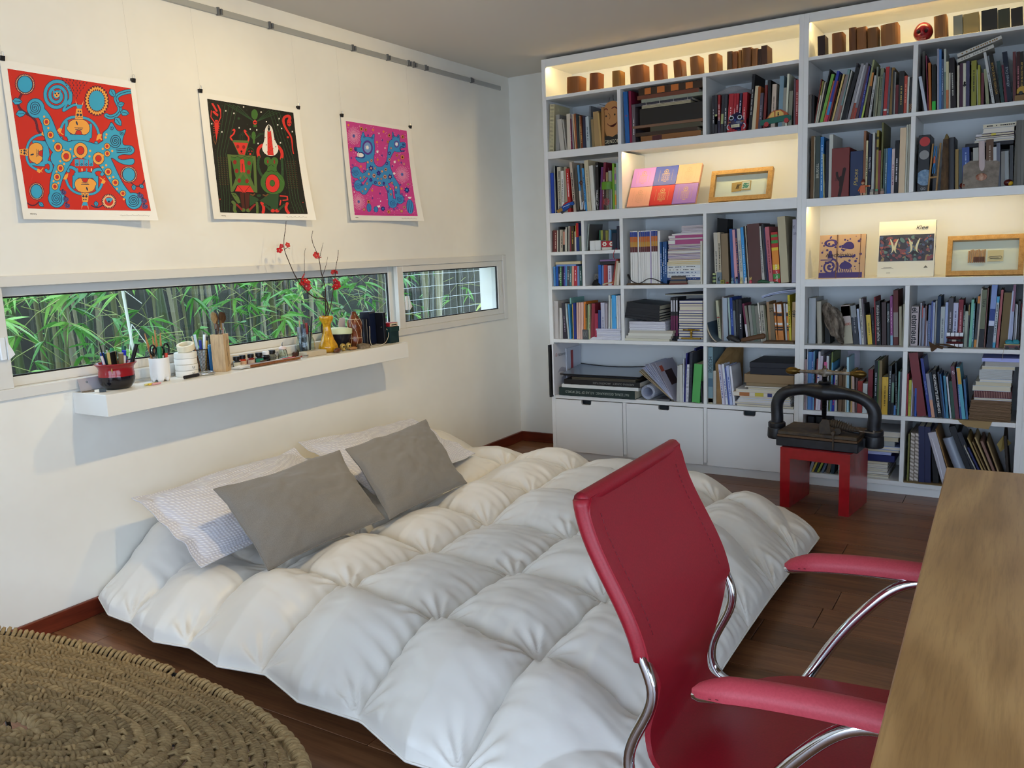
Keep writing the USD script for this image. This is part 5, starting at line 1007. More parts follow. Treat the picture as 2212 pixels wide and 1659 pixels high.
# yellow vase with flowering branches
vx, vy = .095, 3.203
t = thing('vase', 'mottled yellow glass vase with a flared neck and round foot', 'vase')
obj('glass_body', MB().lathe([(0, ZL + .0005), (.034, ZL + .0005), (.046, ZL + .010), (.052, ZL + .024), (.048, ZL + .040), (.034, ZL + .066), (.024, ZL + .10), (.020, ZL + .13), (.022, ZL + .150), (.033, ZL + .168), (.037, ZL + .180), (.035, ZL + .190), (.031, ZL + .190), (.018, ZL + .150), (.017, ZL + .128), (.02, ZL + .1), (0, ZL + .03)], (vx, vy, 0), 36), mottled('yellow_glass', 'a8760c', 'd4a01c', (60, 60, 40), .08, detail=6, specular_ior_level=0.7), t, True)
bark = M('3a2a20', .8); petal = M('b8141c', .45)
def pr2(y, z, x=.13): return (x, y, z)
def branch(label, pts, r0, subs, flowers):
    t = thing('flower_branch', label, 'branch', 'quince branches in the yellow vase')
    obj('stem', MB().tube(spline(pts, 40), np.linspace(r0, .0011, 40) * (1 + .25 * (np.arange(40) % 6 == 0)), 7), bark, t, True)
    for s_ in subs: obj('twig', MB().tube(spline(s_, 16), np.linspace(.0016, .0007, 16), 6), bark, t, True)
    g = np.random.default_rng(int(len(label)))
    for (fx, fy, fz, fr_) in flowers:
        m = MB(); ax = g.normal(size=3); ax /= np.linalg.norm(ax); a_ = np.cross(ax, [.3, .5, .8]); a_ /= np.linalg.norm(a_); b_ = np.cross(ax, a_)
        for p_ in range(5):
            an = p_ * 1.2566; d_ = a_ * math.cos(an) + b_ * math.sin(an); c = np.array([fx, fy, fz]) + d_ * fr_ * .55 + ax * fr_ * .15
            T = frame(c, d_, np.cross(ax, d_), ax); m.ball((0, 0, 0), (fr_ * .5, fr_ * .45, fr_ * .14), 2, T=T)
        fo = obj('blossom', m, petal, t, True); obj('stamens', MB().ball(np.array([fx, fy, fz]) + ax * fr_ * .2, fr_ * .18, 1), M('d8b8a0', .6), fo, True)
branch('flowering quince branch reaching highest and farthest left from the yellow vase', [(vx, vy - .003, ZL + .06), (vx, vy - .006, 1.11), pr2(3.185, 1.175), pr2(3.165, 1.203), pr2(3.12, 1.208), pr2(3.06, 1.235), pr2(3.01, 1.28), pr2(2.965, 1.345), pr2(2.935, 1.41), pr2(2.918, 1.455), pr2(2.925, 1.52), pr2(2.944, 1.592)], .0042,
    [[pr2(3.035, 1.255), pr2(3.03, 1.30), pr2(3.042, 1.36), pr2(3.045, 1.41), pr2(3.06, 1.46)], [pr2(2.918, 1.455), pr2(2.945, 1.462), pr2(2.955, 1.458)]],
    [(.132, 2.885, 1.452, .015), (.128, 2.902, 1.472, .011), (.13, 2.943, 1.478, .013), (.132, 3.018, 1.318, .022), (.136, 3.04, 1.296, .022), (.128, 3.052, 1.272, .024), (.134, 3.062, 1.252, .020), (.126, 3.02, 1.29, .016)])
branch('flowering quince branch with a blossom halfway, middle of the yellow vase', [(vx - .004, vy, ZL + .06), (vx - .002, vy + .002, 1.11), (.11, 3.19, 1.18), pr2(3.175, 1.26), pr2(3.155, 1.34), pr2(3.147, 1.40), pr2(3.135, 1.435), pr2(3.117, 1.47), pr2(3.118, 1.545)], .0035,
    [[pr2(3.147, 1.40), pr2(3.165, 1.44), pr2(3.185, 1.485)], [pr2(3.163, 1.32), pr2(3.185, 1.355), pr2(3.21, 1.413)]], [(.128, 3.132, 1.425, .017), (.134, 3.142, 1.412, .014)])
branch('flowering quince branch standing right of the others in the yellow vase', [(vx + .002, vy + .006, ZL + .06), (vx + .004, vy + .010, 1.11), (.115, 3.225, 1.17), pr2(3.232, 1.24), pr2(3.252, 1.30), pr2(3.262, 1.35), pr2(3.28, 1.40), pr2(3.292, 1.447)], .003,
    [], [(.13, 3.235, 1.335, .013), (.128, 3.258, 1.333, .016), (.134, 3.252, 1.288, .016), (.13, 3.262, 1.268, .022), (.136, 3.245, 1.255, .018)])
# bowl drum, gourd, boxes, small things at the right end
t = thing('drum', 'small black bowl-shaped drum with a pale green skin', 'drum'); T = tr(.062, 3.318, ZL) @ rot((1, 0, 0), -3)
obj('shell', MB().lathe([(0, .0005), (.034, .0005), (.045, .012), (.060, .05), (.068, .085), (.0685, .097)], sides=36, T=T), M('121420', .25), t, True)
obj('skin', MB().lathe([(.0695, .084), (.0715, .087), (.0725, .108), (.069, .114), (.03, .118), (0, .119)], sides=36, T=T), M('c8d4b0', .6), t, True)
gx, gy = .10, 3.408
t = thing('gourd', 'brown gourd flask wrapped in a pale string net', 'gourd')
gp = [(0, ZL + .0005), (.022, ZL + .0005), (.034, ZL + .012), (.038, ZL + .035), (.036, ZL + .055), (.033, ZL + .066), (.038, ZL + .09), (.041, ZL + .115), (.036, ZL + .145), (.024, ZL + .168), (.016, ZL + .182), (.013, ZL + .195), (0, ZL + .197)]
obj('gourd_body', MB().lathe(gp, (gx, gy, 0), 32), mottled('gourd_skin', '4a2210', '743a1a', (30, 30, 30), .22), t, True)
gpa = np.array(gp); m = MB()
def gs(z_): return np.interp(z_, gpa[:, 1], gpa[:, 0]) + .0015
for z_ in (ZL + .055, ZL + .155): m.tube([(gx + gs(z_) * math.cos(a_), gy + gs(z_) * math.sin(a_), z_) for a_ in np.linspace(0, 6.28, 25)[:-1]], .0018, 5, closed=True)
for k in range(7):
    zz = np.linspace(ZL + .014, ZL + .155, 14); aa = k * .8976 + .45 * np.sin((zz - ZL) * 28); m.tube(np.c_[gx + gs(zz) * np.cos(aa), gy + gs(zz) * np.sin(aa), zz], .0014, 5)
obj('string_net', m, M('c8ae94', .8), t, True)
t = thing('black_box', 'tall upright navy black box leaning beside the gourd', 'box'); T = tr(.085, 3.535, ZL) @ rot((0, 0, 1), 18)
obj('case', MB().box(-.028, .028, -.045, .045, .0005, .186, T=T, b=.003), M('0c1022', .3), t, False); obj('front_plate', MB().box(.028, .0295, -.038, .038, .012, .176, T=T, b=.0005), M('101a38', .2), t, False)
t = thing('black_box', 'smaller upright black box in front of the tall one', 'box'); T = tr(.112, 3.455, ZL) @ rot((0, 0, 1), 25)
obj('case', MB().box(-.02, .02, -.026, .026, .0005, .152, T=T, b=.002), M('10121c', .35), t, False); obj('corner_strip', MB().box(.02, .0215, .020, .024, .004, .148, T=T), M('8a8478', .4), t, False)
t = thing('black_book', 'thick black notebook standing upright by the green box', 'book'); obj('cover', MB().box(.05, .15, 3.590, 3.612, ZL + .0005, ZL + .176, b=.0015), M('12121a', .4), t, False); obj('pages', MB().box(.052, .147, 3.593, 3.609, ZL + .002, ZL + .1765), M('c8c4b4', .8), t, False)
t = obj('cable', MB().tube(spline([(.132, 3.49, ZL + .11), (.15, 3.47, ZL + .04), (.165, 3.47, ZL + .004), (.18, 3.52, ZL + .003), (.165, 3.60, ZL + .03), (.15, 3.625, ZL + .07), (.14, 3.61, ZL + .09), (.135, 3.585, ZL + .095)], 50), .0018, 6), M('c8bca4', .6), None, True); tag(t, 'loop of thin pale cord hanging by the black boxes', 'cord')
t = thing('storage_box', 'dark green cardboard box with a lid at the right end of the ledge', 'box')
obj('box_body', MB().box(.055, .165, 3.625, 3.700, ZL + .0005, ZL + .085, b=.001), M('0e2a2e', .55), t, False); obj('lid', MB().box(.052, .168, 3.622, 3.703, ZL + .064, ZL + .092, b=.0015), M('10302f', .55), t, False)
t = thing('red_box', 'flat red cardboard box lying on the green box', 'box'); obj('sleeve', MB().box(.06, .16, 3.628, 3.70, ZL + .0925, ZL + .114, b=.0008), M('a01824', .45), t, False); obj('cream_end', MB().box(.1602, .1612, 3.632, 3.698, ZL + .0945, ZL + .112), M('d0c0a4', .6), t, False); obj('slot', MB().box(.1612, .1616, 3.645, 3.69, ZL + .099, ZL + .105), M('1a1214', .8), t, False)
for k, (sx2, sy2) in enumerate(((.142, 3.262), (.142, 3.305))):
    t = thing('skull_bead', f'{("left", "right")[k]} one of two small gold skull ornaments before the drum', 'ornament', 'gold skull ornaments')
    obj('skull', MB().ball((sx2, sy2, ZL + .022), (.016, .017, .019), 3).ball((sx2 + .004, sy2, ZL + .010), (.012, .011, .0095), 2), M('a8904e', .4, metal=.3), t, True)
    for s in (-1, 1): obj('eye_socket', MB().ball((sx2 + .013, sy2 + s * .0065, ZL + .024), (.004, .0045, .005), 2), M('120e0a', .8), t, True)
    obj('nose_hole', MB().ball((sx2 + .0155, sy2, ZL + .016), (.002, .002, .003), 1), M('120e0a', .8), t, True)
t = obj('nut', MB().ball((.165, 3.195, ZL + .0135), (.016, .028, .013), 3, T=rot((0, 0, 1), 15, (.165, 3.195, 0))), mottled('nut_shell', '3a1a0c', '5e3018', (50, 50, 50), .3), None, True); tag(t, 'glossy dark brown seed lying before the yellow vase', 'seed')
t = obj('almond', MB().ball((.165, 3.315, ZL + .0095), (.014, .027, .009), 3, T=rot((0, 0, 1), -8, (.165, 3.315, 0))), mottled('almond_shell', '8a6038', 'b0834f', (80, 80, 80), .6), None, True); tag(t, 'pale brown almond-shaped shell at the ledge front', 'shell')
t = obj('pouch', MB().hull([(.14, 3.36, ZL + .001), (.19, 3.36, ZL + .001), (.14, 3.43, ZL + .001), (.19, 3.425, ZL + .001), (.15, 3.365, ZL + .026), (.18, 3.37, ZL + .022), (.15, 3.42, ZL + .024), (.175, 3.44, ZL + .018), (.165, 3.39, ZL + .030)]), mottled('pouch_cloth', '5e5344', '7e7160', (40, 40, 40), .9, bumps=.3), None, 60); tag(t, 'crumpled grey-brown cloth pouch at the foot of the gourd', 'pouch')
t = thing('leather_wing', 'small fan of pale feathers leaning behind the gourd', 'ornament'); m = MB()
for k in range(6): m.hull([(.04, 3.345 + k * .008, ZL + .13), (.042, 3.349 + k * .008, ZL + .13), (.04, 3.36 + k * .007, ZL + .165), (.042, 3.363 + k * .007, ZL + .165), (.041, 3.375 + k * .005, ZL + .02), (.043, 3.376 + k * .005, ZL + .02)])
obj('fan', m, M('b0a8b0', .6), t, False)
# ruler, eraser, crayons at the left end
t = thing('ruler', 'scratched clear plastic set-ruler leaning on the window frame by the red pot', 'ruler'); T = tr(.035, 1.93, ZL) @ rot((0, 1, 0), -18)
obj('blade', MB().prism(sg.box(0, .002, .10, .052).difference(sg.Point(.035, .036).buffer(.005)), .002, T @ frame((0, -.05, 0), (0, 1, 0), (0, 0, 1))), M('b4b0b4', .3), t, False)
m = MB()
for k in range(20): m.box(-.0005, .0003, -.048 + k * .005, -.0474 + k * .005, .004, .010 if k % 5 else .014, T=T)
obj('tick_marks', m, M('2a2a30', .6), t, False).SetCustomDataByKey('kind', 'stuff')
t = thing('eraser', 'white eraser in a dark sleeve beside the red pot', 'eraser'); T = tr(.12, 1.908, ZL) @ rot((0, 0, 1), 60)
obj('rubber', MB().box(-.02, .02, -.01, .01, .0005, .011, T=T, b=.0015), M('dcdcd6', .7), t, False); obj('sleeve', MB().box(-.004, .0205, -.0105, .0105, .0002, .0115, T=T, b=.0008), M('38424a', .6), t, False)
for k, (c_, lab) in enumerate((('d8d08a', 'pale yellow'), ('e0c040', 'bright yellow'), ('d8a0a8', 'pink'))):
    t = obj('crayon', MB().tube([(.16 + .008 * k, 2.075 + .012 * k, ZL + .0045), (.155 + .010 * k, 2.115 + .012 * k, ZL + .0045)], .004, 8), M(c_, .6), None, 40); tag(t, f'{lab} crayon lying between the red pot and the white cup', 'crayon', 'crayons on the ledge')
t = obj('sketching_stick', MB().tube([(.055, 1.872, ZL + .003), (.10, 1.93, ZL + .003)], .0025, 6), M('6a5a44', .6), None); tag(t, 'thin brown stick at the left end of the ledge', 'stick')
# ------------------------------------------------------------------ the books: x, thickness, height (mm), lean (degrees), setback (mm), colour, details
BOOKS = r'''@B1 2.030 top left cell
520 33 293 3 15 cfc49c n=spiral-bound;k=notebook;sp=1
568 28 225 2 15 8e8e8a
604 32 195 -5 15 b8b3a8
642 9 192 -6 15 aaa69c
654 26 221 0 15 cdc4b2
679 11 220 -3 15 7e2c4c ~d0a0b0
691 10 217 -1 15 948890
708 8 214 -3 15 d2b288
716 9 217 -2 15 a45a30
727 13 210 -2 15 1f2c38
741 7 203 -1 15 7c8066
749 16 200 -3 15 7d3e20 ~c8a050
766 19 195 0 15 252840
788 25 190 -2 15 b0bcc0 ~50606a
773 11 267 0 100 777c84
827 17 170 -2 15 8d7852
845 38 213 -2 15 a4875a
883 11 204 -4 15 ba9a60
896 18 233 0 15 9e703e
@B2 2.030 dark folio cell
1054 28 306 -2 15 1f5ea0 x=1
1084 16 307 -1 15 80143a
1100 21 222 0 15 5e535a ~c8c8c8
@B3 2.030 blue mask cell
1599 14 214 0 15 262932 ~b8b8b8
1614 15 215 0 15 2c2c34 b=.0:.45:2c2c34,.24:.5:a8b078 t=2 th=.022
1631 14 214 0 15 961e20 b=.0:.36:2a2a40 ~e0d0d0
1645 15 213 3 15 2b2c34 b=.24:.5:a8b078 t=2 th=.022
1663 18 213 2 15 35363e ~c8c8c8
1686 28 211 3 15 a8202c ~e8c8c8
1716 13 209 3 15 a81f2b ~e8c8c8
1729 14 209 3 15 a4202c ~e8c8c8
1744 13 208 4 15 262a48 ~d8d8e0
1766 25 208 3 15 a8202c ~e8c8c8
1808 16 301 4 15 15171c ~b0b0b0
1825 21 235 5 15 ccc0a0
1847 15 230 4 15 96501c
1862 20 194 3 15 4e4856 ~8a8490
1888 14 233 3 15 722624
1891 11 266 0 60 a0aab0
1915 16 257 0 15 16181c
1932 23 231 2 15 c4b2a2 ~7a6a60
1970 23 270 2 15 7490a0 t=AHI dn=1 tp=.12 tc=d8e0e4
1993 16 206 2 15 909086
2010 11 276 2 15 d0d2be
2025 20 185 2 15 80806e
2056 9 246 0 15 60505a
2066 14 239 0 15 943234 ~e0b0a8
@C1 1.641 tin rocket cell
524 23 256 0 15 2044a4
549 8 302 0 15 9ca29c
558 10 298 -2 15 15171b
572 25 289 0 15 c0b8a4 t=de petersone Maria B. Casas vt=1 tc=2a2a2a
602 20 263 0 15 d6d4cc ~8a8a88
623 21 286 0 15 a09680
647 23 274 -2 15 b02422 ~f0d0d0
686 18 312 -4 15 bcac9a ~2a2422
712 16 270 -2 15 4e483e
734 13 289 -3 15 4e8cbc b=.0:.45:d8d4c8
750 17 297 -2 15 5c564e
769 14 269 -4 15 4490c8 ~1a4a7a
785 29 314 -3 15 c2b89a ~a09070
816 29 278 -3 15 d0cdc2 b=.25:.285:15151a,.31:.345:15151a,.37:.405:15151a,.43:.465:15151a,.49:.525:15151a
846 21 296 0 15 111216 t=THE BEST OF dn=1 tc=c8c8c8 u=18
868 15 263 4 15 602862 d=.16
885 16 291 4 15 701c34 ~d8c0c8
919 15 229 0 15 947e54
934 21 237 0 15 969890
960 14 279 0 15 74a430
975 10 255 0 15 b2a288 b=.1:.35:d08a30,.45:.6:5a8a70,.7:.85:8a6aa0
988 17 279 0 15 a6bcba
@D1 1.391 upper left cubby
520 6 137 2 15 40302a
526 11 140 2 15 602a28
538 15 139 2 15 72302e ~d0b0a0
554 10 140 2 15 d0c6b4
565 10 161 2 15 15171b
575 9 142 2 15 c0b6a6
584 14 142 2 15 b0a794 ~3a3026
599 14 129 2 15 c8907a b=.0:.35:1a1a1c
615 6 142 2 15 bebeb2
622 8 156 1 15 d4d0c0
631 8 151 2 15 1c1c1e
640 9 163 2 15 aaa496
650 10 160 2 15 92303c
660 23 162 0 15 3e2e1c ~c8a850
684 6 126 1 15 dcd2c2
691 8 164 1 15 b0a040 b=.0:.55:d8cfc0
700 19 178 0 15 1c3474 b=.5:1:b01c1c
720 13 97 0 15 62705e
@D1b 1.391 upper right cubby
820 13 128 1 100 2a6a4c
833 15 127 0 100 a8a84a
849 17 125 0 100 4e4238
867 17 124 0 100 a09a44
885 11 130 3 100 d0d2cc
896 14 126 0 100 5a90b4
951 31 103 0 15 1c2434
984 15 146 0 15 20263a
@D1c 1.168 lower left cubby
525 15 128 0 15 5088bc
541 16 129 1 15 1e58b0
558 12 129 2 15 1c1e2c ~c8c8d0
571 12 129 2 15 509454 ~e0f0e0
584 12 128 1 15 1e1c30
597 11 129 2 15 50449a ~d0d0e8
609 14 129 2 15 5090c0
623 18 129 2 15 4c4a52 ~c8c8c8
643 13 129 2 15 3e7878 ~d0e0e0
657 16 129 2 15 d8a088
673 25 129 1 15 b83440 ~f0d0d0
699 16 129 1 15 7090c0
715 18 128 0 15 2e4e4c ~c0d0d0
@D1d 1.168 lower right cubby
852 20 130 0 15 1c5ab0
873 13 129 1 15 6080b8
887 13 130 1 15 aa3830
900 15 130 1 15 942828
918 25 125 0 15 ccc8d6 ~8a6a9a k=leaflet box
943 14 166 11 15 922e2a
958 14 153 8 15 bcac92 d=.14
974 17 140 6 15 d6ccbe d=.14
@D2 1.168 colour-banded set cell
1075 13 332 0 15 W
1088 13 332 0 15 W
1101 13 332 0 15 W
1114 11 331 0 15 W
1126 7 326 0 15 e8e6e2
1133 11 331 0 15 W
1145 12 331 0 15 W
1158 12 331 0 15 W
1171 12 331 0 15 W
1183 12 331 0 15 W
1195 12 331 0 15 W
1207 7 331 0 15 b8a8c8
1215 12 332 0 15 W
1227 14 332 0 15 W
1242 13 332 0 15 W
1258 13 326 0 15 e6e4e0 d=.22
1273 13 259 -1 15 1f5088 ~c8d8f0
1287 13 260 0 15 1f5088 ~c8d8f0
1301 13 261 0 15 1e4e86 ~c8d8f0
1523 6 255 0 15 c8c4b4
1530 7 255 0 15 d0ccbe
@D3 1.168 little figurines cell
1615 23 300 -2 15 b8b2a4 ~5a564e
1638 17 301 -2 15 bbae94 ~4a463c
1658 41 292 -2 15 7e6a4c
1715 17 317 -3 15 1e5090
1733 19 312 -4 15 d2969e
1753 10 314 -4 15 2c2c60 ~c08040
1765 20 317 -4 15 bebeb6 t=ROBERT MAPPLETHORPE dn=1 vt=1 tc=6a6a66
1786 17 323 -4 15 3090d0 ~8ac0e8
1804 7 329 -4 15 16171c
1812 6 331 -4 15 b8b0a0
1819 70 339 -3 15 502822 n=slipcased
1891 16 325 -5 15 c0bcb4 ~7a7a78
1908 11 336 -4 15 1d1f24
1920 9 313 -4 15 22244e
1932 23 319 -5 15 b85e68 ~7a2a34
1957 38 287 -4 15 b42c28 b=.08:.18:3a8a3a,.26:.36:e0c030,.36:.64:e08a28,.64:.70:e0c030,.78:.84:3a8a3a,.9:.95:3a8a3a t=Julio Le Parc tp=.02 tc=f0f0f0 th=.012
1998 43 372 -4 15 b8ae90 n=vellum-bound
2057 25 353 0 15 a4a2b4 t=E tp=.86 tc=20202a hz=1 th=.014 u=15
@E1 0.820 plaid folder cell
520 34 250 0 15 beb8b4 b=.1:.13:20222a,.15:.17:20222a,.2:.22:20222a,.62:.65:20222a,.67:.69:20222a,.73:.75:20222a n=plaid
554 15 204 2 15 ccc8c4
570 9 201 1 15 b0b0a8
580 6 228 1 15 3a3440
588 26 236 -2 15 2e2834 ~9a8aa0
618 12 234 -4 15 b8c2c0
632 11 228 -2 15 4090c8
626 11 268 -1 50 80b6ae
656 7 228 0 15 cca848
664 19 236 0 15 1e2e80
685 11 239 1 15 dcb6a6
697 11 239 2 15 dab2a2
709 11 240 2 15 d8b0a0
721 11 240 2 15 dab4a6
733 15 244 2 15 dc8030
749 11 230 1 15 524628 ~d0b050
762 12 223 2 15 8ea478
775 10 230 0 15 bcac8c ~7a6a4a
787 15 233 3 15 902c3c
802 13 233 2 15 822434
817 23 169 1 15 a2304a
841 18 190 1 15 24346e
862 27 238 0 15 bcbccc ~6a6a80
891 15 233 1 15 b0a8b0
911 12 284 2 15 c8ccc8
926 11 264 2 15 b6beb6
940 30 285 0 15 44a6e4 b=.2:.62:e8e8e4,.86:1:44a6e4 t=idarg tp=.30 tc=14181c th=.020 bold=1
971 10 282 0 15 e4e4e0
984 15 283 0 15 ccccd4
@E3 0.820 hand adze cell
1611 16 244 -5 100 ccc8a6 b=.565:.585:a02424 ~6a6a5a
1629 10 266 0 100 a0908a
1641 28 260 -2 100 aebac6
1669 7 257 -3 100 1c2434
1677 11 261 -3 100 a0b6ae
1689 16 261 -3 100 1e4094 ~7090d0
1705 14 244 -3 100 70787e b=.0:.12:141620,.75:1:141620
1721 15 249 -2 100 121418
1737 20 249 -2 100 1c1e2c ~d0d0d0
1778 13 226 -7 100 762848 b=.0:.45:d4ccd2
1793 15 213 -8 100 7e7a6e
1809 17 215 -6 100 90908a
1827 19 214 -6 100 6c786a b=.03:.2:9ac0b8
1846 18 212 -6 100 808076
1866 8 230 -6 100 d4d0c4 ~6a3a3a
1875 22 216 -5 100 aea89a ~4a4a48
1898 11 215 -6 100 707056
1911 15 234 -4 100 a0805e
1927 25 221 -5 100 7c6a50 t=51 tp=.78 tc=1e1a16 th=.02
1954 10 227 -5 100 O
1965 13 223 -3 100 O
1979 20 222 -5 100 O
2007 10 225 -4 100 b8bcc2
2018 10 223 -3 100 O
2029 13 273 -3 100 d6c634 ~3a3a2a
2043 20 234 0 100 b89868 t=ARG tp=.62 tc=141414 th=.022 bold=1
@F1 0.443 wide paper cell
1368 20 227 2 15 b6b6b0
1390 18 232 0 15 c6c6be
1410 6 269 1 15 ccd0d8
1417 9 305 3 15 24246e
1427 18 236 2 15 e0e0e6 n=spiral-bound;k=notebook;sp=1
1445 18 310 2 15 3a3e4a n=spiral-bound;k=notebook;sp=1
1467 50 240 4 15 52a858 n=shiny
1482 12 325 -6 120 18246e
1531 9 137 -6 15 30323c n=spiral-bound;k=notebook;sp=1
@F3 0.443 black storage box cell
1570 29 345 0 15 7896a0 t=BOSCH tp=.55 tc=1a2226 th=.030 b=.0:.1:b8b090,.02:.09:c0b890,.3:.45:4a6a80
1601 18 203 0 15 b6b2a8
1658 14 244 -6 15 ccccda ~4a4a8a
1672 8 241 -6 15 a8a0b8
1681 13 247 -6 15 d6dae4 ~3a4a9a
1695 9 227 -6 15 5060a2
1705 17 239 -6 15 aebadc ~5a6ab0
1724 12 235 -6 15 dcdce2 n=red-printed
@B4 2.028 leaning books cell
2136 14 154 0 15 60564e d=.12
2152 13 147 0 15 16171c d=.12
2165 5 229 8 15 722a24
2171 8 217 9 15 b6b6a6 b=.66:1:80761e
2180 7 211 10 15 bcb49e
2188 7 275 11 15 0d0e12
2195 15 249 13 15 70a440
2212 7 215 13 15 b8603e
2219 14 261 13 15 2e3e9e b=.0:.14:c02848,.14:.4:2a86c8
2235 8 210 12 15 823434
2239 10 246 11 40 403e34
2254 9 242 13 15 ccb474
2265 16 238 14 15 80706e
2282 13 262 11 15 70908e b=.0:.3:8a5a50
2296 7 254 12 15 aeaea6
2305 19 267 15 15 16181e
2325 8 288 10 15 2c2c34
2335 13 282 13 15 909096
2349 12 274 13 15 b8b8bc b=.0:.3:8a3a24
2362 13 283 12 15 76767e b=.0:.2:a03a2c
2376 12 265 11 15 522e3e
2391 12 262 9 15 1e2476 ~6a7ac8
2404 9 292 10 15 90966c b=.0:.22:a8c050
2421 13 226 7 15 40322a b=.7:1:c07a34
2438 12 210 7 15 b8b8b8 ~6a6a6a
2445 8 249 2 50 3a3a34
2462 8 250 3 15 70766a
2471 8 201 3 15 909076
2482 16 241 3 15 767c60 ~4a5040
2499 9 217 2 15 505f66
2510 17 244 2 15 a82424 b=.1:.14:e0d8d0
2528 10 238 2 15 50505e t=MALI tp=.05 tc=d0d0d0
2539 13 236 2 15 806024
2553 8 222 0 15 1c1c20
2561 6 213 0 15 90908a
2568 14 148 0 15 621e24
2583 24 212 0 15 16140f ~b09a50
2608 14 187 0 15 b0402c ~e08a70
2623 9 180 0 15 c0c2b8
2633 13 176 0 15 131318 t=TOKIO tp=.03 tc=c88a3a th=.018
@B5 2.028 dark bust cell
2691 11 307 -2 80 625f56
2706 14 177 -11 15 b8c0ce
2720 5 275 -4 30 82304e
2727 12 235 -3 15 a85f1e
2740 18 224 -2 15 10120f b=.0:.2:2ab03a
2763 10 298 -2 15 9090a0
2773 11 292 -2 15 4070a8
2784 9 245 -2 15 40506e ~a0b0c8
2794 10 292 -2 15 aab2aa b=.0:.62:6a8078
2804 12 229 -2 15 c8c098 b=.0:.4:b86a3a
2817 7 173 -2 15 beb6a6
2825 24 245 -4 15 1c1418 ~a8a8a0
2853 10 204 -2 15 c0b8a6
2865 14 212 -2 15 401e36
2879 13 211 -2 15 c0c0ae
2893 15 219 -2 15 40405e
2915 23 217 -2 15 80801e ~40401a
2941 4 173 -3 15 b0b498
2946 11 192 -3 15 949428
2958 12 154 -2 15 62202a
2980 14 171 -6 15 909476
3006 12 253 -11 15 b8bcbc ~7a7a7a
3023 17 240 -10 15 15130f t=MISTERIO BLOOD POLAR vt=1 tc=b8923a
3044 14 201 -8 15 203f40
3060 11 180 -7 15 622030
3071 21 240 -8 15 121a2e t=Alfonso Cruz vt=1 tc=9aa8b0
3094 13 233 -3 15 5a181c d=.2
3109 15 231 -3 15 3a1416 ~a86a70
3124 16 229 -3 15 1b1b14 t=MARTIN BLOOD PILAR vt=1 tc=c8a850
@C4 1.628 toy spine cell
2151 18 335 0 15 62482a
2169 4 329 0 15 b8b8a8
2175 24 333 0 15 2c3c38 t=BRUEGEL tp=.32 tc=c8c8b8 b=.0:.4:4a4c40
2200 18 325 0 15 2070b0 ~a0c8e8
2221 6 235 -2 15 bcb888
2229 17 301 0 15 1c2434
2246 20 333 0 15 bcc0b8
2420 12 334 0 15 824f28
2433 9 283 0 15 ccc498 ~3a3a2a
2445 15 316 0 15 141830 t=J. Tomás Puig vt=1 tc=d8d8d8
2463 12 320 0 15 b8bcb8
2475 7 287 0 15 42241c
2484 11 330 0 15 92822a b=.7:.74:20200a,.86:.9:20200a
2495 12 226 0 15 721618
2508 8 367 0 15 626228
2520 8 233 0 15 304f4a
2529 9 233 0 15 527080 ~c0d0d8
2539 20 234 0 15 2060a8
2560 14 229 0 15 c8b8b8 ~8a5a6a
2574 20 270 0 15 15171e ~c8c8d0
2596 29 330 0 15 d8c0a0 TOYS
2626 8 343 0 15 b8b8a8
2635 9 344 0 15 b0b0a2
2644 3 340 0 20 a8a898
@C5 1.628 fossil plate cell
2830 29 258 -2 15 141620 t=Marks tp=.08 tc=c8c8c8 th=.026
2860 15 199 -2 15 84681e
2876 15 194 -2 15 42525a
2893 33 204 -3 15 1e4088 ~90a8d0
2942 24 198 -3 15 a2a29a
2967 27 227 -3 15 c0b0b0 t=R tp=.68 tc=2a2a2a hz=1 th=.02
2996 32 232 -2 15 624836 ~a89888
3030 14 194 -3 15 b8bcc0
3044 16 211 -3 15 626878
3061 16 169 -2 15 72706a
3078 18 170 -3 15 92989a
3097 15 195 -2 15 171a20
3113 16 310 0 15 5d5a52
3129 15 309 -2 15 59564e
3144 14 309 -2 15 625f56
@E4 0.818 driftwood cell
2139 40 260 0 80 b0b4b8 ~6a6a70
2190 26 240 -2 80 aea694
2232 27 189 -2 80 15181c
2334 47 217 -6 80 bab29a b=.54:1:c8b8b0,.72:.98:8a4a5a t=500 tp=.48 tc=b83a30 hz=1 th=.014 bold=1
2384 29 216 -6 80 1c2434 b=.7:1:8a9094 ~8a8a90
2416 11 199 -6 80 b0bcd4
2428 12 256 -5 80 c0c0bc ~5a5a60
2441 9 254 -5 80 706870 d=.1
2450 7 227 -5 80 17161f
2458 23 165 -5 80 d6b638 ~8a7a30
2483 12 201 -4 80 1a1e28 ~5a6068
2496 7 262 -3 80 923038
2503 24 240 -3 80 10141a t=Histoire concise de l'affiche dn=1 vt=1 tc=d8d8d4
2530 23 234 -2 80 301012
2557 13 228 -2 80 16262c t=HARTUNG dn=1 tp=.55 tc=d8e0e0 th=.017
2573 13 268 -2 80 925088 b=.0:.2:8ab0c8 ~d8b0d0
2589 24 299 -2 80 623030 b=.15:.6:8a807c
2617 13 211 -2 80 b0ac94
2630 8 225 0 80 a09e88
@E5 0.818 white toy teeth cell
2672 36 211 0 70 ccbcbc t=el eternauta tp=.28 tc=24242a th=.026 bold=1 dn=1
2715 8 231 0 70 a2a2b0
2725 5 217 0 70 70707e b=.7:1:b85048
2730 9 205 0 70 9298b0
2740 7 217 0 70 724f4e
2748 5 135 0 70 c0c0d8
2755 12 220 0 70 7282a8 ~3a4a70
2768 8 238 0 70 5262a0
2777 9 234 0 70 a8b4d2
2788 8 243 0 70 90908a
2797 16 266 0 70 2a3e58
2814 20 211 0 70 b0b8b8 ~6a7078
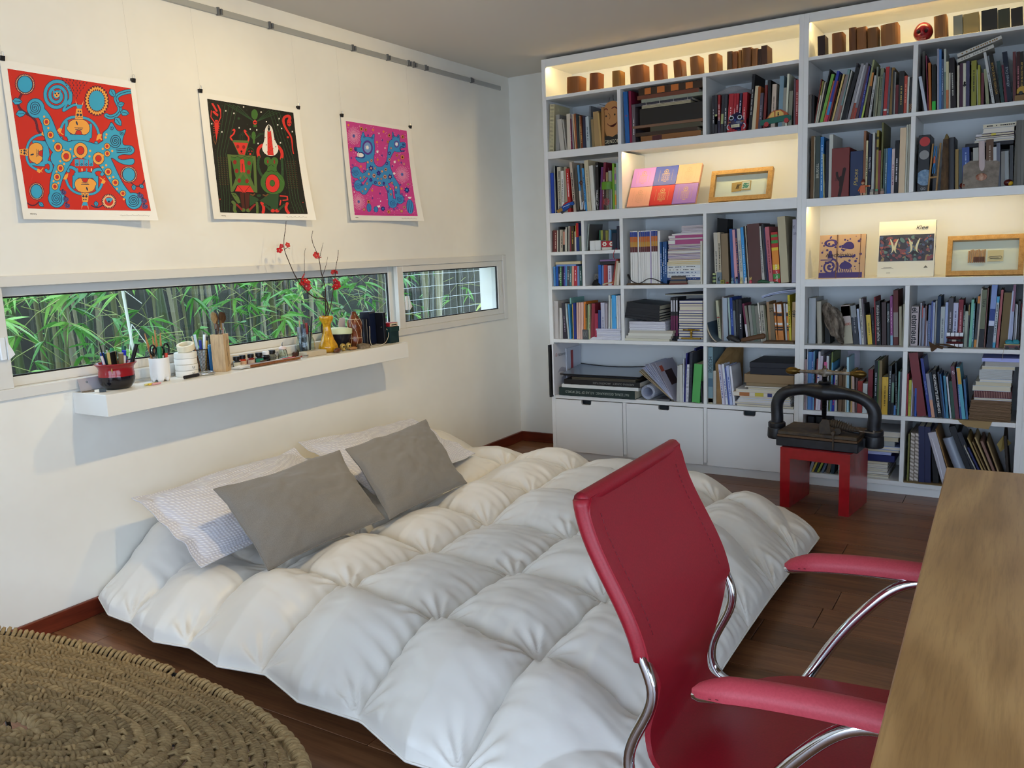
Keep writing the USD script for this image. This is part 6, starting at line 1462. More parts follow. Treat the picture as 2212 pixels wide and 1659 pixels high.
2835 13 235 0 70 a2b2da
2849 22 257 0 70 3a3640 ~b0a8b0
2872 23 231 0 70 c0c4de ~5a5a80
2897 21 248 0 70 822a38 ~d8a0a8
2920 8 219 0 70 2a3a36 ~c0c8c0
2928 14 188 0 70 a8b0a2
2942 7 222 0 70 22242a b=.75:1:82703e
2950 13 248 1 70 72b8a2
2964 8 228 0 70 327280 ~c0d8e0
2973 12 265 2 70 1c1c24 b=.0:.15:d08a3a,.86:1:d0843a
2985 8 305 2 70 c0b8ac
2995 23 298 1 70 70765e b=.0:.32:14161c t=TAPA dn=1 tp=.7 tc=20241c
3019 6 306 1 70 72504a
3032 25 323 2 70 8298d0 b=.0:.35:1c2230,.35:.43:d0d8f0,.43:.62:24408a
3058 13 263 2 70 b8c0c4 b=.0:.1:42a2c8,.88:1:42a2c8 ~5a6a70
3074 11 297 2 70 a24c50
3089 34 282 2 70 725e38 n=wide
3123 7 291 2 70 b8c0d8
3131 13 322 1 70 a0a8c8 b=.58:1:8e6078
3147 7 225 1 70 8a8a94
3156 6 222 0 70 d0d4e0
3165 8 239 0 70 4a4a52
3176 4 227 0 70 3e2e36 b=.7:1:8a3038
@F4 0.443 iron press cell
2136 5 290 0 15 ccb0a8 ~3a2a2a
2141 8 291 0 15 9a8088
2150 3 349 0 15 c8d0d8
2154 19 334 0 15 5082b8
2173 10 333 0 15 4060a0 ~c0d0e8
2183 6 338 0 15 72a8c8 ~2a5a7a
2191 7 296 2 15 722e38
2199 11 337 2 15 d0ccd4 b=.55:.57:2a3a9a
2210 14 313 2 15 c0b8c8
2223 9 311 0 30 5a2a30
2237 16 279 1 15 d06094
2254 13 314 0 15 c0c4cc ~6a6a72
2269 8 336 2 15 627232
2278 8 277 1 15 5092c0
2286 14 223 3 15 1e2ea2 ~d03a4a
2302 13 236 0 15 c0c0bc ~4a4a4a
2320 20 229 0 15 725840
2343 15 246 0 15 624e36
2358 6 241 0 15 c8c8b8
2366 11 309 -1 15 b0d8e8 d=.24
2386 9 232 0 15 c0a060
2396 13 226 -2 15 c0a8a0
2410 10 230 0 15 5a4648
2421 25 179 0 15 92302a
2448 24 166 0 15 c0c8c8 t=BI tp=.55 tc=101014 hz=1 th=.012
2475 24 246 0 15 721e2a
2505 17 295 0 15 16222c ~a8b0b8
2522 8 298 0 15 40602e
2530 14 298 0 15 806f4f
2546 31 208 0 15 d0a838 ~6a5a2a
2578 15 271 0 15 141a22 ~a0a8b0
2594 13 224 0 15 1a1e28 b=.3:.8:6a8a78
2608 10 53 0 15 5080c0 d=.05
2618 7 288 -2 15 16262e ~b0b8b8
2626 9 241 0 15 62928a
2636 10 239 0 15 40404a
@F5 0.443 red binder cell
2670 7 230 0 15 a23240
2679 13 196 0 15 b8b84a t=LE PETIT PARISIEN vt=1 tc=4a4a20
2693 6 234 0 15 c0c0c8
2701 8 185 -1 15 5a4a5a
2711 10 154 -1 15 3052a2
2726 44 346 -9 15 721a22 k=ring binder;n=big
2779 14 318 -9 15 1e2e82 t=Blau der Fische vt=1 tc=8aa8e0
2795 16 237 -9 15 9292a2 b=.0:.4:c89478
2811 13 244 -9 15 1a2a3a
2825 20 256 -9 15 0f1115 t=100 GREATEST ILLUSTRATORS vt=1 tc=e0e0e0 bold=1
2847 8 247 -8 15 162640
2856 8 236 -8 15 326292
2865 11 227 -6 15 4282a2
2882 8 224 -7 15 c0c4d0
2891 16 200 -6 15 305248
2908 18 280 -7 15 622c3c t=5 tp=.85 tc=d8d0d8 hz=1 th=.018
2928 10 277 -6 15 324282 ~b0b8e0
2939 17 278 -8 15 52a2b8 b=.67:.98:d0a040
2957 10 212 -6 15 326292
@G4 0.078 lowest press-side cell
2147 17 83 2 15 15161a d=.2
2167 15 68 17 15 9298a8
2184 11 71 21 15 b8a848
2199 11 70 20 15 1a323c
2213 11 73 23 15 929e3e
2235 13 73 21 15 526278
2263 19 71 11 15 625038
2288 19 70 4 15 16303a
@G5 0.078 folders cell
2685 9 266 0 15 727238
2744 29 313 -2 15 101848 k=binder
2774 29 311 -2 15 0f1644 k=binder
@A 2.371 top left lit niche
660 94 97 2 15 8a5426 k=old book;r=1;d=.085
818 65 100 2 15 7c4520 k=old book;r=1;d=.07
975 52 93 0 15 94682e k=old book;r=1;d=.075;b=.55:.95:2a1c14
1095 91 102 -2 15 85502a k=old book;r=1;d=.085
1245 60 93 -2 15 8e4e26 k=old book;r=1;d=.07
1371 48 97 -4 15 865024 k=old book;r=1;d=.085
@A1 2.371 top left lit niche
1471 53 103 -3 15 8a5a30 k=old book;r=1;d=.09
1580 54 100 -2 15 8e5e32 k=old book;r=1;d=.09
1684 31 101 0 15 5e4228 k=old book;r=1;d=.075;b=.0:1:b8a888
1715 29 96 0 15 92582e k=old book;r=1;d=.06;n=torn
1749 17 99 0 15 a06a34 k=old book;r=1;d=.06
1766 55 104 2 15 704826 k=old book;r=1;d=.08
1824 34 94 0 15 8a5a30 k=old book;r=1;d=.08
1859 19 88 0 15 3a2418 k=old book;d=.08
1880 32 102 -2 15 4a2e20 k=old book;d=.11;n=tallest
@A2 2.374 top right lit niche
2178 38 103 -2 15 2a1815 k=old book;d=.09
2252 56 103 -2 15 7a4c26 k=old book;r=1;d=.08
2337 36 117 -2 15 6a4222 k=old book;r=1;d=.09
2374 49 112 -2 15 8a5a30 k=old book;r=1;d=.09
2427 51 100 -2 15 78502a k=old book;r=1;d=.09
2492 82 105 -3 15 906034 k=old book;r=1;d=.09
2740 57 107 -4 15 865a30 k=old book;r=1;d=.09
2824 41 95 -3 15 8e8a76 k=old book;d=.08;n=bare-backed
2868 67 95 -3 15 a88e56 k=old book;d=.09;n=flaking
2946 67 98 -3 15 2a2418 k=old book;d=.11;n=wide
3016 49 91 -3 15 40402e k=old book;d=.11
3071 49 87 -4 15 2c2620 k=old book;d=.1
'''
STACKS = r'''@B2 2.030 15 dark folio cell
1153 1529 32.5 8a5a2c n=leather-bound;b=.2:.36:4a1a20
1118 1510 21.7 3a2616
1217 1529 26.9 4a4634
1101 1541 16.3 7a5a44 k=folio board
1149 1540 94.4 1c1813 n=huge;r=1
1164 1471 16.1 a8a084 k=paper bundle
1083 1476 17.6 30303a k=ring binder;ring=1
1162 1542 20.1 8a9080
1136 1519 22.9 6e3a26
1145 1538 41.6 3a2614 n=orange-patterned;b=.1:.2:c06a28,.3:.42:c06a28,.52:.64:c06a28,.75:.86:c06a28
@D1b 1.391 20 upper right cubby
792 829 62.7 e0e0dc k=white box
@D1b2 1.391 20 upper right cubby
830 869 63.2 dedfdb k=white box;n=right-hand
@D1b3 1.391 20 upper right cubby
878 946 18.5 d4cec2 k=pale box
873 950 38.3 b02030 n=white-flowered;k=red box;fl=1
@D2 1.168 20 colour-banded set cell
1440 1521 25.8 ccc8bc k=paper bundle
1306 1521 15.4 24407a ~
1299 1524 20.3 dde0e2 ~5a6a8a
1301 1525 18.5 c8d0d8 ~2a3a6a
1306 1525 16.3 e0e0dc ~2a2a30
1300 1525 16.3 d8dcdc ~2a2a34
1279 1525 11.1 d8ccaa k=magazine
1281 1525 11.7 dcc48e k=magazine
1320 1525 11.6 e0c486 k=magazine
1320 1525 7.7 6a3a7a k=magazine
1318 1525 7.7 b8a0d0 k=magazine
1318 1525 8.0 4a3a8a k=magazine
1318 1525 8.0 a890c0 k=magazine
1318 1525 8.6 6a3a78 k=magazine
1319 1525 11.6 d8d8e0 k=magazine
1320 1525 7.9 803a70 k=magazine
1320 1525 7.9 4a2a60 k=magazine
1322 1525 8.6 b090c0 k=magazine
1322 1525 7.3 5a2a68 k=magazine
1322 1525 7.9 b8a0c8 k=magazine
1322 1538 27.5 a84a7a n=white-ended;b=.0:.2:d8d8d0
1327 1538 9.8 b4a4c0 k=magazine
1324 1538 16.5 a84878 b=.0:.2:d8d8d0
1344 1538 10.9 d4d0dc k=magazine
1403 1538 13.6 cac2c8 k=paper bundle
1404 1538 16.0 c4bcc4 k=paper bundle
1406 1538 14.5 c2b8bc k=paper bundle;n=topmost
@E1 0.820 0 plaid folder cell
833 1005 13.2 d8d8e4 k=pamphlet
836 1006 12.7 dcdce6 k=pamphlet
835 1005 11.6 d4d4e2 k=pamphlet
838 1006 11.6 dedee8 k=pamphlet
837 1006 11.6 d6d6e4 k=pamphlet
830 1007 11.6 d0d0e0 k=pamphlet
@E2 0.820 0 navy stack cell
1033 1332 14.5 d0ccb8 k=portfolio
1040 1340 17.1 ccc8bc k=portfolio
1058 1350 17.0 dcdace k=sketchbook
1066 1356 16.5 c2bcae k=sketchbook
1065 1306 12.4 dfe0e8 k=pamphlet
1065 1309 11.3 d8d8e4 k=pamphlet
1064 1306 10.3 e0e0ea k=pamphlet
1064 1306 10.3 d6d6e2 k=pamphlet
1066 1304 11.3 dcdce6 k=pamphlet
1037 1267 16.5 101018 k=folder;tilt=6
1039 1268 15.5 14141c k=folder;tilt=6
1043 1267 15.5 0e0e16 k=folder;tilt=6
1047 1267 21.6 12121a k=folder;tilt=6
1050 1268 29.8 0e1018 k=folder;tilt=6
@E2n 0.820 20 navy stack cell
1374 1538 13.1 b8bcc4 k=metal tray
1382 1536 17.1 202e7a k=exercise book
1384 1536 17.0 1c2a70 k=exercise book
1381 1536 16.0 22307c k=exercise book
1383 1536 16.0 1e2c74 k=exercise book
1384 1536 15.0 22327e k=exercise book
1386 1536 15.0 1c2a6c k=exercise book
1384 1536 15.0 243480 k=exercise book
1385 1536 15.0 b8a8b8 k=exercise book
1384 1536 16.0 202e78 k=exercise book
1386 1536 16.0 1c2a6e k=exercise book
1385 1536 16.0 22307c k=exercise book
1389 1536 27.9 c8b0b8 k=exercise book;n=thick
1389 1536 16.9 1e2c74 k=exercise book
1388 1536 16.9 22327e k=exercise book;n=topmost
@F1 0.443 -12 wide paper cell
556 1101 54.7 1a2e2e k=atlas;n=NG
576 1127 22.9 d8dad8 k=white board
595 1135 33.7 0e0f14 n=AG
654 1108 17.3 4a4438 k=brown folder
@F3 0.443 0 black storage box cell
1749 2080 14.4 9a948a k=magazine
1737 2064 12.4 c8c8d4 k=magazine
1753 2063 10.9 ccd0e0 k=magazine
1760 2063 10.9 d4d8e4 k=magazine
1766 2063 12.3 c4c8dc k=magazine
1727 2057 25.3 ccb89c k=magazine;n=cartoon-covered;b=.12:.3:a86a3a,.4:.55:c8b840,.62:.7:303a7a
1743 2060 17.2 d4d2d0 k=magazine
1816 2084 10.2 c8c0a8 k=magazine
1797 2068 10.3 9a948c k=magazine
1806 2049 18.5 8a7656 k=kraft envelope
1794 2080 51.2 8e7452 k=kraft box
1829 2084 71.6 131522 k=storage box;n=lidded
@C5 1.830 30 fossil plate cell
2897 3106 19.1 12141e k=box lid
2935 3108 10.3 c8c8cc k=magazine
2941 3108 9.2 b0b0b8 k=magazine
2938 3108 9.2 3a3440 k=magazine
2942 3107 12.0 4a3040 k=magazine;b=.0:.15:c8c4c8,.4:.52:d0c040
2971 3107 25.8 a8a8b0 k=magazine
2970 3144 18.8 d4d4cc k=magazine;n=topmost ~2a2a30
@F5 0.443 0 red binder cell
2970 3157 10.4 6e563e k=kraft folder
2968 3157 9.8 785e44 k=kraft folder
2969 3158 9.8 705840 k=kraft folder
2970 3158 10.7 7a6048 k=kraft folder
2969 3158 10.4 725a42 k=kraft folder
2970 3158 11.3 7c624a k=kraft folder
2971 3157 11.3 745c44 k=kraft folder
2973 3157 11.2 7a604a k=kraft folder
2974 3157 11.2 705840 k=kraft folder
2976 3157 12.7 785e48 k=kraft folder
2988 3158 12.7 c8d0e0 k=booklet
2987 3156 35.4 5a2024 k=notebook;n=spiral-bound;sp=1
2979 3151 26.8 c4ccd4 k=booklet
2992 3153 21.2 d0ccb8 k=booklet
3010 3155 14.1 c4ccdc k=booklet
3007 3154 48.6 c0c4c6 k=paper block
3017 3165 19.3 ccd0d8 k=booklet
3031 3181 22.7 aca8a6 k=paper block
3017 3185 18.7 a8b0ec k=folder;n=topmost
@G4 0.078 30 lowest press-side cell
2326 2592 11.5 c8c4b8 k=magazine
2327 2593 10.3 8a8478 k=magazine
2326 2589 10.9 d8d8d8 k=magazine
2324 2584 10.9 a8a090 k=magazine
2325 2587 10.9 d0d0d0 k=magazine
2322 2584 10.9 948c80 k=magazine
2325 2585 11.5 d4d4d4 k=magazine
2323 2587 16.6 8e8270 k=magazine
2370 2619 38.4 141c58 k=archive box
2456 2601 16.9 b4bce8 k=paper sheaf
2474 2641 14.0 a8aaa8 k=booklet
2474 2645 19.6 8aa4dc k=booklet
2478 2617 27.5 b0b8bc k=paper block
2485 2636 25.2 b8b0a0 k=booklet
2471 2645 30.8 a8aeb4 k=booklet
'''
def cname(h):
    r, g, b = (int(h[i:i + 2], 16) / 255 for i in (0, 2, 4)); hu, s, v = colorsys.rgb_to_hsv(r, g, b); hu *= 360
    if v < .2: return 'black'
    if s < .14: return 'charcoal' if v < .38 else 'grey' if v < .62 else 'pale grey' if v < .78 else 'white'
    if hu < 14 or hu >= 345: return 'dark red' if v < .45 else 'pink' if s < .42 else 'red'
    if hu < 52:
        if s < .32: return 'cream' if v > .66 else 'taupe'
        if s > .6 and v > .68: return 'orange' if hu < 34 else 'yellow'
        return 'dark brown' if v < .4 else 'brown' if v < .62 else 'tan'
    if hu < 70: return 'pale yellow' if s < .4 else 'olive' if v < .65 else 'yellow'
    if hu < 160: return 'dark green' if v < .35 else 'grey-green' if s < .3 else 'green'
    if hu < 196: return 'dark teal' if v < .36 else 'pale teal' if s < .3 else 'teal'
    if hu < 252: return 'navy' if v < .36 else 'pale blue' if (s < .4 and v > .6) else 'slate' if s < .4 else 'blue'
    if hu < 300: return 'dark purple' if v < .36 else 'lavender' if s < .3 else 'purple'
    return 'plum' if v < .4 else 'mauve' if s < .4 else 'magenta'
_used = {}
def unique(*cands):
    for c in cands:
        if c not in _used and 4 <= len(c.split()) <= 16: _used[c] = 1; return c
    k = cands[-1]; n = 2
    while f'{k}, spot {n}' in _used: n += 1
    _used[f'{k}, spot {n}'] = 1; return f'{k}, spot {n}'
ORD = ['first', 'second', 'third', 'fourth', 'fifth', 'sixth', 'seventh', 'eighth', 'ninth', 'tenth', 'eleventh', 'twelfth', 'thirteenth', 'fourteenth']
PAGE = [M('d6ceb8', .85), M('cfc6ac', .85), M('dcd6c8', .85)]
bkr = random.Random(12)
def opts(s):
    o = {}; s = s.strip()
    # a title may hold blanks: it runs to the next known key
    import re
    for m in re.finditer(r'(?:^|\s)(x|s|t|tp|tc|th|vt|hz|dn|bold|u|b|n|k|d|sp|r|ring|fl|tilt)=(.*?)(?=\s(?:x|s|t|tp|tc|th|vt|hz|dn|bold|u|b|n|k|d|sp|r|ring|fl|tilt)=|\s~|;(?:n|k|d|sp|r|ring|fl|tilt|b|u|s|t)=|$)', s):
        o[m.group(1)] = m.group(2)
    for m in re.finditer(r';(n|k|d|sp|r|ring|fl|tilt|b|u)=([^;\s]*(?:\s(?!\w+=|~)[^;\s~]+)*)', s): o[m.group(1)] = m.group(2)
    m = re.search(r'~([0-9a-f]{6})?', s)
    if m: o['~'] = m.group(1) or '8a8a86'
    return o
BANDSET = 'b=.0:.6:e2e0da,.61:.71:5a1a20,.71:.8:c08a30,.8:.895:c0621e,.895:.985:263c8a'
def dashes(m, T, a, b, th, r):
    """rows of small print marks along local z from a to b, at the spine face"""
    z = a
    while z < b:
        l = r.uniform(.003, .009); m.box(-th / 2, th / 2, -.0008, 0.0, z, min(z + l, b), T=T); z += l + r.choice((.0016, .002, .006))
def book(t, w, h, dp, T, col, o):
    """a standing book: spine at local y = 0, body into +y, x from 0 to w"""
    if col == 'W': o = {**opts(BANDSET), **o}; col = 'e4e2dc'
    if col == 'O': o = {**opts('b=.0:.3:d0823a,.3:.34:22222a,.36:.40:22222a,.44:.5:e0e0e0,.5:.68:d0823a,.68:.76:1c1c2a,.78:.99:dcdcde'), **o}; col = 'd0823a'
    cm = M(col, .42 if bkr.random() < .5 else .6); bt = min(.0022, w * .2); pm = PAGE[bkr.randrange(3)]
    rnd = o.get('r'); m = MB()
    if rnd:
        g = np.linspace(0, np.pi, 9); pts = np.c_[w / 2 - w / 2 * np.cos(g), -np.sin(g) * w * .18]; m.prism(sg.Polygon(list(pts) + [(w, .004), (0, .004)]), h, T)
    else: m.box(0, w, 0, bt, 0, h, T=T)
    m.box(0, bt, bt, dp, 0, h, T=T).box(w - bt, w, bt, dp, 0, h, T=T)
    obj('cover', m, cm, t, False)
    if w > .006: obj('pages', MB().box(bt, w - bt, bt, dp - .003, .002, h - .003, T=T), pm, t, False)
    for q in o.get('b', '').split(','):
        if q.count(':') == 2:
            a, b, c = q.split(':'); obj('spine_band', MB().box(.0004, w - .0004, -.0007, .0002, h * float(a), h * float(b), T=T), M(c, .5), t, False)
    if 'sp' in o:
        m = MB(); n = int(h / .0085)
        for k in range(n):
            c = [(w / 2 + w * .48 * math.cos(a_), .003 + .006 * math.sin(a_), .006 + k * .0085) for a_ in np.linspace(0, 6.28, 9)[:-1]]; m.tube(c, .0009, 4, closed=True, T=T)
        obj('spiral_binding', m, M('1c1c20', .4), t).SetCustomDataByKey('kind', 'stuff')
    if 't' in o and o['t'] != 'TOYS':
        s, tc, th = o['t'], o.get('tc', '202020'), float(o.get('th', min(.016, w * .55))); m = MB(); bold = 'bold' in o
        if 'hz' in o: text_at(m, s, th, T[:3, :3] @ [w * .12, -.001, h * float(o.get('tp', .5))] + T[:3, 3], T[:3, 0], T[:3, 2], bold, w * .8)
        else:
            th = min(th, w * .72); v_, _ = text(s, th, bold); L = float(v_[:, 0].max()); fit = h * (.82 if 'vt' in o else .95)
            L2 = min(L, fit); start = (h - L2) / 2 if 'vt' in o else h * float(o.get('tp', .1)); start = min(start, h - L2 - .003)
            if 'dn' in o: p0, ex, ey = [w / 2 - th * .5, -.001, start + L2], -T[:3, 2], T[:3, 0]
            else: p0, ex, ey = [w / 2 + th * .5, -.001, start], T[:3, 2], -T[:3, 0]
            text_at(m, s, th, T[:3, :3] @ p0 + T[:3, 3], ex, ey, bold, fit)
        obj('title', m, M(tc, .5), t, False)
    if 'u' in o:
        m = MB(); text_at(m, o['u'], min(.016, w * .5), T[:3, :3] @ [w * .2, -.001, h * .9 if o['u'] != '15' else h * .76] + T[:3, 3], T[:3, 0], T[:3, 2], False, w * .7); obj('number', m, M(o.get('tc', 'c8c8c8'), .5), t, False)
    if '~' in o:
        m = MB(); a = bkr.uniform(.12, .35); dashes(m, T @ tr(w / 2, 0, 0), h * a, h * bkr.uniform(.6, .9), min(w * .35, .006), bkr)
        obj('spine_lettering', m, M(o['~'], .5), t, False).SetCustomDataByKey('kind', 'stuff')
    if 'x' in o: obj('red_mark', MB().tube([(w * .3, -.001, h * .52), (w * .7, -.001, h * .55)], .001, 4, T=T).tube([(w * .7, -.001, h * .52), (w * .3, -.001, h * .55)], .001, 4, T=T), M('c03040', .5), t)
cells = []
for line in BOOKS.strip().split('\n'):
    if line[0] == '@': nm, fz, ph = line[1:].split(None, 2); cells.append((nm, float(fz), ph, [])); continue
    q = line.split(None, 6); cells[-1][3].append(([float(v) for v in q[:5]], q[5], opts(q[6]) if len(q) > 6 else {}))
for nm, fz, ph, rows in cells:
    names = []
    for (x, w, h, ln_, s), col, o in rows:
        c = {'W': 'white colour-banded', 'O': 'orange-striped'}.get(col) or cname(col)
        if o.get('t') == 'TOYS': c = 'colourful block-lettered'
        names.append((c, 'slim' if w < 13 else 'thick' if w > 32 else '', 'tall' if h > 255 else 'small' if h < 165 else ''))
    seen = {}
    for i, ((x, w, h, ln_, s), col, o) in enumerate(rows):
        c, sl, tl = names[i]; kind = o.get('k', 'book' if w > 12 else 'magazine' if h > 235 else 'paperback'); extra = o.get('n', '')
        base = ' '.join(z for z in (tl, sl, c, extra, kind) if z); short = ' '.join(z for z in (sl or tl, c, kind) if z)
        seen[base] = seen.get(base, 0) + 1; k = seen[base]
        lf, rg = (names[i - 1][0] if i else None), (names[i + 1][0] if i + 1 < len(rows) else None)
        lett = ' with large lettering' if ('t' in o) else ''
        rel = f'between {lf} and {rg} ones' if lf and rg else f'leftmost, beside a {rg} one' if rg else f'rightmost, beside a {lf} one'
        lab = unique(f'{base}{lett} in the {ph}' if sum(1 for r_, n_ in zip(rows, names) if n_ == names[i]) == 1 else '', f'{base}{lett} {rel}, {ph}', f'{base} {rel}, {ph}', f'{short} {rel}, {ph}', f'{ORD[min(k, 14) - 1]} {base} from the left in the {ph}')
        t = thing('book' if kind in ('book',) else kind.replace(' ', '_'), lab, kind if ' ' not in kind else kind.split()[-1], f'books in the {ph}')
        x, w, h, s = x / 1000, w / 1000 - .0004, h / 1000, s / 1000; dp = float(o.get('d', min(.30, max(.12, h * bkr.uniform(.66, .8))))); dp = min(dp, YN - YF - s - .004)
        lift = w * math.sin(math.radians(abs(ln_))) if ln_ > 0 else 0
        T = tr(x, YF + s + bkr.uniform(0, .006), fz + .0004 + lift) @ rot((0, 1, 0), ln_)
        if h > .2 and w > .025 and 'r' not in o and bkr.random() < .3: o = {**o, 'r': 1}
        book(t, w, h, dp, T, col, o)
        if o.get('t') == 'TOYS':
            for k2, (ch_, bc, tc) in enumerate((('T', 'c05038', 'e0d0a8'), ('O', 'd8b070', '2a5a5a'), ('Y', '6aaed0', '1a2a5a'), ('S', 'c85a80', 'd88aa0'), (None, '9ab870', ''), (None, '2a80c8', ''), (None, 'd8c0a0', ''))):
                z0 = h * (1 - .143 * (k2 + 1)); obj('spine_band', MB().box(.0004, w - .0004, -.0007, .0002, z0, z0 + h * .142, T=T), M(bc, .5), t, False)
                if ch_:
                    m = MB(); v_, _ = text(ch_, .026, True); text_at(m, ch_, .026, T[:3, :3] @ [w / 2 - v_[:, 0].max() / 2, -.001, z0 + .004] + T[:3, 3], T[:3, 0], T[:3, 2], True, w * .8); obj('letter', m, M(tc, .5), t, False)
# ------------------------------------------------------------------ things lying flat in piles
piles = []
for line in STACKS.strip().split('\n'):
    if line[0] == '@': nm, fz, s, ph = line[1:].split(None, 3); piles.append((nm, float(fz), float(s) / 1000, ph, [])); continue
    q = line.split(None, 4); piles[-1][4].append(([float(v) for v in q[:3]], q[3], opts(q[4]) if len(q) > 4 else {}))
ZTOP = {}
for nm, fz, s, ph, rows in piles:
    z = fz + .0004; seen = {}; cn = [cname(c) for _, c, _ in rows]; sr = random.Random(len(rows) * 7)
    for i, ((x0, x1, th), col, o) in enumerate(rows):
        x0, x1, th = x0 / 1000, x1 / 1000, max(th / 1000 - .0003, .003); kind = o.get('k', 'book'); n_ = o.get('n', ''); n2 = {'NG': 'large lettered', 'AG': 'wide lettered'}.get(n_, n_)
        base = ' '.join(q for q in ('thick' if th > .03 and 'box' not in kind else '', cn[i], n2, kind) if q)
        rel = (f'lying on the {cn[i - 1]} one' if i else 'at the bottom') + (f' under a {cn[i + 1]} one' if i + 1 < len(rows) else ', topmost')
        seen[base] = seen.get(base, 0) + 1
        lab = unique(f'{base} lying flat in the {ph}' if cn.count(cn[i]) == 1 else '', f'{base} {rel}, {ph}', f'{ORD[min(seen[base], 14) - 1]} {base} from the bottom of the pile, {ph}')
        t = thing(kind.replace(' ', '_'), lab, kind.split()[-1], f'pile in the {ph}')
        dp = min(.30, (x1 - x0) * 1.3, YN - YF - s - .006); dp = max(dp, .14); dp = min(dp, YN - YF - s - .006); yj = YF + s + sr.uniform(0, .006)
        tl = float(o.get('tilt', 0)); T = tr(x0, yj, z) @ rot((0, 1, 0), tl)
        if tl and not rows[i - 1][2].get('tilt'): z += (x1 - x0) * math.sin(math.radians(tl)) * .62; T = tr(x0, yj, z + (x1 - x0) * math.sin(math.radians(tl)) * .38) @ rot((0, 1, 0), tl)
        elif tl: T = tr(x0, yj, z + (x1 - x0) * math.sin(math.radians(tl)) * .38) @ rot((0, 1, 0), tl)
        W = x1 - x0; b = min(.0015, th * .2)
        if 'box' in kind or kind in ('paper block', 'white board', 'folio board', 'metal tray', 'kraft envelope'):
            obj('body', MB().box(0, W, 0, dp, 0, th, T=T, b=b), M(col, .55), t, False)
            if 'lidded' in n_: obj('lid', MB().box(-.003, W + .003 if x1 < XM0 - .006 else W, -.003, dp, th * .55, th + .001, T=T, b=.002), M(col, .5), t, False)
            if kind == 'paper block':
                for k in range(int(th / .004)): obj('sheet_edge', MB().box(.001, W - .001, -.0006, .0002, .002 + k * .004, .0032 + k * .004, T=T), M('a8a498', .8), t, False)
        elif kind in ('paper bundle', 'paper sheaf', 'pamphlet', 'kraft folder', 'brown folder'):
            nl = max(2, int(th / .006)); 
            for k in range(nl):
                dx = sr.uniform(-.003, .003); obj('sheets', MB().box(max(dx, 0), W + min(dx, 0), abs(dx), dp, th * k / nl, th * (k + .86) / nl, T=T), M(col, .8), t, False)
        else:
            bt = min(.0022, th * .22); obj('cover', MB().box(0, W, 0, dp, 0, bt, T=T).box(0, W, 0, dp, th - bt, th, T=T).box(0, W, 0, bt, bt, th - bt, T=T) if 'magazine' not in kind and 'exercise' not in kind and kind != 'booklet' else MB().box(0, W, 0, dp, 0, bt, T=T).box(0, W, 0, dp, th - bt, th, T=T), M(col, .5), t, False)
            obj('pages', MB().box(.002, W - .002, bt if kind == 'book' else .001, dp - .002, bt, th - bt, T=T), PAGE[i % 3], t, False)
        for q in o.get('b', '').split(','):
            if q.count(':') == 2: a, b_, c = q.split(':'); obj('spine_band', MB().box(W * float(a), W * float(b_), -.0008, .0002, th * .08, th * .92, T=T), M(c, .5), t, False)
        if '~' in o:
            m = MB(); xx = W * .1
            while xx < W * .85: l = sr.uniform(.003, .010); m.box(xx, xx + l, -.0008, 0, th * .35, th * .62, T=T); xx += l + sr.choice((.002, .003, .014))
            obj('spine_lettering', m, M(o['~'], .5), t, False).SetCustomDataByKey('kind', 'stuff')
        if 'sp' in o:
            m = MB(); n = int(W / .0075)
            for k in range(n): m.tube([(.004 + k * .0075, .002 + .006 * math.cos(a_), th / 2 + th * .5 * math.sin(a_)) for a_ in np.linspace(0, 6.28, 9)[:-1]], .0011, 4, closed=True, T=T)
            obj('spiral_binding', m, M('c09a90', .4), t).SetCustomDataByKey('kind', 'stuff')
        if 'ring' in o:
            for k in range(4): obj('binder_ring', MB().tube([(W * (.28 + .22 * k), -.004, .002), (W * (.28 + .22 * k), -.006, .028), (W * (.28 + .22 * k) + .002, -.003, .034)], .0018, 6, T=T), chrome, t)
            obj('ring_rail', MB().box(W * .22, W * .99, -.005, -.001, 0, .003, T=T), chrome, t, False)
        if 'fl' in o:
            for k in range(2):
                m = MB(); cx_ = W * (.30 + .62 * k)
                for p_ in range(6): m.ball((cx_ + .010 * math.cos(p_ * 1.047), -.0005, th * .5 + .010 * math.sin(p_ * 1.047)), (.006, .0006, .006), 1, T=T)
                obj('printed_flower', m, M('e4dccc', .6), t, True)
        if n_ in ('NG', 'AG'):
            sx, hh_ = (('NATIONAL GEOGRAPHIC  ATLAS OF THE WORLD', .016), ('ANDREAS GURSKY   ARCHITECTURE', .012))[n_ == 'AG']; m = MB()
            text_at(m, sx, hh_, T[:3, :3] @ [W * .93, -.001, th * .5 + hh_ * .5] + T[:3, 3], -T[:3, 0], -T[:3, 2], False, W * .84)
            obj('title', m, M('a8b0a8' if n_ == 'NG' else '8a8a88', .5), t, False)
        z = z + th + .0004
    ZTOP[nm] = z
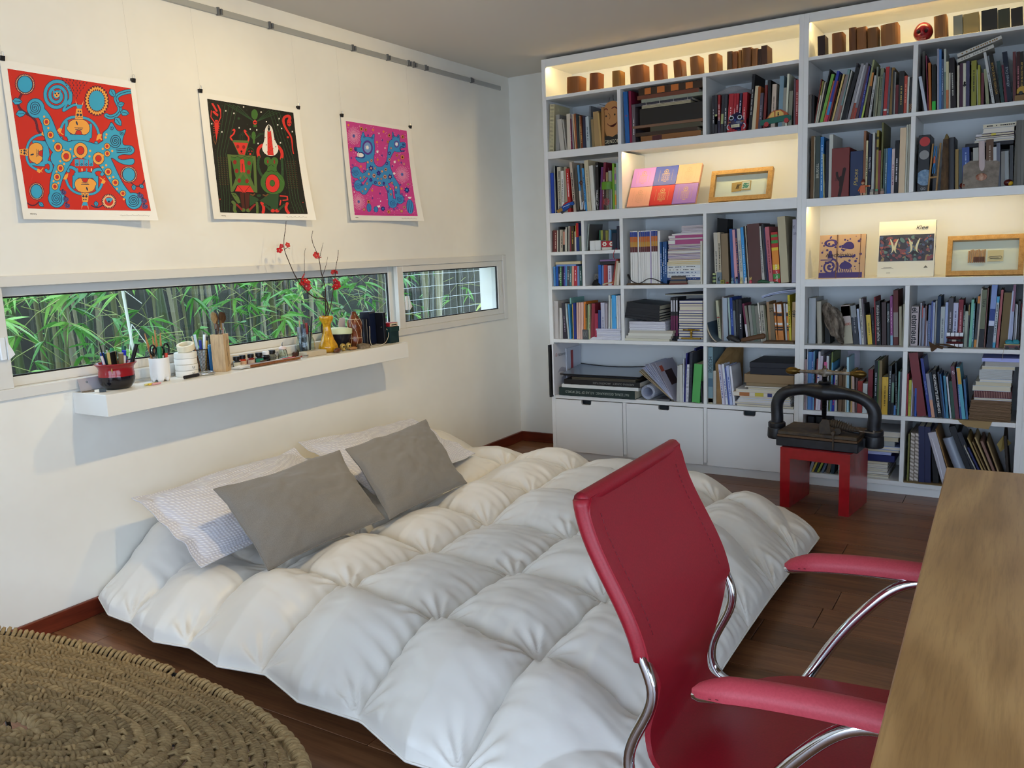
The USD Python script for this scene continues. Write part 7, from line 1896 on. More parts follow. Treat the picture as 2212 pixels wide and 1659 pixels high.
# ------------------------------------------------------------------ things set out in the lit niches
def lean(x0, x1, yb, zb, yt, zt):
    """plane from the front foot (yb, zb) up to (yt, zt): local x along the shelf, y up the face, z towards the room; returns matrix, width, height"""
    ey = np.array([0, yt - yb, zt - zb]); h = np.linalg.norm(ey); ey /= h; ex = np.array([1.0, 0, 0])
    return frame((x0, yb, zb), ex, ey), x1 - x0, h
T, W, Hh = lean(1.046, 1.488, YF + .035, 1.650, YF + .175, 1.888)
t = thing('cover_panel', 'leaning panel of six coloured square covers with gold emblems', 'panel')
obj('backing', MB().box(0, W, 0, Hh, -.024, -.006, T=T, b=.001), M('b8907a', .6), t, False)
for k, c in enumerate(('e4a48c', 'c82a30', '9a72c0', 'c08ad8', '4a5ab0', 'e8a68c')):
    i, j = k % 3, k // 3; x0, x1, y0, y1 = W / 3 * i, W / 3 * (i + 1), Hh / 2 * j, Hh / 2 * (j + 1)
    cv = obj('cover', MB().box(x0 + .0006, x1 - .0006, y0 + .0006, y1 - .0006, -.006, .004, T=T, b=.0012), M(c, .4), t, False)
    m = MB(); cx_, cy_ = (x0 + x1) / 2, (y0 + y1) / 2; Te = T @ tr(cx_, cy_, .0042)
    g = [sg.box(-.042, -.04, -.0405, .04), sg.box(.0405, -.04, .042, .04), sg.Point(0, .030).buffer(.015).difference(sg.Point(0, .030).buffer(.011)), sg.Point(0, .030).buffer(.005), sg.box(-.024, -.036, .024, .016).difference(sg.box(-.022, -.034, .022, .014)), sg.box(-.01, -.046, .01, -.042)]
    for a_ in range(3):
        for b_ in range(4): g.append(sg.Point(-.013 + .013 * a_, -.027 + .012 * b_).buffer(.0052).difference(sg.Point(-.013 + .013 * a_, -.027 + .012 * b_).buffer(.0034)))
    for q in g: m.flat(q, 0, Te)
    obj('gold_emblem', m, M('c8a878' if k in (1, 2, 4) else 'd09a80', .4), cv, False).SetCustomDataByKey('kind', 'stuff')
oak = wood('oak_frame', 'a87c42', 'bc9152', 'c89e60', (40, 40, 40), .3, .45)
def framed(label, T, W, Hh, fw_, draw):
    t = thing('box_framed_picture', label, 'frame', 'wooden box frames in the lit niches')
    for q in ((0, W, 0, fw_), (0, W, Hh - fw_, Hh), (0, fw_, fw_, Hh - fw_), (W - fw_, W, fw_, Hh - fw_)): obj('frame_bar', MB().box(*q, -.018, .016, T=T, b=.001), oak, t, False)
    obj('mount', MB().box(fw_, W - fw_, fw_, Hh - fw_, -.016, -.012, T=T), M('e8e6d8', .8), t, False)
    draw(t, T @ tr(W / 2, Hh / 2, -.0115))
    obj('glass', MB().box(fw_, W - fw_, fw_, Hh - fw_, .009, .0105, T=T), glass_pane, t, False)
def page1(t, T):
    o1 = obj('open_book', MB().box(-.056, .0, -.03, .026, 0, .004, T=T @ rot((0, 0, 1), 3)).box(0.0, .055, -.026, .030, 0, .004, T=T), M('c09a5c', .8), t, False)
    m = MB().flat(sg.box(.004, -.02, .05, .027), .0045, T); obj('printed_page', m, M('dcd8c8', .8), o1, False)
    m = MB()
    for k in range(16): m.flat(sg.Point(.012 + (k * 7 % 30) / 1000, -.012 + (k * 11 % 32) / 1000).buffer(.0045), .005, T)
    obj('green_print', m, M('4e9a80', .7), o1, False).SetCustomDataByKey('kind', 'stuff')
    m = MB()
    for k in range(5): m.tube([(-.030 + .004 * k, -.016, .0048), (-.026 + .003 * k, .0, .0048), (-.022 + .005 * k, .012, .0048)], .0009, 4, T=T)
    obj('dark_twigs', m, M('4a3220', .8), o1)
T, W, Hh = lean(1.572, 1.930, YF + .035, 1.6425, YF + .105, 1.822)
framed('light wooden frame holding a little open book, beside the coloured covers', T, W, Hh, .026, page1)
def page2(t, T):
    m = MB()
    for k in range(9): m.box(-.075 + .009 * k, -.069 + .009 * k, -.032, .030 + .003 * (k % 3), 0, .006 + .002 * (k % 2), T=T)
    bk = obj('string_bound_pages', m, M('c08a5c', .8), t, False)
    obj('dark_panel', MB().box(-.05, .0, -.03, -.004, .008, .0095, T=T), M('5a2a18', .7), bk, False)
    cd = obj('paper_card', MB().box(.012, .082, -.028, .030, 0, .004, T=T), M('d8c49a', .8), t, False)
    obj('paper_clip', MB().tube([(.022 + .05 * u_, -.014 + .006 * v_, .006) for u_, v_ in ((0, 0), (1, 0), (1.1, 1), (1, 2), (0, 2), (-.1, 1), (.1, .5), (.8, .5))], .0010, 5, T=T), M('4a4238', .4, metal=.6), cd)
T, W, Hh = lean(2.832, 3.176, YF + .035, 1.1895, YF + .10, 1.390)
framed('light wooden frame with string-bound pages, right of the big white catalogue', T, W, Hh, .024, page2)
def displaybook(label, T, W, Hh, th, col, draw):
    t = thing('display_book', label, 'book', 'books displayed face out in the right-hand lit niche')
    obj('front_cover', MB().box(0, W, 0, Hh, -.001, .001, T=T), M(col, .35), t, False)
    obj('back_cover', MB().box(0, W, 0, Hh, -th, -th + .002, T=T), M('3a3e48', .5), t, False)
    obj('pages', MB().box(.003, W - .003, .003, Hh - .003, -th + .002, -.001, T=T), PAGE[0], t, False)
    draw(t, T @ tr(0, 0, .0012))
def cov1(t, T):
    vi = M('3c2c6a', .4); m = MB(); r_ = random.Random(3)
    shp = unary_union([sg.box(.0, .003, W - .012, .032), spiral(.06, .065, .045, 2.2, .008).buffer(.001), sg.box(.008, .10, .082, .105), sg.box(.1, .115, .19, .122), *[sa.rotate(sg.box(.10 + .01 * k, .03, .104 + .01 * k, .055), 20 * math.sin(k)) for k in range(8)], sg.Polygon([(.045, .11), (.05, .15), (.06, .155), (.066, .15), (.075, .11)]), blob([(.115, .165), (.13, .19), (.15, .20), (.175, .19), (.18, .165), (.15, .16)], 40), blob([(.11, .07), (.13, .09), (.16, .085), (.175, .065), (.15, .05)], 40), sa.scale(sg.Point(.06, .195).buffer(.03), 1.2, .7).difference(sa.scale(sg.Point(.06, .195).buffer(.018), 1.2, .7)), *[sg.Point(r_.uniform(.01, W - .02), r_.uniform(.03, Hh - .01)).buffer(r_.uniform(.002, .007)) for _ in range(60)]])
    pc = obj('violet_print', m.flat(shp.intersection(sg.box(.002, .002, W - .003, Hh - .002)), 0, T), vi, t, False); pc.SetCustomDataByKey('kind', 'stuff')
    obj('vertical_bars', MB().box(.090, .094, .0, Hh, 0, .0006, T=T).box(.097, .0985, .0, Hh, 0, .0006, T=T).box(W - .028, W - .0245, 0, Hh, 0, .0006, T=T), M('6a4424', .5), t, False)
    m = MB(); o_ = T @ [.035, .118, .0008, 1]; text_at(m, 'Alechinsky', .020, o_[:3], T[:3, 0], T[:3, 1], False, .19); obj('title', m, M('241a1a', .5), t, False)
T, W, Hh = lean(2.196, 2.436, YF + .04, 1.1885, YF + .075, 1.426)
displaybook('book with a violet and tan swirling cover, face out in the right-hand niche', T, W, Hh, .018, 'c4a078', cov1)
def cov2(t, T):
    pic = obj('cover_picture', MB().box(0.004, W - .006, .085, .225, 0, .0004, T=T), M('3a3a48', .5), t, False); r_ = random.Random(9)
    for c, n, lo in (('7a4a52', 34, .09), ('4a5a7a', 26, .12), ('5a7a78', 18, .09), ('8a7a5a', 16, .09), ('a85a4a', 9, .12), ('2a2a34', 26, .09)):
        sh = unary_union([sa.rotate(sa.scale(sg.Point(r_.uniform(.012, W - .014), r_.uniform(lo, .215)).buffer(.008), r_.uniform(.5, 2), r_.uniform(.3, 1.2)), r_.uniform(0, 180)) for _ in range(n)]).intersection(sg.box(.005, .086, W - .007, .224))
        obj('colour_patches', MB().flat(sh, .0005 + .0001 * len(c) + .00005 * n / 10, T), M(c, .5), pic, False).SetCustomDataByKey('kind', 'stuff')
    m = MB()
    for x0, s in ((.055, 1), (.10, -1), (.145, 1), (.205, -1)): m.flat(blob([(x0, .125), (x0 + .012 * s, .16), (x0 + .002 * s, .205), (x0 + .022 * s, .165), (x0 + .012 * s, .13)], 40), .0014, T)
    m.flat(sg.Point(.16, .178).buffer(.009), .0014, T); obj('pale_sails', m, M('c8c8a8', .5), pic, False)
    m = MB(); o_ = T @ [W - .095, .250, .0008, 1]; text_at(m, 'Klee', .020, o_[:3], T[:3, 0], T[:3, 1] + .25 * T[:3, 0], False); obj('title', m, M('3a3028', .5), t, False)
    m = MB()
    for k, (x0, l, y0) in enumerate(((.03, .04, .052), (.02, .06, .046), (.045, .02, .022))): m.flat(sg.box(x0, y0, x0 + l, y0 + .0018), .0008, T)
    m.flat(sg.Polygon([(W - .05, .048), (W - .03, .048), (W - .04, .060)]), .0008, T); obj('small_print', m, M('6a6458', .5), t, False)
T, W, Hh = lean(2.500, 2.775, YF + .045, 1.189, YF + .085, 1.484)
displaybook('big white catalogue with a dark picture on its cover, face out in the right-hand niche', T, W, Hh, .026, 'e2dfcc', cov2)
# red skull on the top shelf
def skull(label, c, s, col, rough, name, jaw=True):
    t = thing(name, label, 'skull'); c = np.array(c); m_ = M(col, rough, spec=.6, coat_weight=.4)
    hd = MB(); v = trimesh.creation.icosphere(4, 1.0); p = v.vertices.copy()
    p[:, 2] = np.where(p[:, 2] < 0, p[:, 2] * .78, p[:, 2]); low = np.clip(-p[:, 2], 0, 1); p[:, 0] *= 1 - .22 * low; fr_ = np.clip(-p[:, 1], 0, 1)
    for sx in (-1, 1): d = np.hypot(p[:, 0] - sx * .36, p[:, 2] - .08); p[:, 1] += np.where(fr_ > .3, .34 * np.exp(-(d / .17) ** 2), 0)
    p[:, 1] -= np.where(fr_ > .3, .15 * np.exp(-((p[:, 0] / .55) ** 2 + ((p[:, 2] + .42) / .16) ** 2)), 0); p[:, 1] += np.where(fr_ > .3, .16 * np.exp(-((p[:, 0] / .1) ** 2 + ((p[:, 2] + .18) / .1) ** 2)), 0)
    hd.add(p * s + c, v.faces); obj('cranium', hd, m_, t, True)
    for sx in (-1, 1): obj('eye_socket', MB().ball(c + [sx * .36 * s[0], -.80 * s[1], .08 * s[2]], (s[0] * .16, s[1] * .12, s[2] * .16), 2), M('1a0808', .7), t, True)
    for k in range(7): obj('tooth', MB().box(c[0] + (-.34 + .1 * k) * s[0], c[0] + (-.25 + .1 * k) * s[0], c[1] - .93 * s[1] + .06 * s[1] * abs(k - 3), c[1] - .75 * s[1], c[2] - .68 * s[2], c[2] - .50 * s[2], b=.0006), M('b86a60', .3), t, False)
    return t
skull('glossy dark red skull between the old books in the top right niche', (2.683, YF + .06, 2.374 + .0425), np.array([.046, .05, .055]), '8a1420', .15, 'skull_ornament')

# ------------------------------------------------------------------ toys and objects in front of the books
def at(x, s, z): return np.array([x, YF + s, z])
# cut-out head sign
t = thing('head_sign', 'flat cut-out sign of a smiling bald head lettered GENIOL, top left cell', 'sign'); T = frame((.905, YF + .03, 2.0305), (1, 0, 0), (0, 0, 1))
hd = blob([(.022, .055), (.008, .10), (.0, .16), (.0, .20), (.012, .238), (.04, .26), (.075, .262), (.104, .245), (.106, .15), (.1, .10), (.085, .055)], 80)
obj('head', MB().prism(hd.union(sg.box(.028, .04, .085, .08)), .005, T), M('b07c48', .5), t, False)
obj('black_base', MB().prism(sg.Polygon([(0, 0), (.105, 0), (.105, .062), (.085, .062), (.06, .05), (.03, .06), (.0, .052)]), .006, T), M('121210', .5), t, False)
m = MB(); o_ = T @ [.006, .014, .0065, 1]; text_at(m, 'GENIOL', .020, o_[:3], T[:3, 0], T[:3, 1], False, .097); obj('lettering', m, M('d8d0b0', .5), t, False)
T2 = T @ tr(0, 0, .0053)
m = MB().flat(sm([(.028, .132), (.045, .118), (.07, .118), (.09, .135)], .004), 0, T2).flat(blob([(.032, .128), (.05, .112), (.075, .113), (.09, .130), (.06, .122)], 30), 0, T2).flat(sm([(.008, .215), (.02, .222), (.03, .215)], .006), 0, T2).flat(sm([(.06, .22), (.075, .226), (.095, .215)], .007), 0, T2)
obj('brows_and_mouth', m, M('5a1a10', .5), t, False)
m = MB().flat(sg.Point(.02, .178).buffer(.0055), 0, T2).flat(sg.Point(.078, .182).buffer(.0055), 0, T2).flat(sm([(.034, .195), (.045, .165), (.04, .158)], .0022), 0, T2); obj('eyes_and_nose', m, M('1a120c', .5), t, False)
for k, (a_, b_, c_, d_) in enumerate(((-.04, .240, .008, .232), (-.026, .252, .016, .243), (.038, .258, .046, .288), (.07, .262, .068, .30))): obj('hair_pin', MB().tube([T[:3, :3] @ [a_, b_, .002] + T[:3, 3], T[:3, :3] @ [c_, d_, .002] + T[:3, 3]], .0012, 5), M('1a1a1c', .4), t)
# blue mask
t = thing('mask', 'dark blue carved mask with white-rimmed eyes and bared teeth, top row', 'mask'); c = at(1.738, .045, 2.088); sv = trimesh.creation.icosphere(3, 1.0); p = sv.vertices * [.058, .045, .058] + c
obj('face', MB().add(p, sv.faces), M('1c1a4a', .3, coat_weight=.3), t, True)
for s in (-1, 1):
    e = c + [s * .024, -.0405, .018]; obj('eye_ring', MB().tube([e + [.012 * math.cos(a_), -.001, .010 * math.sin(a_)] for a_ in np.linspace(0, 6.28, 17)[:-1]], .0028, 6, closed=True), M('c8d4dc', .4), t, True); obj('pupil', MB().ball(e, (.008, .004, .006), 2), M('0c0a0a', .3), t, True)
    obj('cheek_curl', MB().tube([c + [s * (.042 + .010 * math.cos(a_)), -.030, -.030 + .013 * math.sin(a_)] for a_ in np.linspace(-1.7, 1.7, 10)], .003, 6), M('c8d4dc', .4), t, True)
    obj('brow_band', MB().ball(c + [s * .034, -.036, -.004], (.013, .004, .004), 2), M('8a5a30', .5), t, True)
obj('nose', MB().ball(c + [0, -.046, .004], (.006, .006, .010), 2), M('20408a', .3), t, True)
for k in range(9):
    for j in (0, 1): obj('tooth', MB().box(c[0] - .024 + .0054 * k, c[0] - .0192 + .0054 * k, c[1] - .0475, c[1] - .036, c[2] - .036 + .009 * j, c[2] - .028 + .009 * j, b=.0006), M('d8d4b8', .35), t, False)
# wooden car
t = thing('toy_car', 'flat green and yellow wooden toy car with red wheels, top row', 'toy'); T = frame((1.878, YF + .012, 2.042), (1, 0, 0.02), (0, 0, 1))
obj('green_body', MB().prism(sg.Polygon([(0, 0.004), (.165, .016), (.165, .038), (.14, .045), (.04, .036), (.0, .032)]), .016, T @ tr(0, 0, -.008)), M('146050', .45), t, False)
obj('orange_cabin', MB().prism(sg.Polygon([(.032, .037), (.058, .068), (.075, .076), (.112, .078), (.14, .06), (.155, .045)]), .014, T @ tr(0, 0, -.007)), M('a84a1c', .45), t, False)
for q in ([(.042, .040), (.062, .066), (.076, .071), (.077, .042)], [(.083, .043), (.083, .072), (.108, .073), (.126, .058), (.128, .045)]): obj('yellow_window', MB().prism(sg.Polygon(q), .017, T @ tr(0, 0, -.0085)), M('d8b460', .45), t, False)
obj('painted_driver', MB().flat(sg.Point(.098, .060).buffer(.004), .0089, T).flat(sg.box(.094, .046, .103, .055), .0089, T), M('3a2418', .5), t, False)
for xx in (.034, .142): obj('wheel', MB().tube([T[:3, :3] @ [xx, .005 + xx * .07, -.012] + T[:3, 3], T[:3, :3] @ [xx, .005 + xx * .07, .012] + T[:3, 3]], .013, 16), M('a82a2a', .4), t, 40)
# tin rocket car, embosser, bottle
t = thing('tin_car', 'small blue and red tin rocket car lying nose down', 'toy'); T = tr(.63, YF + .022, 1.674) @ rot((0, 1, 0), -28)
obj('blue_hull', MB().hull([(x, y, z) for x, w_, z0, z1 in ((-.07, .012, -.012, .012), (-.03, .02, -.02, .016), (.03, .02, -.02, .012), (.065, .012, -.016, .004)) for y in (-w_, w_) for z in (z0, z1)], T=T), M('1c50a0', .25, metal=.3), t, 30)
obj('gold_panel', MB().hull([(x, y, z) for x in (-.062, -.02) for y in (-.0205, -.0195) for z in (-.01, .012)], T=T), M('9a7434', .35), t, False)
obj('red_canopy', MB().ball((.012, 0, .012), (.036, .016, .016), 3, T=T), M('b0242e', .25), t, True)
obj('white_stripe', MB().tube([(-.01, -.0208, .006), (.04, -.0205, -.004)], .0018, 6, T=T), M('d8d8e0', .4), t)
for k in (-.03, .04): obj('wheel', MB().tube([T[:3, :3] @ [k, -.024, -.02] + T[:3, 3], T[:3, :3] @ [k, .024, -.02] + T[:3, 3]], .009, 12), M('2a2a2c', .5), t, 40)
t = thing('seal_press', 'old hand seal press with a round brown wooden knob', 'tool')
obj('knob', MB().lathe([(0, .155), (.008, .150), (.007, .158), (.014, .168), (.017, .180), (.013, .191), (0, .196)], at(.742, .03, 1.6415), 20), M('4a2818', .3), t, True)
obj('shaft', MB().lathe([(0, .05), (.011, .05), (.011, .09), (.006, .095), (.007, .15), (0, .152)], at(.742, .03, 1.6415), 14), worn, t, 40)
obj('frame', MB().box(.712, .772, YF + .012, YF + .05, 1.6415, 1.652, b=.001).box(.712, .720, YF + .02, YF + .04, 1.652, 1.690).box(.764, .772, YF + .02, YF + .04, 1.652, 1.690).box(.712, .772, YF + .02, YF + .04, 1.683, 1.694), iron, t, False)
obj('chrome_lever', MB().tube([(.752, YF + .01, 1.652), (.754, YF + .008, 1.700), (.764, YF + .008, 1.704), (.767, YF + .01, 1.650)], .002, 6), chrome, t, True)
t = thing('water_bottle', 'clear water bottle with a green screw lid and a straw', 'bottle')
obj('bottle_wall', MB().lathe([(0, .0005), (.038, .0005), (.041, .006), (.041, .12), (.038, .13), (.036, .13), (.039, .12), (.039, .006), (0, .004)], at(.92, .05, 1.6415), 32), M('d8dcd8', .05, transmission_weight=.95, ior=1.2), t, True)
obj('green_lid', MB().lathe([(0, .124), (.045, .124), (.046, .128), (.046, .168), (.043, .172), (0, .172)], at(.92, .05, 1.6415), 32), M('5a8a1e', .4), t, 40)
obj('red_drop', MB().hull([at(.92 + .022 * math.cos(a_), .012, 1.69 + .024 * math.sin(a_)) for a_ in np.linspace(0, 6.28, 15)] + [at(.92 + .018 * math.cos(a_), .0155, 1.69 + .02 * math.sin(a_)) for a_ in np.linspace(0, 6.28, 15)]), M('a82428', .4), t, False)
obj('straw', MB().tube([at(.92, .05, 1.80), at(.922, .048, 1.90)], .004, 8), M('5a1830', .4), t, True)
obj('strap', MB().tube([at(.876, .05, 1.785), at(.855, .02, 1.77), at(.85, .01, 1.70), at(.86, .012, 1.648)], .002, 6), M('c8ccc8', .4), t, True)
# small cubbies
t = thing('glass_photo', 'leaning glass-clad photo standing on edge at the left of the upper right cubby', 'photo'); T = tr(.770, YF + .02, 1.3915) @ rot((0, 1, 0), 6)
obj('plate', MB().box(0, .006, 0, .2, 0, .172, T=T, b=.001), M('9aa8a2', .2), t, False); obj('photo', MB().box(.0061, .008, .004, .196, .004, .168, T=T), M('5e5a58', .4), t, False)
t = thing('horizontal_book', 'blue paperback lying across the small books in the lower left cubby', 'book', 'books lying on top'); z = 1.2965; obj('cover', MB().box(.545, .690, YF + .02, YF + .13, z, z + .012, b=.001), M('7090c8', .5), t, False)
t = thing('horizontal_book', 'cream book on top of the blue one, lower left cubby', 'book', 'books lying on top'); obj('cover', MB().box(.540, .725, YF + .02, YF + .15, z + .0125, z + .030, b=.0012), M('c8bc98', .5), t, False); obj('pages', MB().box(.542, .7252, YF + .022, YF + .148, z + .0145, z + .028), PAGE[1], t, False)
t = thing('horizontal_book', 'black book lying across the coloured books, lower right cubby', 'book', 'books lying on top'); obj('cover', MB().box(.862, .975, YF + .02, YF + .14, 1.3002, 1.320, b=.001), M('15151e', .5), t, False)
t = thing('horizontal_book', 'mauve book lying on the black one, lower right cubby', 'book', 'books lying on top'); obj('cover', MB().box(.860, .985, YF + .025, YF + .15, 1.3204, 1.331, b=.001), M('8a6a96', .5), t, False)
t = obj('felt_hat', MB().lathe([(.056, .0005), (.056, .004), (.050, .02), (.038, .034), (.02, .042), (0, .044)], at(.842, .065, 1.168), 28), M('0e0e10', .8), None, True); tag(t, 'black felt cap shape in the lower right cubby', 'cap')
t = thing('print_stone', 'small upright stone tile with a scrolled drawing, lower right cubby', 'tile'); obj('tile', MB().box(.782, .814, YF + .10, YF + .108, 1.1685, 1.240, b=.001), M('8e887e', .7), t, False); obj('drawing', MB().tube([(.798 + .009 * math.cos(a_) * (1 - a_ / 16), YF + .0995, 1.215 + .013 * math.sin(a_) * (1 - a_ / 16)) for a_ in np.linspace(0, 12, 30)], .0012, 4), M('4a443c', .7), t)
for k in range(3):
    t = obj('bone_paper_knife', MB().tube(spline([(.885 + .02 * k, YF + .012 + .012 * k, 1.174), (.92 + .018 * k, YF + .01 + .01 * k, 1.182 + .004 * k), (.955 + .012 * k, YF + .02, 1.180 + .010 * k)], 14), np.r_[np.linspace(.006, .005, 8), np.linspace(.005, .002, 6)], 7), M(('c8b494', 'b0683a', 'd8c8b0')[k], .5), None, True); tag(t, f'{("pale bone", "red-brown", "cream")[k]} paper knife before the books, lower right cubby', 'knife', 'paper knives')
t = obj('red_ribbon', MB().tube(spline([(.985, YF + .03, 1.396), (.978, YF + .004, 1.392), (.972, YF - .004, 1.375), (.970, YF - .004, 1.345), (.976, YF - .003, 1.33)], 20), .0022, 5), M('a82430', .6), None, True); tag(t, 'red ribbon hanging over the cubby shelf edge', 'ribbon')
# belt strap and striped purse before the colour-banded set
t = thing('leather_strap', 'curled dark brown leather strap on the shelf before the colour-banded set', 'strap'); sp = spline([(1.056, YF + .02, 1.236), (1.072, YF + .018, 1.205), (1.10, YF + .016, 1.186), (1.150, YF + .016, 1.184), (1.190, YF + .016, 1.205), (1.225, YF + .016, 1.206), (1.27, YF + .014, 1.188), (1.325, YF + .012, 1.173)], 40)
m = MB(); sd = np.array([0, .013, 0]); tn = np.gradient(sp, axis=0); nn = np.cross(tn, [0, 1, 0]); nn /= np.linalg.norm(nn, axis=1, keepdims=True)
ring = np.stack([sp - sd + nn * .0015, sp + sd + nn * .0015, sp + sd - nn * .0015, sp - sd - nn * .0015], 1).reshape(-1, 3); i, j = np.meshgrid(np.arange(39), np.arange(4), indexing='ij'); m.add(ring, np.stack([i * 4 + j, i * 4 + (j + 1) % 4, (i + 1) * 4 + (j + 1) % 4, (i + 1) * 4 + j], -1).reshape(-1, 4)); obj('band', m, M('1c1410', .5), t, 40)
t = obj('leather_folder', MB().hull([(1.045, YF + .004, 1.1685), (1.335, YF + .004, 1.1685), (1.33, YF + .10, 1.1685), (1.05, YF + .10, 1.1685), (1.06, YF + .01, 1.182), (1.26, YF + .008, 1.176), (1.26, YF + .09, 1.178)]), mottled('scuffed_leather', '3a2a1a', '5e4628', (30, 30, 30), .6), None, 30); tag(t, 'flat scuffed brown leather folder under the curled strap', 'folder')
t = thing('striped_purse', 'small woven striped purse before the magazine pile', 'purse')
for k, c in enumerate(('6a3a34', '7a6a5a', '3a4458', '8a7a68', '56504c')): z0, z1 = 1.1685 + .0105 * k, 1.1685 + .0105 * (k + 1); obj('woven_stripe', MB().hull([(x + (.003 * k if x < 1.4 else -.003 * k), y, z) for x in (1.335, 1.447) for y in (YF - .004 + .002 * k, YF + .014 - .001 * k) for z in (z0, z1)]), M(c, .85), t, False)
# figurines
for k, (x, c, c2, lab) in enumerate(((1.720, '7a9aa8', '8ab0bc', 'leftmost, pale blue'), (1.745, '6a8ab0', '14141a', 'blue one with a black hat'), (1.772, 'd8cc90', 'd8d0a0', 'pale yellow'), (1.799, 'e0e0e0', 'e8e8e8', 'white'), (1.826, 'd8b870', 'c84a58', 'yellow one with a pink skirt'))):
    t = thing('figurine', f'tiny standing figurine, {lab}, in the little figurines cell', 'figurine', 'tiny figurines in a row'); b_ = at(x, .012, 1.1685)
    obj('body', MB().lathe([(0, 0), (.0075, 0), (.0085, .004), (.0075, .014), (.005, .019), (0, .02)], b_, 14), M(c2 if k == 4 else c, .4), t, True); obj('head', MB().ball(b_ + [0, 0, .025], (.007, .0065, .007), 2).ball(b_ + [0, -.006, .023], (.0045, .004, .0035), 2), M(c, .4), t, True)
    if k == 1: obj('hat', MB().lathe([(0, .029), (.0085, .029), (.0085, .031), (.006, .031), (.006, .040), (0, .040)], b_, 14), M('121216', .4), t, 40)
    else:
        for s in (-1, 1): obj('ear', MB().ball(b_ + [s * .004, 0, .034], (.002, .0015, .005), 1), M(c, .4), t, True)
t = thing('cartridge', 'little green and black tin at the left edge of the little figurines cell', 'tin')
for k, c in enumerate(('2a3a2a', 'a0b070', '2a3a2a', '8a9a5a', '26362a', 'a8b478')): obj('band', MB().lathe([(0, .0005 + .0105 * k), (.011, .0005 + .0105 * k), (.011, .0105 * (k + 1)), (0, .0105 * (k + 1))], at(1.609, .02, 1.1685), 16), M(c, .4), t, 40)
t = thing('engraved_plate', 'small blue-grey engraved plate beside the little green tin', 'plate'); obj('plate', MB().box(1.624, 1.654, YF + .016, YF + .020, 1.1685, 1.236, b=.0008), M('6a7a84', .4), t, False); obj('engraved_bird', MB().flat(sg.Polygon([(.004, .03), (.016, .045), (.012, .025), (.02, .02), (.008, .015)]), .0003, frame((1.627, YF + .0158, 1.17), (1, 0, 0), (0, 0, 1))), M('26303a', .6), t, False)
t = thing('yellow_cube', 'little yellow-green box before the gold parcel book', 'box'); obj('cube', MB().box(1.650, 1.672, YF + .006, YF + .026, 1.1685, 1.192, b=.001), M('8a8a34', .5), t, False); obj('printed_face', MB().box(1.655, 1.667, YF + .0055, YF + .006, 1.173, 1.187), M('5a5a20', .5), t, False)
t = obj('red_button', MB().ball(at(1.69, .012, 1.174), (.008, .008, .005), 2), M('a82a24', .4), None, True); tag(t, 'tiny red button lying left of the figurines', 'button')
t = thing('toy_crocodile', 'small green toy crocodile lying before the red-striped book', 'toy'); obj('body', MB().tube([at(1.868, .014, 1.176), at(1.885, .012, 1.181), at(1.91, .012, 1.178), at(1.945, .012, 1.1725), at(1.985, .014, 1.1715)], [.006, .009, .0085, .0045, .003], 10), M('2e5a40', .4), t, True); obj('pale_block', MB().box(1.938, 1.962, YF + .002, YF + .010, 1.1685, 1.178, b=.001), M('a8b8a8', .5), t, False)
t = obj('sticky_flag', MB().hull([at(1.716, .03, 1.425), at(1.722, .03, 1.425), at(1.735, .032, 1.466), at(1.743, .032, 1.466), at(1.7435, .0325, 1.466), at(1.716, .0305, 1.425)]), M('c8c83a', .6), None, False); tag(t, 'yellow paper flag sticking up from the blue book', 'marker')
t = obj('black_bag', MB().hull([at(1.600, .08, 1.18), at(1.650, .08, 1.18), at(1.605, .25, 1.18), at(1.650, .25, 1.18), at(1.602, .10, 1.555), at(1.665, .10, 1.545), at(1.602, .2, 1.55), at(1.665, .2, 1.545)]), M('0c0c0e', .7), None, False); tag(t, 'tall black bag behind the pale books, little figurines cell', 'bag')
t = thing('film_wrap', 'crumpled clear plastic film lying on the red volumes, top row', 'film'); g_ = np.linspace(0, 1, 16); U2, V2 = np.meshgrid(g_, g_, indexing='ij'); zz = 2.252 + .035 * np.sin(np.pi * U2) * np.sin(np.pi * V2) + .012 * (meshkit.noise(np.stack([U2 * 5, V2 * 5, U2 * 0], -1), 3) - .5); P_ = np.stack([1.595 + .22 * U2, YF + .02 + .12 * V2, zz], -1).reshape(-1, 3); i, j = np.meshgrid(np.arange(15), np.arange(15), indexing='ij'); k_ = i * 16 + j
obj('film', MB().add(P_, np.stack([k_, k_ + 16, k_ + 17, k_ + 1], -1).reshape(-1, 4)), material('film', {'t': ('transparent_bsdf', {}), 'g': ('principled_bsdf', {'base_color': (.5, .48, .5), 'roughness': .2}), 'x': ('mix_closure', {'fac': .45})}, [('t.BSDF', 'x.closure1'), ('g.BSDF', 'x.closure2')], 'x.closure'), t, 40)
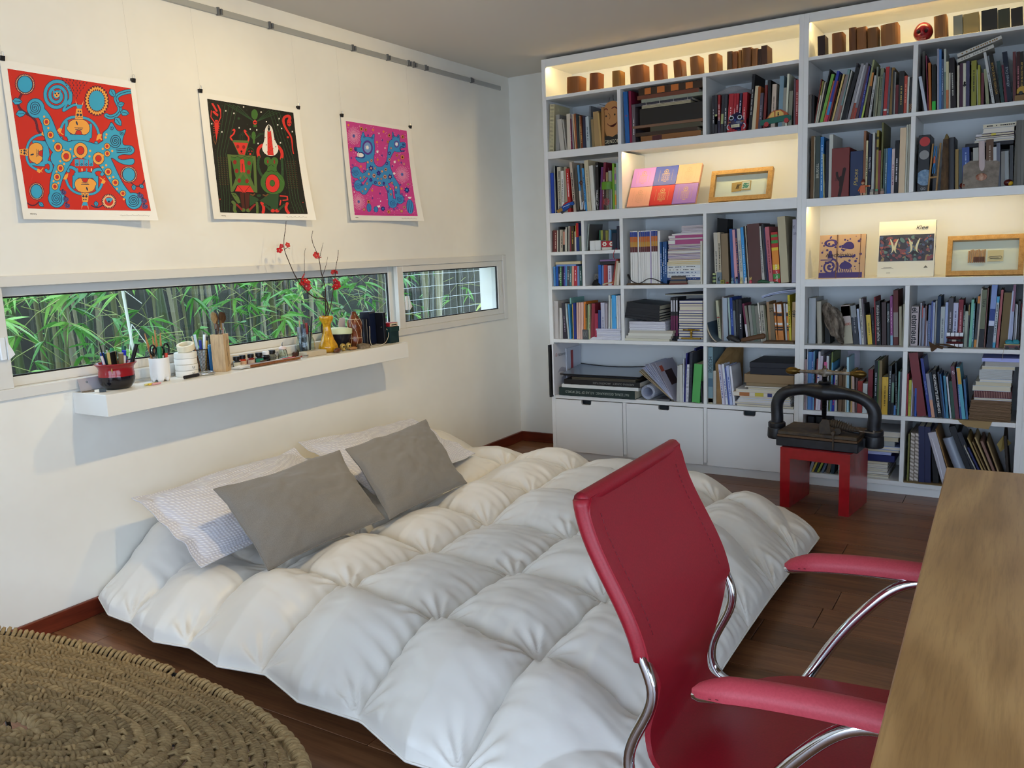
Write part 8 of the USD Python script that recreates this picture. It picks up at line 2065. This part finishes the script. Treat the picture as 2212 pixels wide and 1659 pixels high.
# row E
t = thing('stone_block', 'little grey carved stone block before the plaid folder', 'block'); obj('block', MB().box(.728, .772, YF + .012, YF + .04, .8205, .884, b=.002), M('56585a', .7), t, False); obj('carved_curl', MB().tube([(.750 + .012 * math.cos(a_), YF + .0115, .855 + .018 * math.sin(a_ * 2)) for a_ in np.linspace(0, 6.28, 20)], .0016, 4), M('8a8c8a', .7), t)
t = obj('crumpled_paper', MB().hull([at(.785, .0, .8205), at(.88, .0, .8205), at(.87, .05, .8205), at(.79, .05, .8205), at(.80, .015, .836), at(.84, .02, .842), at(.865, .02, .838)]), M('dcdce4', .8), None, False); tag(t, 'crumpled white paper before the salmon booklets', 'paper')
t = thing('brass_stamp', 'brass T-shaped hand stamp standing before the navy stack', 'tool'); bz2 = M('9a7c30', .25, metal=.9); b_ = at(1.470, .006, .8405)
obj('base_bar', MB().box(1.410, 1.530, YF - .008, YF + .012, .8375, .846, b=.001), bz2, t, False); obj('stem', MB().lathe([(0, .005), (.006, .005), (.006, .03), (.009, .034), (.006, .04), (.006, .05), (0, .05)], b_, 14), bz2, t, 40)
obj('handle', MB().tube([b_ + [x, 0, .052] for x in (-.052, -.046, -.045, -.02, -.019, -.012, 0, .012, .019, .02, .045, .046, .052)], [.004, .006, .004, .004, .007, .006, .008, .006, .007, .004, .004, .006, .004], 12), bz2, t, True)
t = thing('portfolio', 'flat black portfolio lying across the top of the navy stack', 'portfolio'); T = rot((0, 1, 0), 0); obj('cover', MB().prism(sg.Polygon([(1.300, YF + .02), (1.543, YF + .02), (1.543, YF + .28), (1.42, YF + .30)]), .004, tr(0, 0, 1.108)), M('10121a', .5), t, False); obj('lining', MB().prism(sg.Polygon([(1.302, YF + .021), (1.543, YF + .021), (1.543, YF + .27), (1.42, YF + .28)]), .004, tr(0, 0, 1.1035)), M('b8b098', .6), t, False)
for k in range(3):
    x0 = 1.322 + k * .0165; t = thing('diary', f'{("left", "middle", "right")[k]} one of three upright black diaries with a plum band', 'book', 'three black diaries'); obj('cover', MB().box(x0, x0 + .0155, YF + .05, YF + .20, .8205, 1.088, b=.001), M('16161e', .4), t, False)
    obj('plum_band', MB().box(x0 + .001, x0 + .0145, YF + .0492, YF + .0502, .85, .975), M('6a1c4a', .4), t, False); obj('white_label', MB().box(x0 + .003, x0 + .0125, YF + .0492, YF + .0502, 1.0, 1.07), M('c8c8d0', .5), t, False)
t = thing('hand_adze', 'old hand adze with a dark iron head and a worn wooden handle', 'tool'); obj('iron_head', MB().tube(spline([(1.683, YF + .045, .840), (1.70, YF + .043, .848), (1.725, YF + .04, .838), (1.76, YF + .04, .831)], 16), np.r_[np.linspace(.012, .018, 6), np.linspace(.018, .008, 10)], 10), mottled('adze_iron', '15161a', '34302c', (50, 50, 50), .6), t, True)
obj('wooden_handle', MB().tube(spline([(1.765, YF + .04, .833), (1.80, YF + .04, .840), (1.85, YF + .04, .852), (1.905, YF + .04, .862)], 16), np.r_[.008, np.linspace(.0125, .0165, 14), .012], 12), M('5e4028', .6), t, True)
t = thing('curved_magazine', 'magazine curling forward against the left upright, hand adze cell', 'magazine'); cp = spline([(1.553, 1.030), (1.556, .97), (1.566, .905), (1.588, .855), (1.622, .8225)], 20); v_ = np.vstack([np.c_[cp[:, 0] + dx, np.full(20, yy), cp[:, 1]] for dx in (0, .008) for yy in (YF + .01, YF + .22)])
k = np.arange(19); fs = np.vstack([np.c_[k, k + 1, k + 21, k + 20], np.c_[k + 40, k + 60, k + 61, k + 41], np.c_[k, k + 40, k + 41, k + 1], np.c_[k + 20, k + 21, k + 61, k + 60], [(0, 20, 60, 40)], [(19, 59, 79, 39)]]); obj('pages', MB().add(v_, fs), M('b8aa94', .7), t, False)
obj('cover', MB().add(np.vstack([np.c_[cp[:, 0] + .0086, np.full(20, yy), cp[:, 1] + .001] for yy in (YF + .012, YF + .218)]), np.c_[k, k + 1, k + 21, k + 20]), M('40566a', .35), t, 40)
t = thing('curled_booklet', 'white booklets curling over the books, hand adze cell', 'booklet')
for kk in range(2):
    cp = spline([(1.868, 1.076 + .007 * kk), (1.92, 1.094 + .007 * kk), (1.99, 1.106 + .008 * kk), (2.078, 1.112 + .009 * kk)], 14); m = MB()
    for a_, b_ in zip(cp[:-1], cp[1:]): m.hull([(a_[0], y, a_[1] + z) for y in (YF + .10, YF + .30) for z in (0, .006)] + [(b_[0], y, b_[1] + z) for y in (YF + .10, YF + .30) for z in (0, .006)])
    obj('sheets', m, M(('a0acd0', 'b8c2dc')[kk], .7), t, False)
t = obj('kraft_parcel', MB().box(1.90, 2.075, YF + .01, YF + .09, .8205, .832, b=.002), M('6a5440', .7), None, False); tag(t, 'flat brown cardboard wallet at the right of the hand adze', 'wallet')
# wide paper cell
t = thing('sketch_pad', 'big white paper pad standing against the left side of the wide cell, lettered', 'pad')
obj('black_board', MB().box(.494, .508, YF - .035, YF - .001, .430, .782, b=.001), M('0e0e12', .5), t, False)
obj('pad_body', MB().box(.5195, .531, YF - .03, YF + .33, .4435, .786, b=.001), M('dcdce2', .5), t, False)
Tp = frame((.5313, YF + .0, .4435), (0, 1, 0), (0, 0, 1)); m = MB(); text_at(m, 'Hahnemühle', .020, Tp[:3, :3] @ [.03, .255, .0] + Tp[:3, 3], Tp[:3, 0], Tp[:3, 1]); obj('lettering', m, M('5a5e6a', .5), t, False)
m = MB().flat(spiral(.012, .265, .014, 1.6, .003), .0003, Tp); obj('cockerel_mark', m, M('b85a58', .5), t, False)
m = MB()
for q in ([(.02, .14), (.10, .175), (.18, .168), (.22, .18), (.19, .15), (.12, .14)], [(.08, .10), (.15, .125), (.21, .12), (.18, .095)]): m.flat(blob(q, 40), .0003, Tp)
obj('printed_hands', m, M('b0b0be', .5), t, False)
t = thing('paper_pad', 'second white paper pad standing behind the lettered one', 'pad'); obj('pad_body', MB().box(.532, .540, YF + .14, YF + .355, .4435, .74, b=.001), M('c8ccd8', .5), t, False); obj('red_printed_strip', MB().box(.5402, .5406, YF + .2, YF + .235, .52, .72), M('a83a40', .5), t, False)
zt = ZTOP['F1'] + .0002
t = thing('plastic_portfolio', 'black plastic portfolio with a clear bent cover on top of the atlas pile', 'portfolio'); T = tr(.56, YF + .0, zt) @ rot((1, 0, 0), 4); g_ = np.linspace(0, 1, 18); U2, V2 = np.meshgrid(g_, g_, indexing='ij'); zz = .012 + .03 * (1 - U2) ** 2 * V2 + .035 * U2 ** 2 * V2
P_ = np.stack([.56 + .57 * U2, YF + .005 + .31 * V2, zt + zz], -1).reshape(-1, 3); i, j = np.meshgrid(np.arange(17), np.arange(17), indexing='ij'); k_ = i * 18 + j; q_ = np.stack([k_, k_ + 18, k_ + 19, k_ + 1], -1).reshape(-1, 4)
obj('clear_cover', MB().add(P_, q_).add(P_ - [0, 0, .002], q_[:, ::-1]), M('8894a4', .15, spec=.6), t, 40); obj('black_border', MB().tube(np.array([(x, y, zt + .012 + .03 * (1 - u_) ** 2 * v_ + .035 * u_ ** 2 * v_) for x, y, u_, v_ in [(.56 + .57 * u_, YF + .005, u_, 0) for u_ in np.linspace(0, 1, 12)] + [(1.13, YF + .005 + .31 * v_, 1, v_) for v_ in np.linspace(.1, 1, 8)] + [(.56 + .57 * u_, YF + .315, u_, 1) for u_ in np.linspace(.92, 0, 12)]]), .004, 6), M('0c0e14', .5), t, True)
obj('inner_sheets', MB().box(.58, 1.11, YF + .012, YF + .30, zt, zt + .008), M('1a1c22', .6), t, False)
t = thing('paper_roll', 'white roll of drawing paper lying end-on', 'roll'); cp = [(.047 * (1 - k * .0045) * math.cos(k * .42), .047 * (1 - k * .0045) * math.sin(k * .42)) for k in range(75)]; ring = sg.LineString(cp).buffer(.0006); obj('rolled_sheet', MB().prism(ring, .30, frame((1.180, YF + .315, .4445 + .048), (1, 0, 0), (0, 0, 1))), M('d0d6e8', .7), t, 40)
t = obj('metal_case', MB().box(1.24, 1.33, YF + .0, YF + .12, .4435, .456, b=.003), M('7a7e86', .35, metal=.7), None, False); tag(t, 'flat grey metal case under the leaning papers', 'case')
t = thing('paper_pile', 'leaning pile of loose drawings and papers with a dark red figure', 'papers'); T0 = tr(1.362, YF + .01, .4445)
for k, (a_, w_, l_, c) in enumerate(((-52, .004, .30, 'a89678'), (-50, .003, .30, 'b4a488'), (-46, .002, .30, 'c8cce0'), (-44, .0015, .29, 'd4d8ec'), (-41, .0015, .30, 'c4c8e0'), (-39, .0015, .285, 'd8dcec'), (-36, .0015, .29, 'ccd0e6'), (-33, .0015, .28, 'd4d4e4'), (-28, .002, .27, 'b8b4c4'))):
    T = T0 @ rot((0, 1, 0), a_) @ tr(-.003, 0, .004); obj('sheet', MB().box(-w_, 0, 0, .30, 0, l_ * .98, T=T), M(c, .75), t, False)
obj('figure_print', MB().box(.0003, .0006, .08, .2, .10, .2, T=T), M('3a1e24', .6), t, False); obj('orange_patch', MB().box(.0003, .0007, .03, .08, .2, .24, T=T), M('b8503a', .6), t, False)
t = thing('kraft_bag', 'crumpled brown paper bag standing behind the red-printed book', 'bag'); obj('bag', MB().hull([at(1.615, .03, .4435), at(1.650, .03, .4435), at(1.612, .03, .69), at(1.636, .03, .69), at(1.655, .22, .4435), at(1.64, .30, .4435), at(1.64, .16, .77), at(1.71, .28, .785), at(1.70, .3, .5)]), mottled('kraft_paper', '8a6a40', 'a07e50', (12, 12, 12), .85, bumps=.2), t, False)
# row B right: bust, tilted books, taxi
t = thing('bust', 'dark bronze bust of a head on shoulders, seen in shadow', 'bust'); b_ = at(2.878, .07, 2.0285); bzm = M('15120f', .4, metal=.3)
obj('head', MB().ball(b_ + [.004, 0, .122], (.040, .042, .047), 3).ball(b_ + [.004, -.030, .105], (.026, .022, .026), 3).ball(b_ + [.046, 0, .118], (.008, .010, .013), 2).ball(b_ + [-.038, 0, .118], (.008, .010, .013), 2).ball(b_ + [.004, -.044, .116], (.007, .010, .011), 2), bzm, t, True)
obj('neck_and_shoulders', MB().hull([b_ + [-.065, -.03, 0], b_ + [.068, -.03, 0], b_ + [-.065, .04, 0], b_ + [.068, .04, 0], b_ + [-.070, -.02, .045], b_ + [.066, -.02, .05], b_ + [-.02, -.015, .085], b_ + [.028, -.015, .085], b_ + [-.02, .02, .085], b_ + [.028, .02, .085], b_ + [.066, .03, .045], b_ + [-.068, .03, .045]]), bzm, t, 70)
for k in range(2):
    t = thing('leaning_book', f'white picture book slanting over the dark bust, {("lower", "upper")[k]} of the two', 'book', 'white books slanting over the bust'); T = tr(2.846, YF + .03, 2.247 + .026 * k) @ rot((0, 1, 0), -17.5); l_ = (.165, .198)[k]
    obj('cover', MB().box(0, l_, 0, .15, 0, .017, T=T, b=.001), M('c2c0b8', .5), t, False); m = MB(); xx = .02
    while xx < l_ - .02: m.box(xx, xx + .006, -.0007, 0, .005, .012, T=T); xx += bkr.choice((.009, .012, .02))
    obj('spine_lettering', m, M('8a6a3a' if k else '8a8a88', .5), t, False).SetCustomDataByKey('kind', 'stuff')
t = thing('toy_taxi', 'small yellow toy car on top of a brown book, dark bust cell', 'toy'); obj('wooden_book', MB().box(3.10, 3.175, YF + .0, YF + .08, 2.0285, 2.055, b=.001), M('7a5a2c', .5), t, False); obj('car_body', MB().hull([(x, y, z) for x, z0, z1 in ((3.108, 2.062, 2.082), (3.12, 2.062, 2.094), (3.155, 2.062, 2.094), (3.172, 2.062, 2.078)) for y in (YF + .004, YF + .034) for z in (z0, z1)]), M('b08a1c', .35), t, False); obj('wheel', MB().tube([(3.125, YF + .0, 2.064), (3.125, YF + .038, 2.064)], .0085, 12), M('141414', .5), t, 40); obj('wheel', MB().tube([(3.16, YF + .0, 2.064), (3.16, YF + .038, 2.064)], .0085, 12), M('141414', .5), t, 40)
# row C right
t = thing('slipcase', 'wide red slipcase with a dark cactus drawing, toy spine cell', 'box'); obj('case', MB().box(2.262, 2.352, YF + .01, YF + .23, 1.6285, 1.886, b=.0015), M('742c28', .5), t, False); Tq = frame((2.262, YF + .0095, 1.6285), (1, 0, 0), (0, 0, 1)); cac = unary_union([sm([(.042, .005), (.05, .05), (.058, .10), (.066, .145)], .016), sm([(.052, .08), (.034, .10), (.028, .128)], .012), ln([(.05, .06), (.05, .10)], .02)]); obj('drawing', MB().flat(cac, .0003, Tq), M('24100e', .6), t, False)  # figure shadow painted flat onto the case in dark colour
m = MB(); text_at(m, '33', .016, Tq[:3, :3] @ [.016, .085, .0004] + Tq[:3, 3], Tq[:3, 0], Tq[:3, 2] * 0 + Tq[:3, 1]); obj('lettering', m, M('3a1412', .6), t, False)
t = thing('album', 'dark blue album box with a gold script title on its back', 'box'); obj('case', MB().box(2.356, 2.420, YF + .012, YF + .22, 1.6285, 1.862, b=.0015), M('1c2e56', .5), t, False); m = MB(); text_at(m, 'Places', .020, (2.396, YF + .0112, 1.68), (0, 0, 1), (-1, 0, .25)); obj('lettering', m, M('b8a04a', .4), t, False)
t = thing('toy_figure', 'little plastic toy woman in an orange dress holding out an arm', 'toy'); b_ = at(2.424, .002, 1.6285); om = M('c0561a', .35)
obj('dress', MB().hull([b_ + [-.015, -.006, .012], b_ + [.015, -.006, .012], b_ + [-.015, .008, .012], b_ + [.015, .008, .012], b_ + [-.011, -.005, .052], b_ + [.011, -.005, .052], b_ + [-.011, .007, .052], b_ + [.011, .007, .052]]), om, t, False)
for s in (-1, 1): obj('leg', MB().box(b_[0] + s * .007 - .004, b_[0] + s * .007 + .004, b_[1] - .004, b_[1] + .005, b_[2], b_[2] + .014, b=.001), M('c89a78', .4), t, False)
obj('arm', MB().tube([b_ + [.010, 0, .047], b_ + [.03, -.004, .047]], .004, 8), om, t, True); obj('hand', MB().ball(b_ + [.034, -.004, .046], .005, 2), M('c89a78', .4), t, True); obj('arm', MB().tube([b_ + [-.010, 0, .047], b_ + [-.022, -.002, .022]], .004, 8), om, t, True)
obj('head', MB().ball(b_ + [0, 0, .064], (.009, .009, .010), 2), M('c89a78', .4), t, True); obj('hair', MB().ball(b_ + [0, .002, .069], (.011, .010, .009), 2).ball(b_ + [0, .002, .080], (.006, .006, .005), 2), M('6a2418', .5), t, True)
for k, (x, c, c2) in enumerate(((2.468, '8a8a80', 'a8a090'), (2.492, '4a8a6a', '7a6a5a'), (2.520, '7a6a5a', '9a7a68'))):
    t = thing('tiny_toy', f'{("pale grey", "green-topped", "brown")[k]} tiny toy robot before the teal books, toy spine cell', 'toy', 'tiny toys in the toy spine cell'); b_ = at(x, .004, 1.6285); obj('body', MB().box(b_[0] - .009, b_[0] + .009, b_[1] - .006, b_[1] + .006, b_[2], b_[2] + .016, b=.001), M(c2, .4), t, False); obj('head', MB().box(b_[0] - .007, b_[0] + .007, b_[1] - .005, b_[1] + .005, b_[2] + .0165, b_[2] + .028, b=.001), M(c, .4), t, False)
t = thing('moon_box', 'black box with a red disc and two moon pictures on its back, fossil plate cell', 'box'); obj('case', MB().box(2.684, 2.738, YF + .02, YF + .22, 1.6285, 1.912, b=.0015), M('10131a', .45), t, False); Tq = frame((2.684, YF + .0195, 1.6285), (1, 0, 0), (0, 0, 1))
obj('red_disc', MB().flat(sg.Point(.029, .25).buffer(.024), .0003, Tq), M('b8302e', .5), t, False); obj('grey_moon', MB().flat(sg.Point(.028, .184).buffer(.023), .0003, Tq), M('8e8e8e', .6), t, False); obj('blue_moon', MB().flat(sg.Point(.034, .07).buffer(.040).intersection(sg.box(.001, .0, .053, .2)), .0003, Tq), mottled('moon_print', '5a7a9a', '8aa4ba', (60, 60, 60), .6), t, False)
m = MB(); text_at(m, 'GG', .012, Tq[:3, :3] @ [.016, .008, .0004] + Tq[:3, 3], Tq[:3, 0], Tq[:3, 1]); obj('lettering', m, M('b8bcc0', .5), t, False)
t = thing('toy_trapeze', 'wooden squeeze toy frame with a blue acrobat, fossil plate cell', 'toy'); wm = M('a07c4e', .6)
for x0, x1 in ((2.738, 2.752), (2.776, 2.786)): obj('rail', MB().tube([at(x0, .006, 1.6285), at(x1, .012, 1.864)], .0045, 6), wm, t, 40)
obj('cross_bar', MB().tube([at(2.741, .008, 1.695), at(2.779, .008, 1.697)], .005, 6), wm, t, 40)
for s in (-1, 1): obj('acrobat_limb', MB().tube([at(2.764 + s * .004, .008, 1.850), at(2.764 + s * .006, .008, 1.80), at(2.762, .008, 1.775), at(2.761 + s * .005, .008, 1.74), at(2.760 + s * .004, .008, 1.715)], .003, 6), M('2a78b8', .4), t, True)
obj('acrobat_body', MB().tube([at(2.762, .008, 1.80), at(2.761, .008, 1.765)], .005, 8), M('c05a34', .4), t, True)
t = thing('worn_folio', 'tall worn brown folio with a frayed top, fossil plate cell', 'book'); obj('cover', MB().hull([at(2.790, .05, 1.6285), at(2.828, .05, 1.6285), at(2.790, .25, 1.6285), at(2.828, .25, 1.6285), at(2.794, .05, 1.885), at(2.826, .05, 1.885), at(2.794, .25, 1.88), at(2.826, .25, 1.88)]), mottled('worn_leather', '3e2814', '6e4e28', (40, 40, 18), .7, bumps=.2), t, False); obj('frayed_leaves', MB().hull([at(2.796, .06, 1.88), at(2.82, .06, 1.88), at(2.80, .1, 1.91), at(2.815, .12, 1.902), at(2.808, .08, 1.915)]), M('8a7448', .8), t, False)
t = thing('fossil_plate', 'flat grey stone slab with a pinkish oval fossil, propped before the books', 'stone'); T, W, Hh = lean(2.892, 3.052, YF + .0, 1.6290, YF + .02, 1.768); obj('slab', MB().hull([(x, y, z) for x, y in ((.0, .0), (.158, .0), (.16, .12), (.13, .138), (.03, .137), (.0, .115)) for z in (-.012, 0)], T=T), mottled('slab_stone', '6e645a', '8e8478', (26, 26, 26), .8, bumps=.2), t, False); obj('fossil', MB().ball((.083, .052, .0), (.025, .019, .006), 3, T=T), mottled('fossil_pink', '8a4a34', 'c8a890', (60, 60, 40), .5), t, True)
for k, (x, c, c2) in enumerate(((2.899, '5a1a18', '8a5a40'), (3.092, '4a1014', 'c09a20'))):
    t = thing('bead_beetle', f'small {("dark red", "red and yellow")[k]} rounded ornament {("left", "right")[k]} of the fossil slab', 'ornament', 'rounded ornaments by the fossil slab'); b_ = at(x, -.004 + .022, 1.6285); obj('shell', MB().ball(b_ + [0, 0, .0165], (.020, .016, .016), 3), M(c, .25), t, True); obj('pattern', MB().ball(b_ + [.008 * (1 if k else 0), -.004, .013], (.013, .0135, .012), 2), M(c2, .4), t, True)
# row E right
t = thing('driftwood', 'gnarled grey-brown driftwood chunk standing before the books', 'wood'); v = trimesh.creation.icosphere(4, 1.0).vertices; ff = trimesh.creation.icosphere(4, 1.0).faces; p = v * [.048, .036, .118]
a_ = (p[:, 2] + .118) / .236; p[:, 0] = p[:, 0] * (.62 + .5 * a_) + .05 * (.5 - a_) + .006; dn_ = meshkit.fbm(v * [2.2, 2.2, 1.4] + 7, 4, 3) - .5; st_ = meshkit.noise(v * [9, 9, 1.2] + 3, 5) - .5; p += v * (dn_ * .045 + st_ * .010)[:, None]; p = p @ rot((0, 1, 0), -9)[:3, :3].T; p += at(2.278, .055, .8185 - p[:, 2].min()) * [1, 1, 1] + [0, 0, 0]
obj('wood_chunk', MB().add(p, ff), mottled('driftwood_bark', '3e342a', '9a8e80', (38, 38, 16), .9, detail=8, lo=.38, hi=.72, bumps=.7, dist=.006), t, 60)
t = thing('toy_teeth', 'white and dark red wind-up toy teeth before the books', 'toy'); b_ = at(2.888, .026, .8185); tm_ = M('dcdee4', .25); gm_ = M('4e0c14', .3)
for zz, s in ((.004, 1), (.062, -1)):
    for k in range(4): x = -.030 + .020 * k; obj('tooth', MB().hull([b_ + [x + dx, -.022 + .006 * (k in (0, 3)) + dy, zz + dz] for dx in (-.0085, .0085) for dy, dz in ((0, .004 if s > 0 else .0), (.018, .0), (0, .018), (.018, .018), (-.001, .010))]), tm_, t, 60)
obj('lower_gum', MB().ball(b_ + [0, 0, .028], (.040, .026, .010), 3), gm_, t, True); obj('upper_gum', MB().ball(b_ + [0, 0, .054], (.041, .026, .011), 3), gm_, t, True); obj('inner_mouth', MB().box(b_[0] - .032, b_[0] + .032, b_[1] - .014, b_[1] + .016, b_[2] + .0005, b_[2] + .078, b=.004), M('1c0a10', .5), t, False); obj('label', MB().box(b_[0] - .012, b_[0] + .008, b_[1] - .0275, b_[1] - .024, b_[2] + .036, b_[2] + .046), M('a8a098', .5), t, False)
t = thing('dry_leaf', 'dry brown curled leaf hanging over the shelf edge by the toy teeth', 'leaf')
for q in ([(2.765, .02, .850), (2.80, -.004, .832), (2.815, -.008, .824), (2.79, -.010, .800), (2.782, -.008, .80)], [(2.80, .0, .836), (2.84, -.006, .826), (2.835, -.010, .814), (2.81, -.006, .820)], [(2.80, .002, .840), (2.86, .004, .838), (2.915, -.004, .8215), (2.85, -.002, .830)]): obj('leaf_lobe', MB().hull([at(*z_) for z_ in q] + [at(z_[0], z_[1] + .0015, z_[2] + .0015) for z_ in q]), M('4a3420', .8), t, False)
t = thing('tin_boat', 'turquoise and red tin toy boat with a dangling string', 'toy'); b_ = at(3.145, .022, .8185); obj('red_hull', MB().hull([b_ + [x, y, z] for x, y in ((-.03, -.014), (.032, -.016), (.034, .016), (-.03, .014)) for z in (.008, .022)]), M('5a1218', .35), t, False); obj('cream_rim', MB().hull([b_ + [x, y, z] for x, y in ((-.034, -.016), (.034, -.018), (.036, .018), (-.034, .016)) for z in (.0225, .027)]), M('b8a468', .4), t, False); obj('turquoise_top', MB().ball(b_ + [-.014, 0, .036], (.017, .014, .013), 3).ball(b_ + [.016, 0, .036], (.017, .015, .014), 3).box(b_[0] - .028, b_[0] + .030, b_[1] - .013, b_[1] + .013, b_[2] + .0272, b_[2] + .036, b=.002), M('2e8a9a', .35), t, True)
for s in (-1, 1): obj('wheel', MB().tube([b_ + [s * .02, -.016, .009], b_ + [s * .02, .016, .009]], .0085, 12), M('141418', .5), t, 40)
obj('string', MB().tube(spline([b_ + [-.03, -.015, .02], at(3.11, -.004, .815), at(3.108, -.006, .79), at(3.104, .0, .765)], 16), .0009, 4), M('c8b8a0', .7), t, True)
# row F and G right
t = obj('kraft_sheet', MB().hull([at(2.895, -.003, .4432), at(3.078, -.003, .4432), at(2.895, .2, .4432), at(3.078, .2, .4432), at(2.895, -.003, .4427)]).hull([at(2.92, -.003, .4432), at(3.076, -.003, .4432), at(3.062, -.014, .405), at(2.96, -.012, .412), at(2.93, -.008, .43), at(3.06, -.012, .4055)]), M('9a8058', .85), None, False); tag(t, 'torn brown kraft sheet hanging over the shelf edge, red binder cell', 'paper')
t = obj('photo_corner', MB().box(2.335, 2.40, YF + .20, YF + .202, .60, .77), M('9a94a0', .5), None, False); tag(t, 'pale postcard standing behind the books, iron press cell', 'postcard')
zs = .0785
t = obj('kraft_lining', MB().hull([at(2.672, -.012, .0785), at(3.178, -.012, .0785), at(2.672, .33, .0785), at(3.178, .33, .0785), at(2.672, -.012, .083), at(3.178, -.012, .083)]), M('8a7450', .85), None, False); tag(t, 'brown kraft paper lining the bottom shelf, folders cell', 'paper')
zs = .0835
for k in range(2):
    t = thing('rope_patterned_box', f'{("left", "right")[k]} one of two upright files with a twisted-rope pattern', 'file', 'rope-patterned files'); x0 = 2.697 + .0225 * k; obj('file_body', MB().box(x0, x0 + .021, YF + .02, YF + .28, zs, .352, b=.001), M('8e8478', .6), t, False)
    for j in range(13): z0 = zs + .004 + .0205 * j; obj('rope_twist', MB().hull([(x0 + .001, YF + .0195, z0 + .006), (x0 + .020, YF + .0195, z0 - .003), (x0 + .020, YF + .0195, z0 + .009), (x0 + .001, YF + .0195, z0 + .018), (x0 + .001, YF + .017, z0 + .012), (x0 + .020, YF + .017, z0 + .003)]), M(('cfc6bc', 'b8aea4')[j % 2], .6), t, 50)
def leanfile(name, label, cat, x, w, h, a_, s, dp, col, rough=.5, round_=0, **kw):
    t = thing(name, label, cat, 'folders leaning in the bottom right cell'); T = tr(x, YF + s, zs + (w * math.sin(math.radians(a_)) if a_ > 0 else 0)) @ rot((0, 1, 0), a_); obj('body', MB().box(0, w, 0, dp, 0, h, T=T, b=min(.002, w * .3)), M(col, rough, **kw), t, False); return t, T
leanfile('black_case', 'black soft case leaning beside the navy binders', 'case', 2.812, .030, .22, -4, .02, .24, '0e0e12', .6)
t, T = leanfile('plastic_sleeve', 'clear plastic sleeve of papers leaning, folders cell', 'sleeve', 2.858, .040, .285, -16, .01, .26, 'b4b0b8', .12); obj('highlight_fold', MB().tube([(.012, -.001, .03), (.016, -.001, .15), (.012, -.001, .26)], .003, 6, T=T), M('e0e0e8', .1), t, True)  # pale strip paints the highlight along the sleeve
leanfile('cardboard_sheet', 'thin tan cardboard sheet behind the plastic sleeve', 'cardboard', 2.905, .004, .31, -17, .02, .26, 'a8804c')
t = obj('grey_tube', MB().tube([at(2.955, .05, zs + .04), at(2.872, .06, .332)], .026, 18), M('8a94a4', .25, spec=.6), None, 40); tag(t, 'pale grey plastic poster tube leaning in the folders cell', 'tube')
leanfile('black_folder', 'big black folder leaning behind the grey tube', 'folder', 2.985, .034, .325, -20, .06, .26, '0a0c14', .3); leanfile('black_folder', 'second black folder leaning at the middle of the folders cell', 'folder', 3.025, .026, .30, -22, .05, .26, '0c0f1c', .35)
leanfile('white_file', 'thin white file leaning between the black and navy folders', 'folder', 3.052, .005, .24, -25, .02, .25, 'b4b4ac'); leanfile('navy_file', 'thin navy file leaning next to the white one', 'folder', 3.064, .010, .23, -25, .02, .25, '1a245a')
for k, (x, w, h, a_, c, lab) in enumerate(((3.080, .008, .285, -24, 'a08a58', 'tan envelope leaning, leftmost of the envelopes'), (3.094, .006, .26, -24, '8a7250', 'brown envelope leaning, second of the envelopes'), (3.108, .008, .285, -23, 'b09a70', 'pale kraft envelope with a folded top'), (3.122, .012, .26, -22, '8a6a60', 'pinkish brown folder among the envelopes'), (3.140, .008, .255, -20, 'a08862', 'crumpled kraft envelope, rightmost of the leaning ones'))): leanfile('kraft_envelope', lab, 'envelope', x, w, h, a_, .02 + .01 * k, .24, c, .8)
t = obj('yellow_card', MB().hull([at(3.118, .12, .26), at(3.165, .13, .31), at(3.128, .12, .352), at(3.10, .12, .30), at(3.12, .122, .262)]), M('a08848', .6), None, False); tag(t, 'yellow-brown card sticking out above the envelopes', 'card')
leanfile('dark_portfolio', 'dark brown portfolio standing at the right of the folders cell', 'portfolio', 3.158, .014, .28, -6, .06, .24, '2a2018', .6)
t = thing('black_binder', 'black ring binder in the shadow behind the iron press, bottom row', 'binder'); obj('cover', MB().box(2.15, 2.185, YF + .05, YF + .33, .0785, .40, b=.002), M('101420', .5), t, False)
t = thing('black_binder', 'second black binder beside it behind the iron press, bottom row', 'binder'); obj('cover', MB().box(2.19, 2.245, YF + .08, YF + .33, .0785, .395, b=.002), M('16181c', .5), t, False)
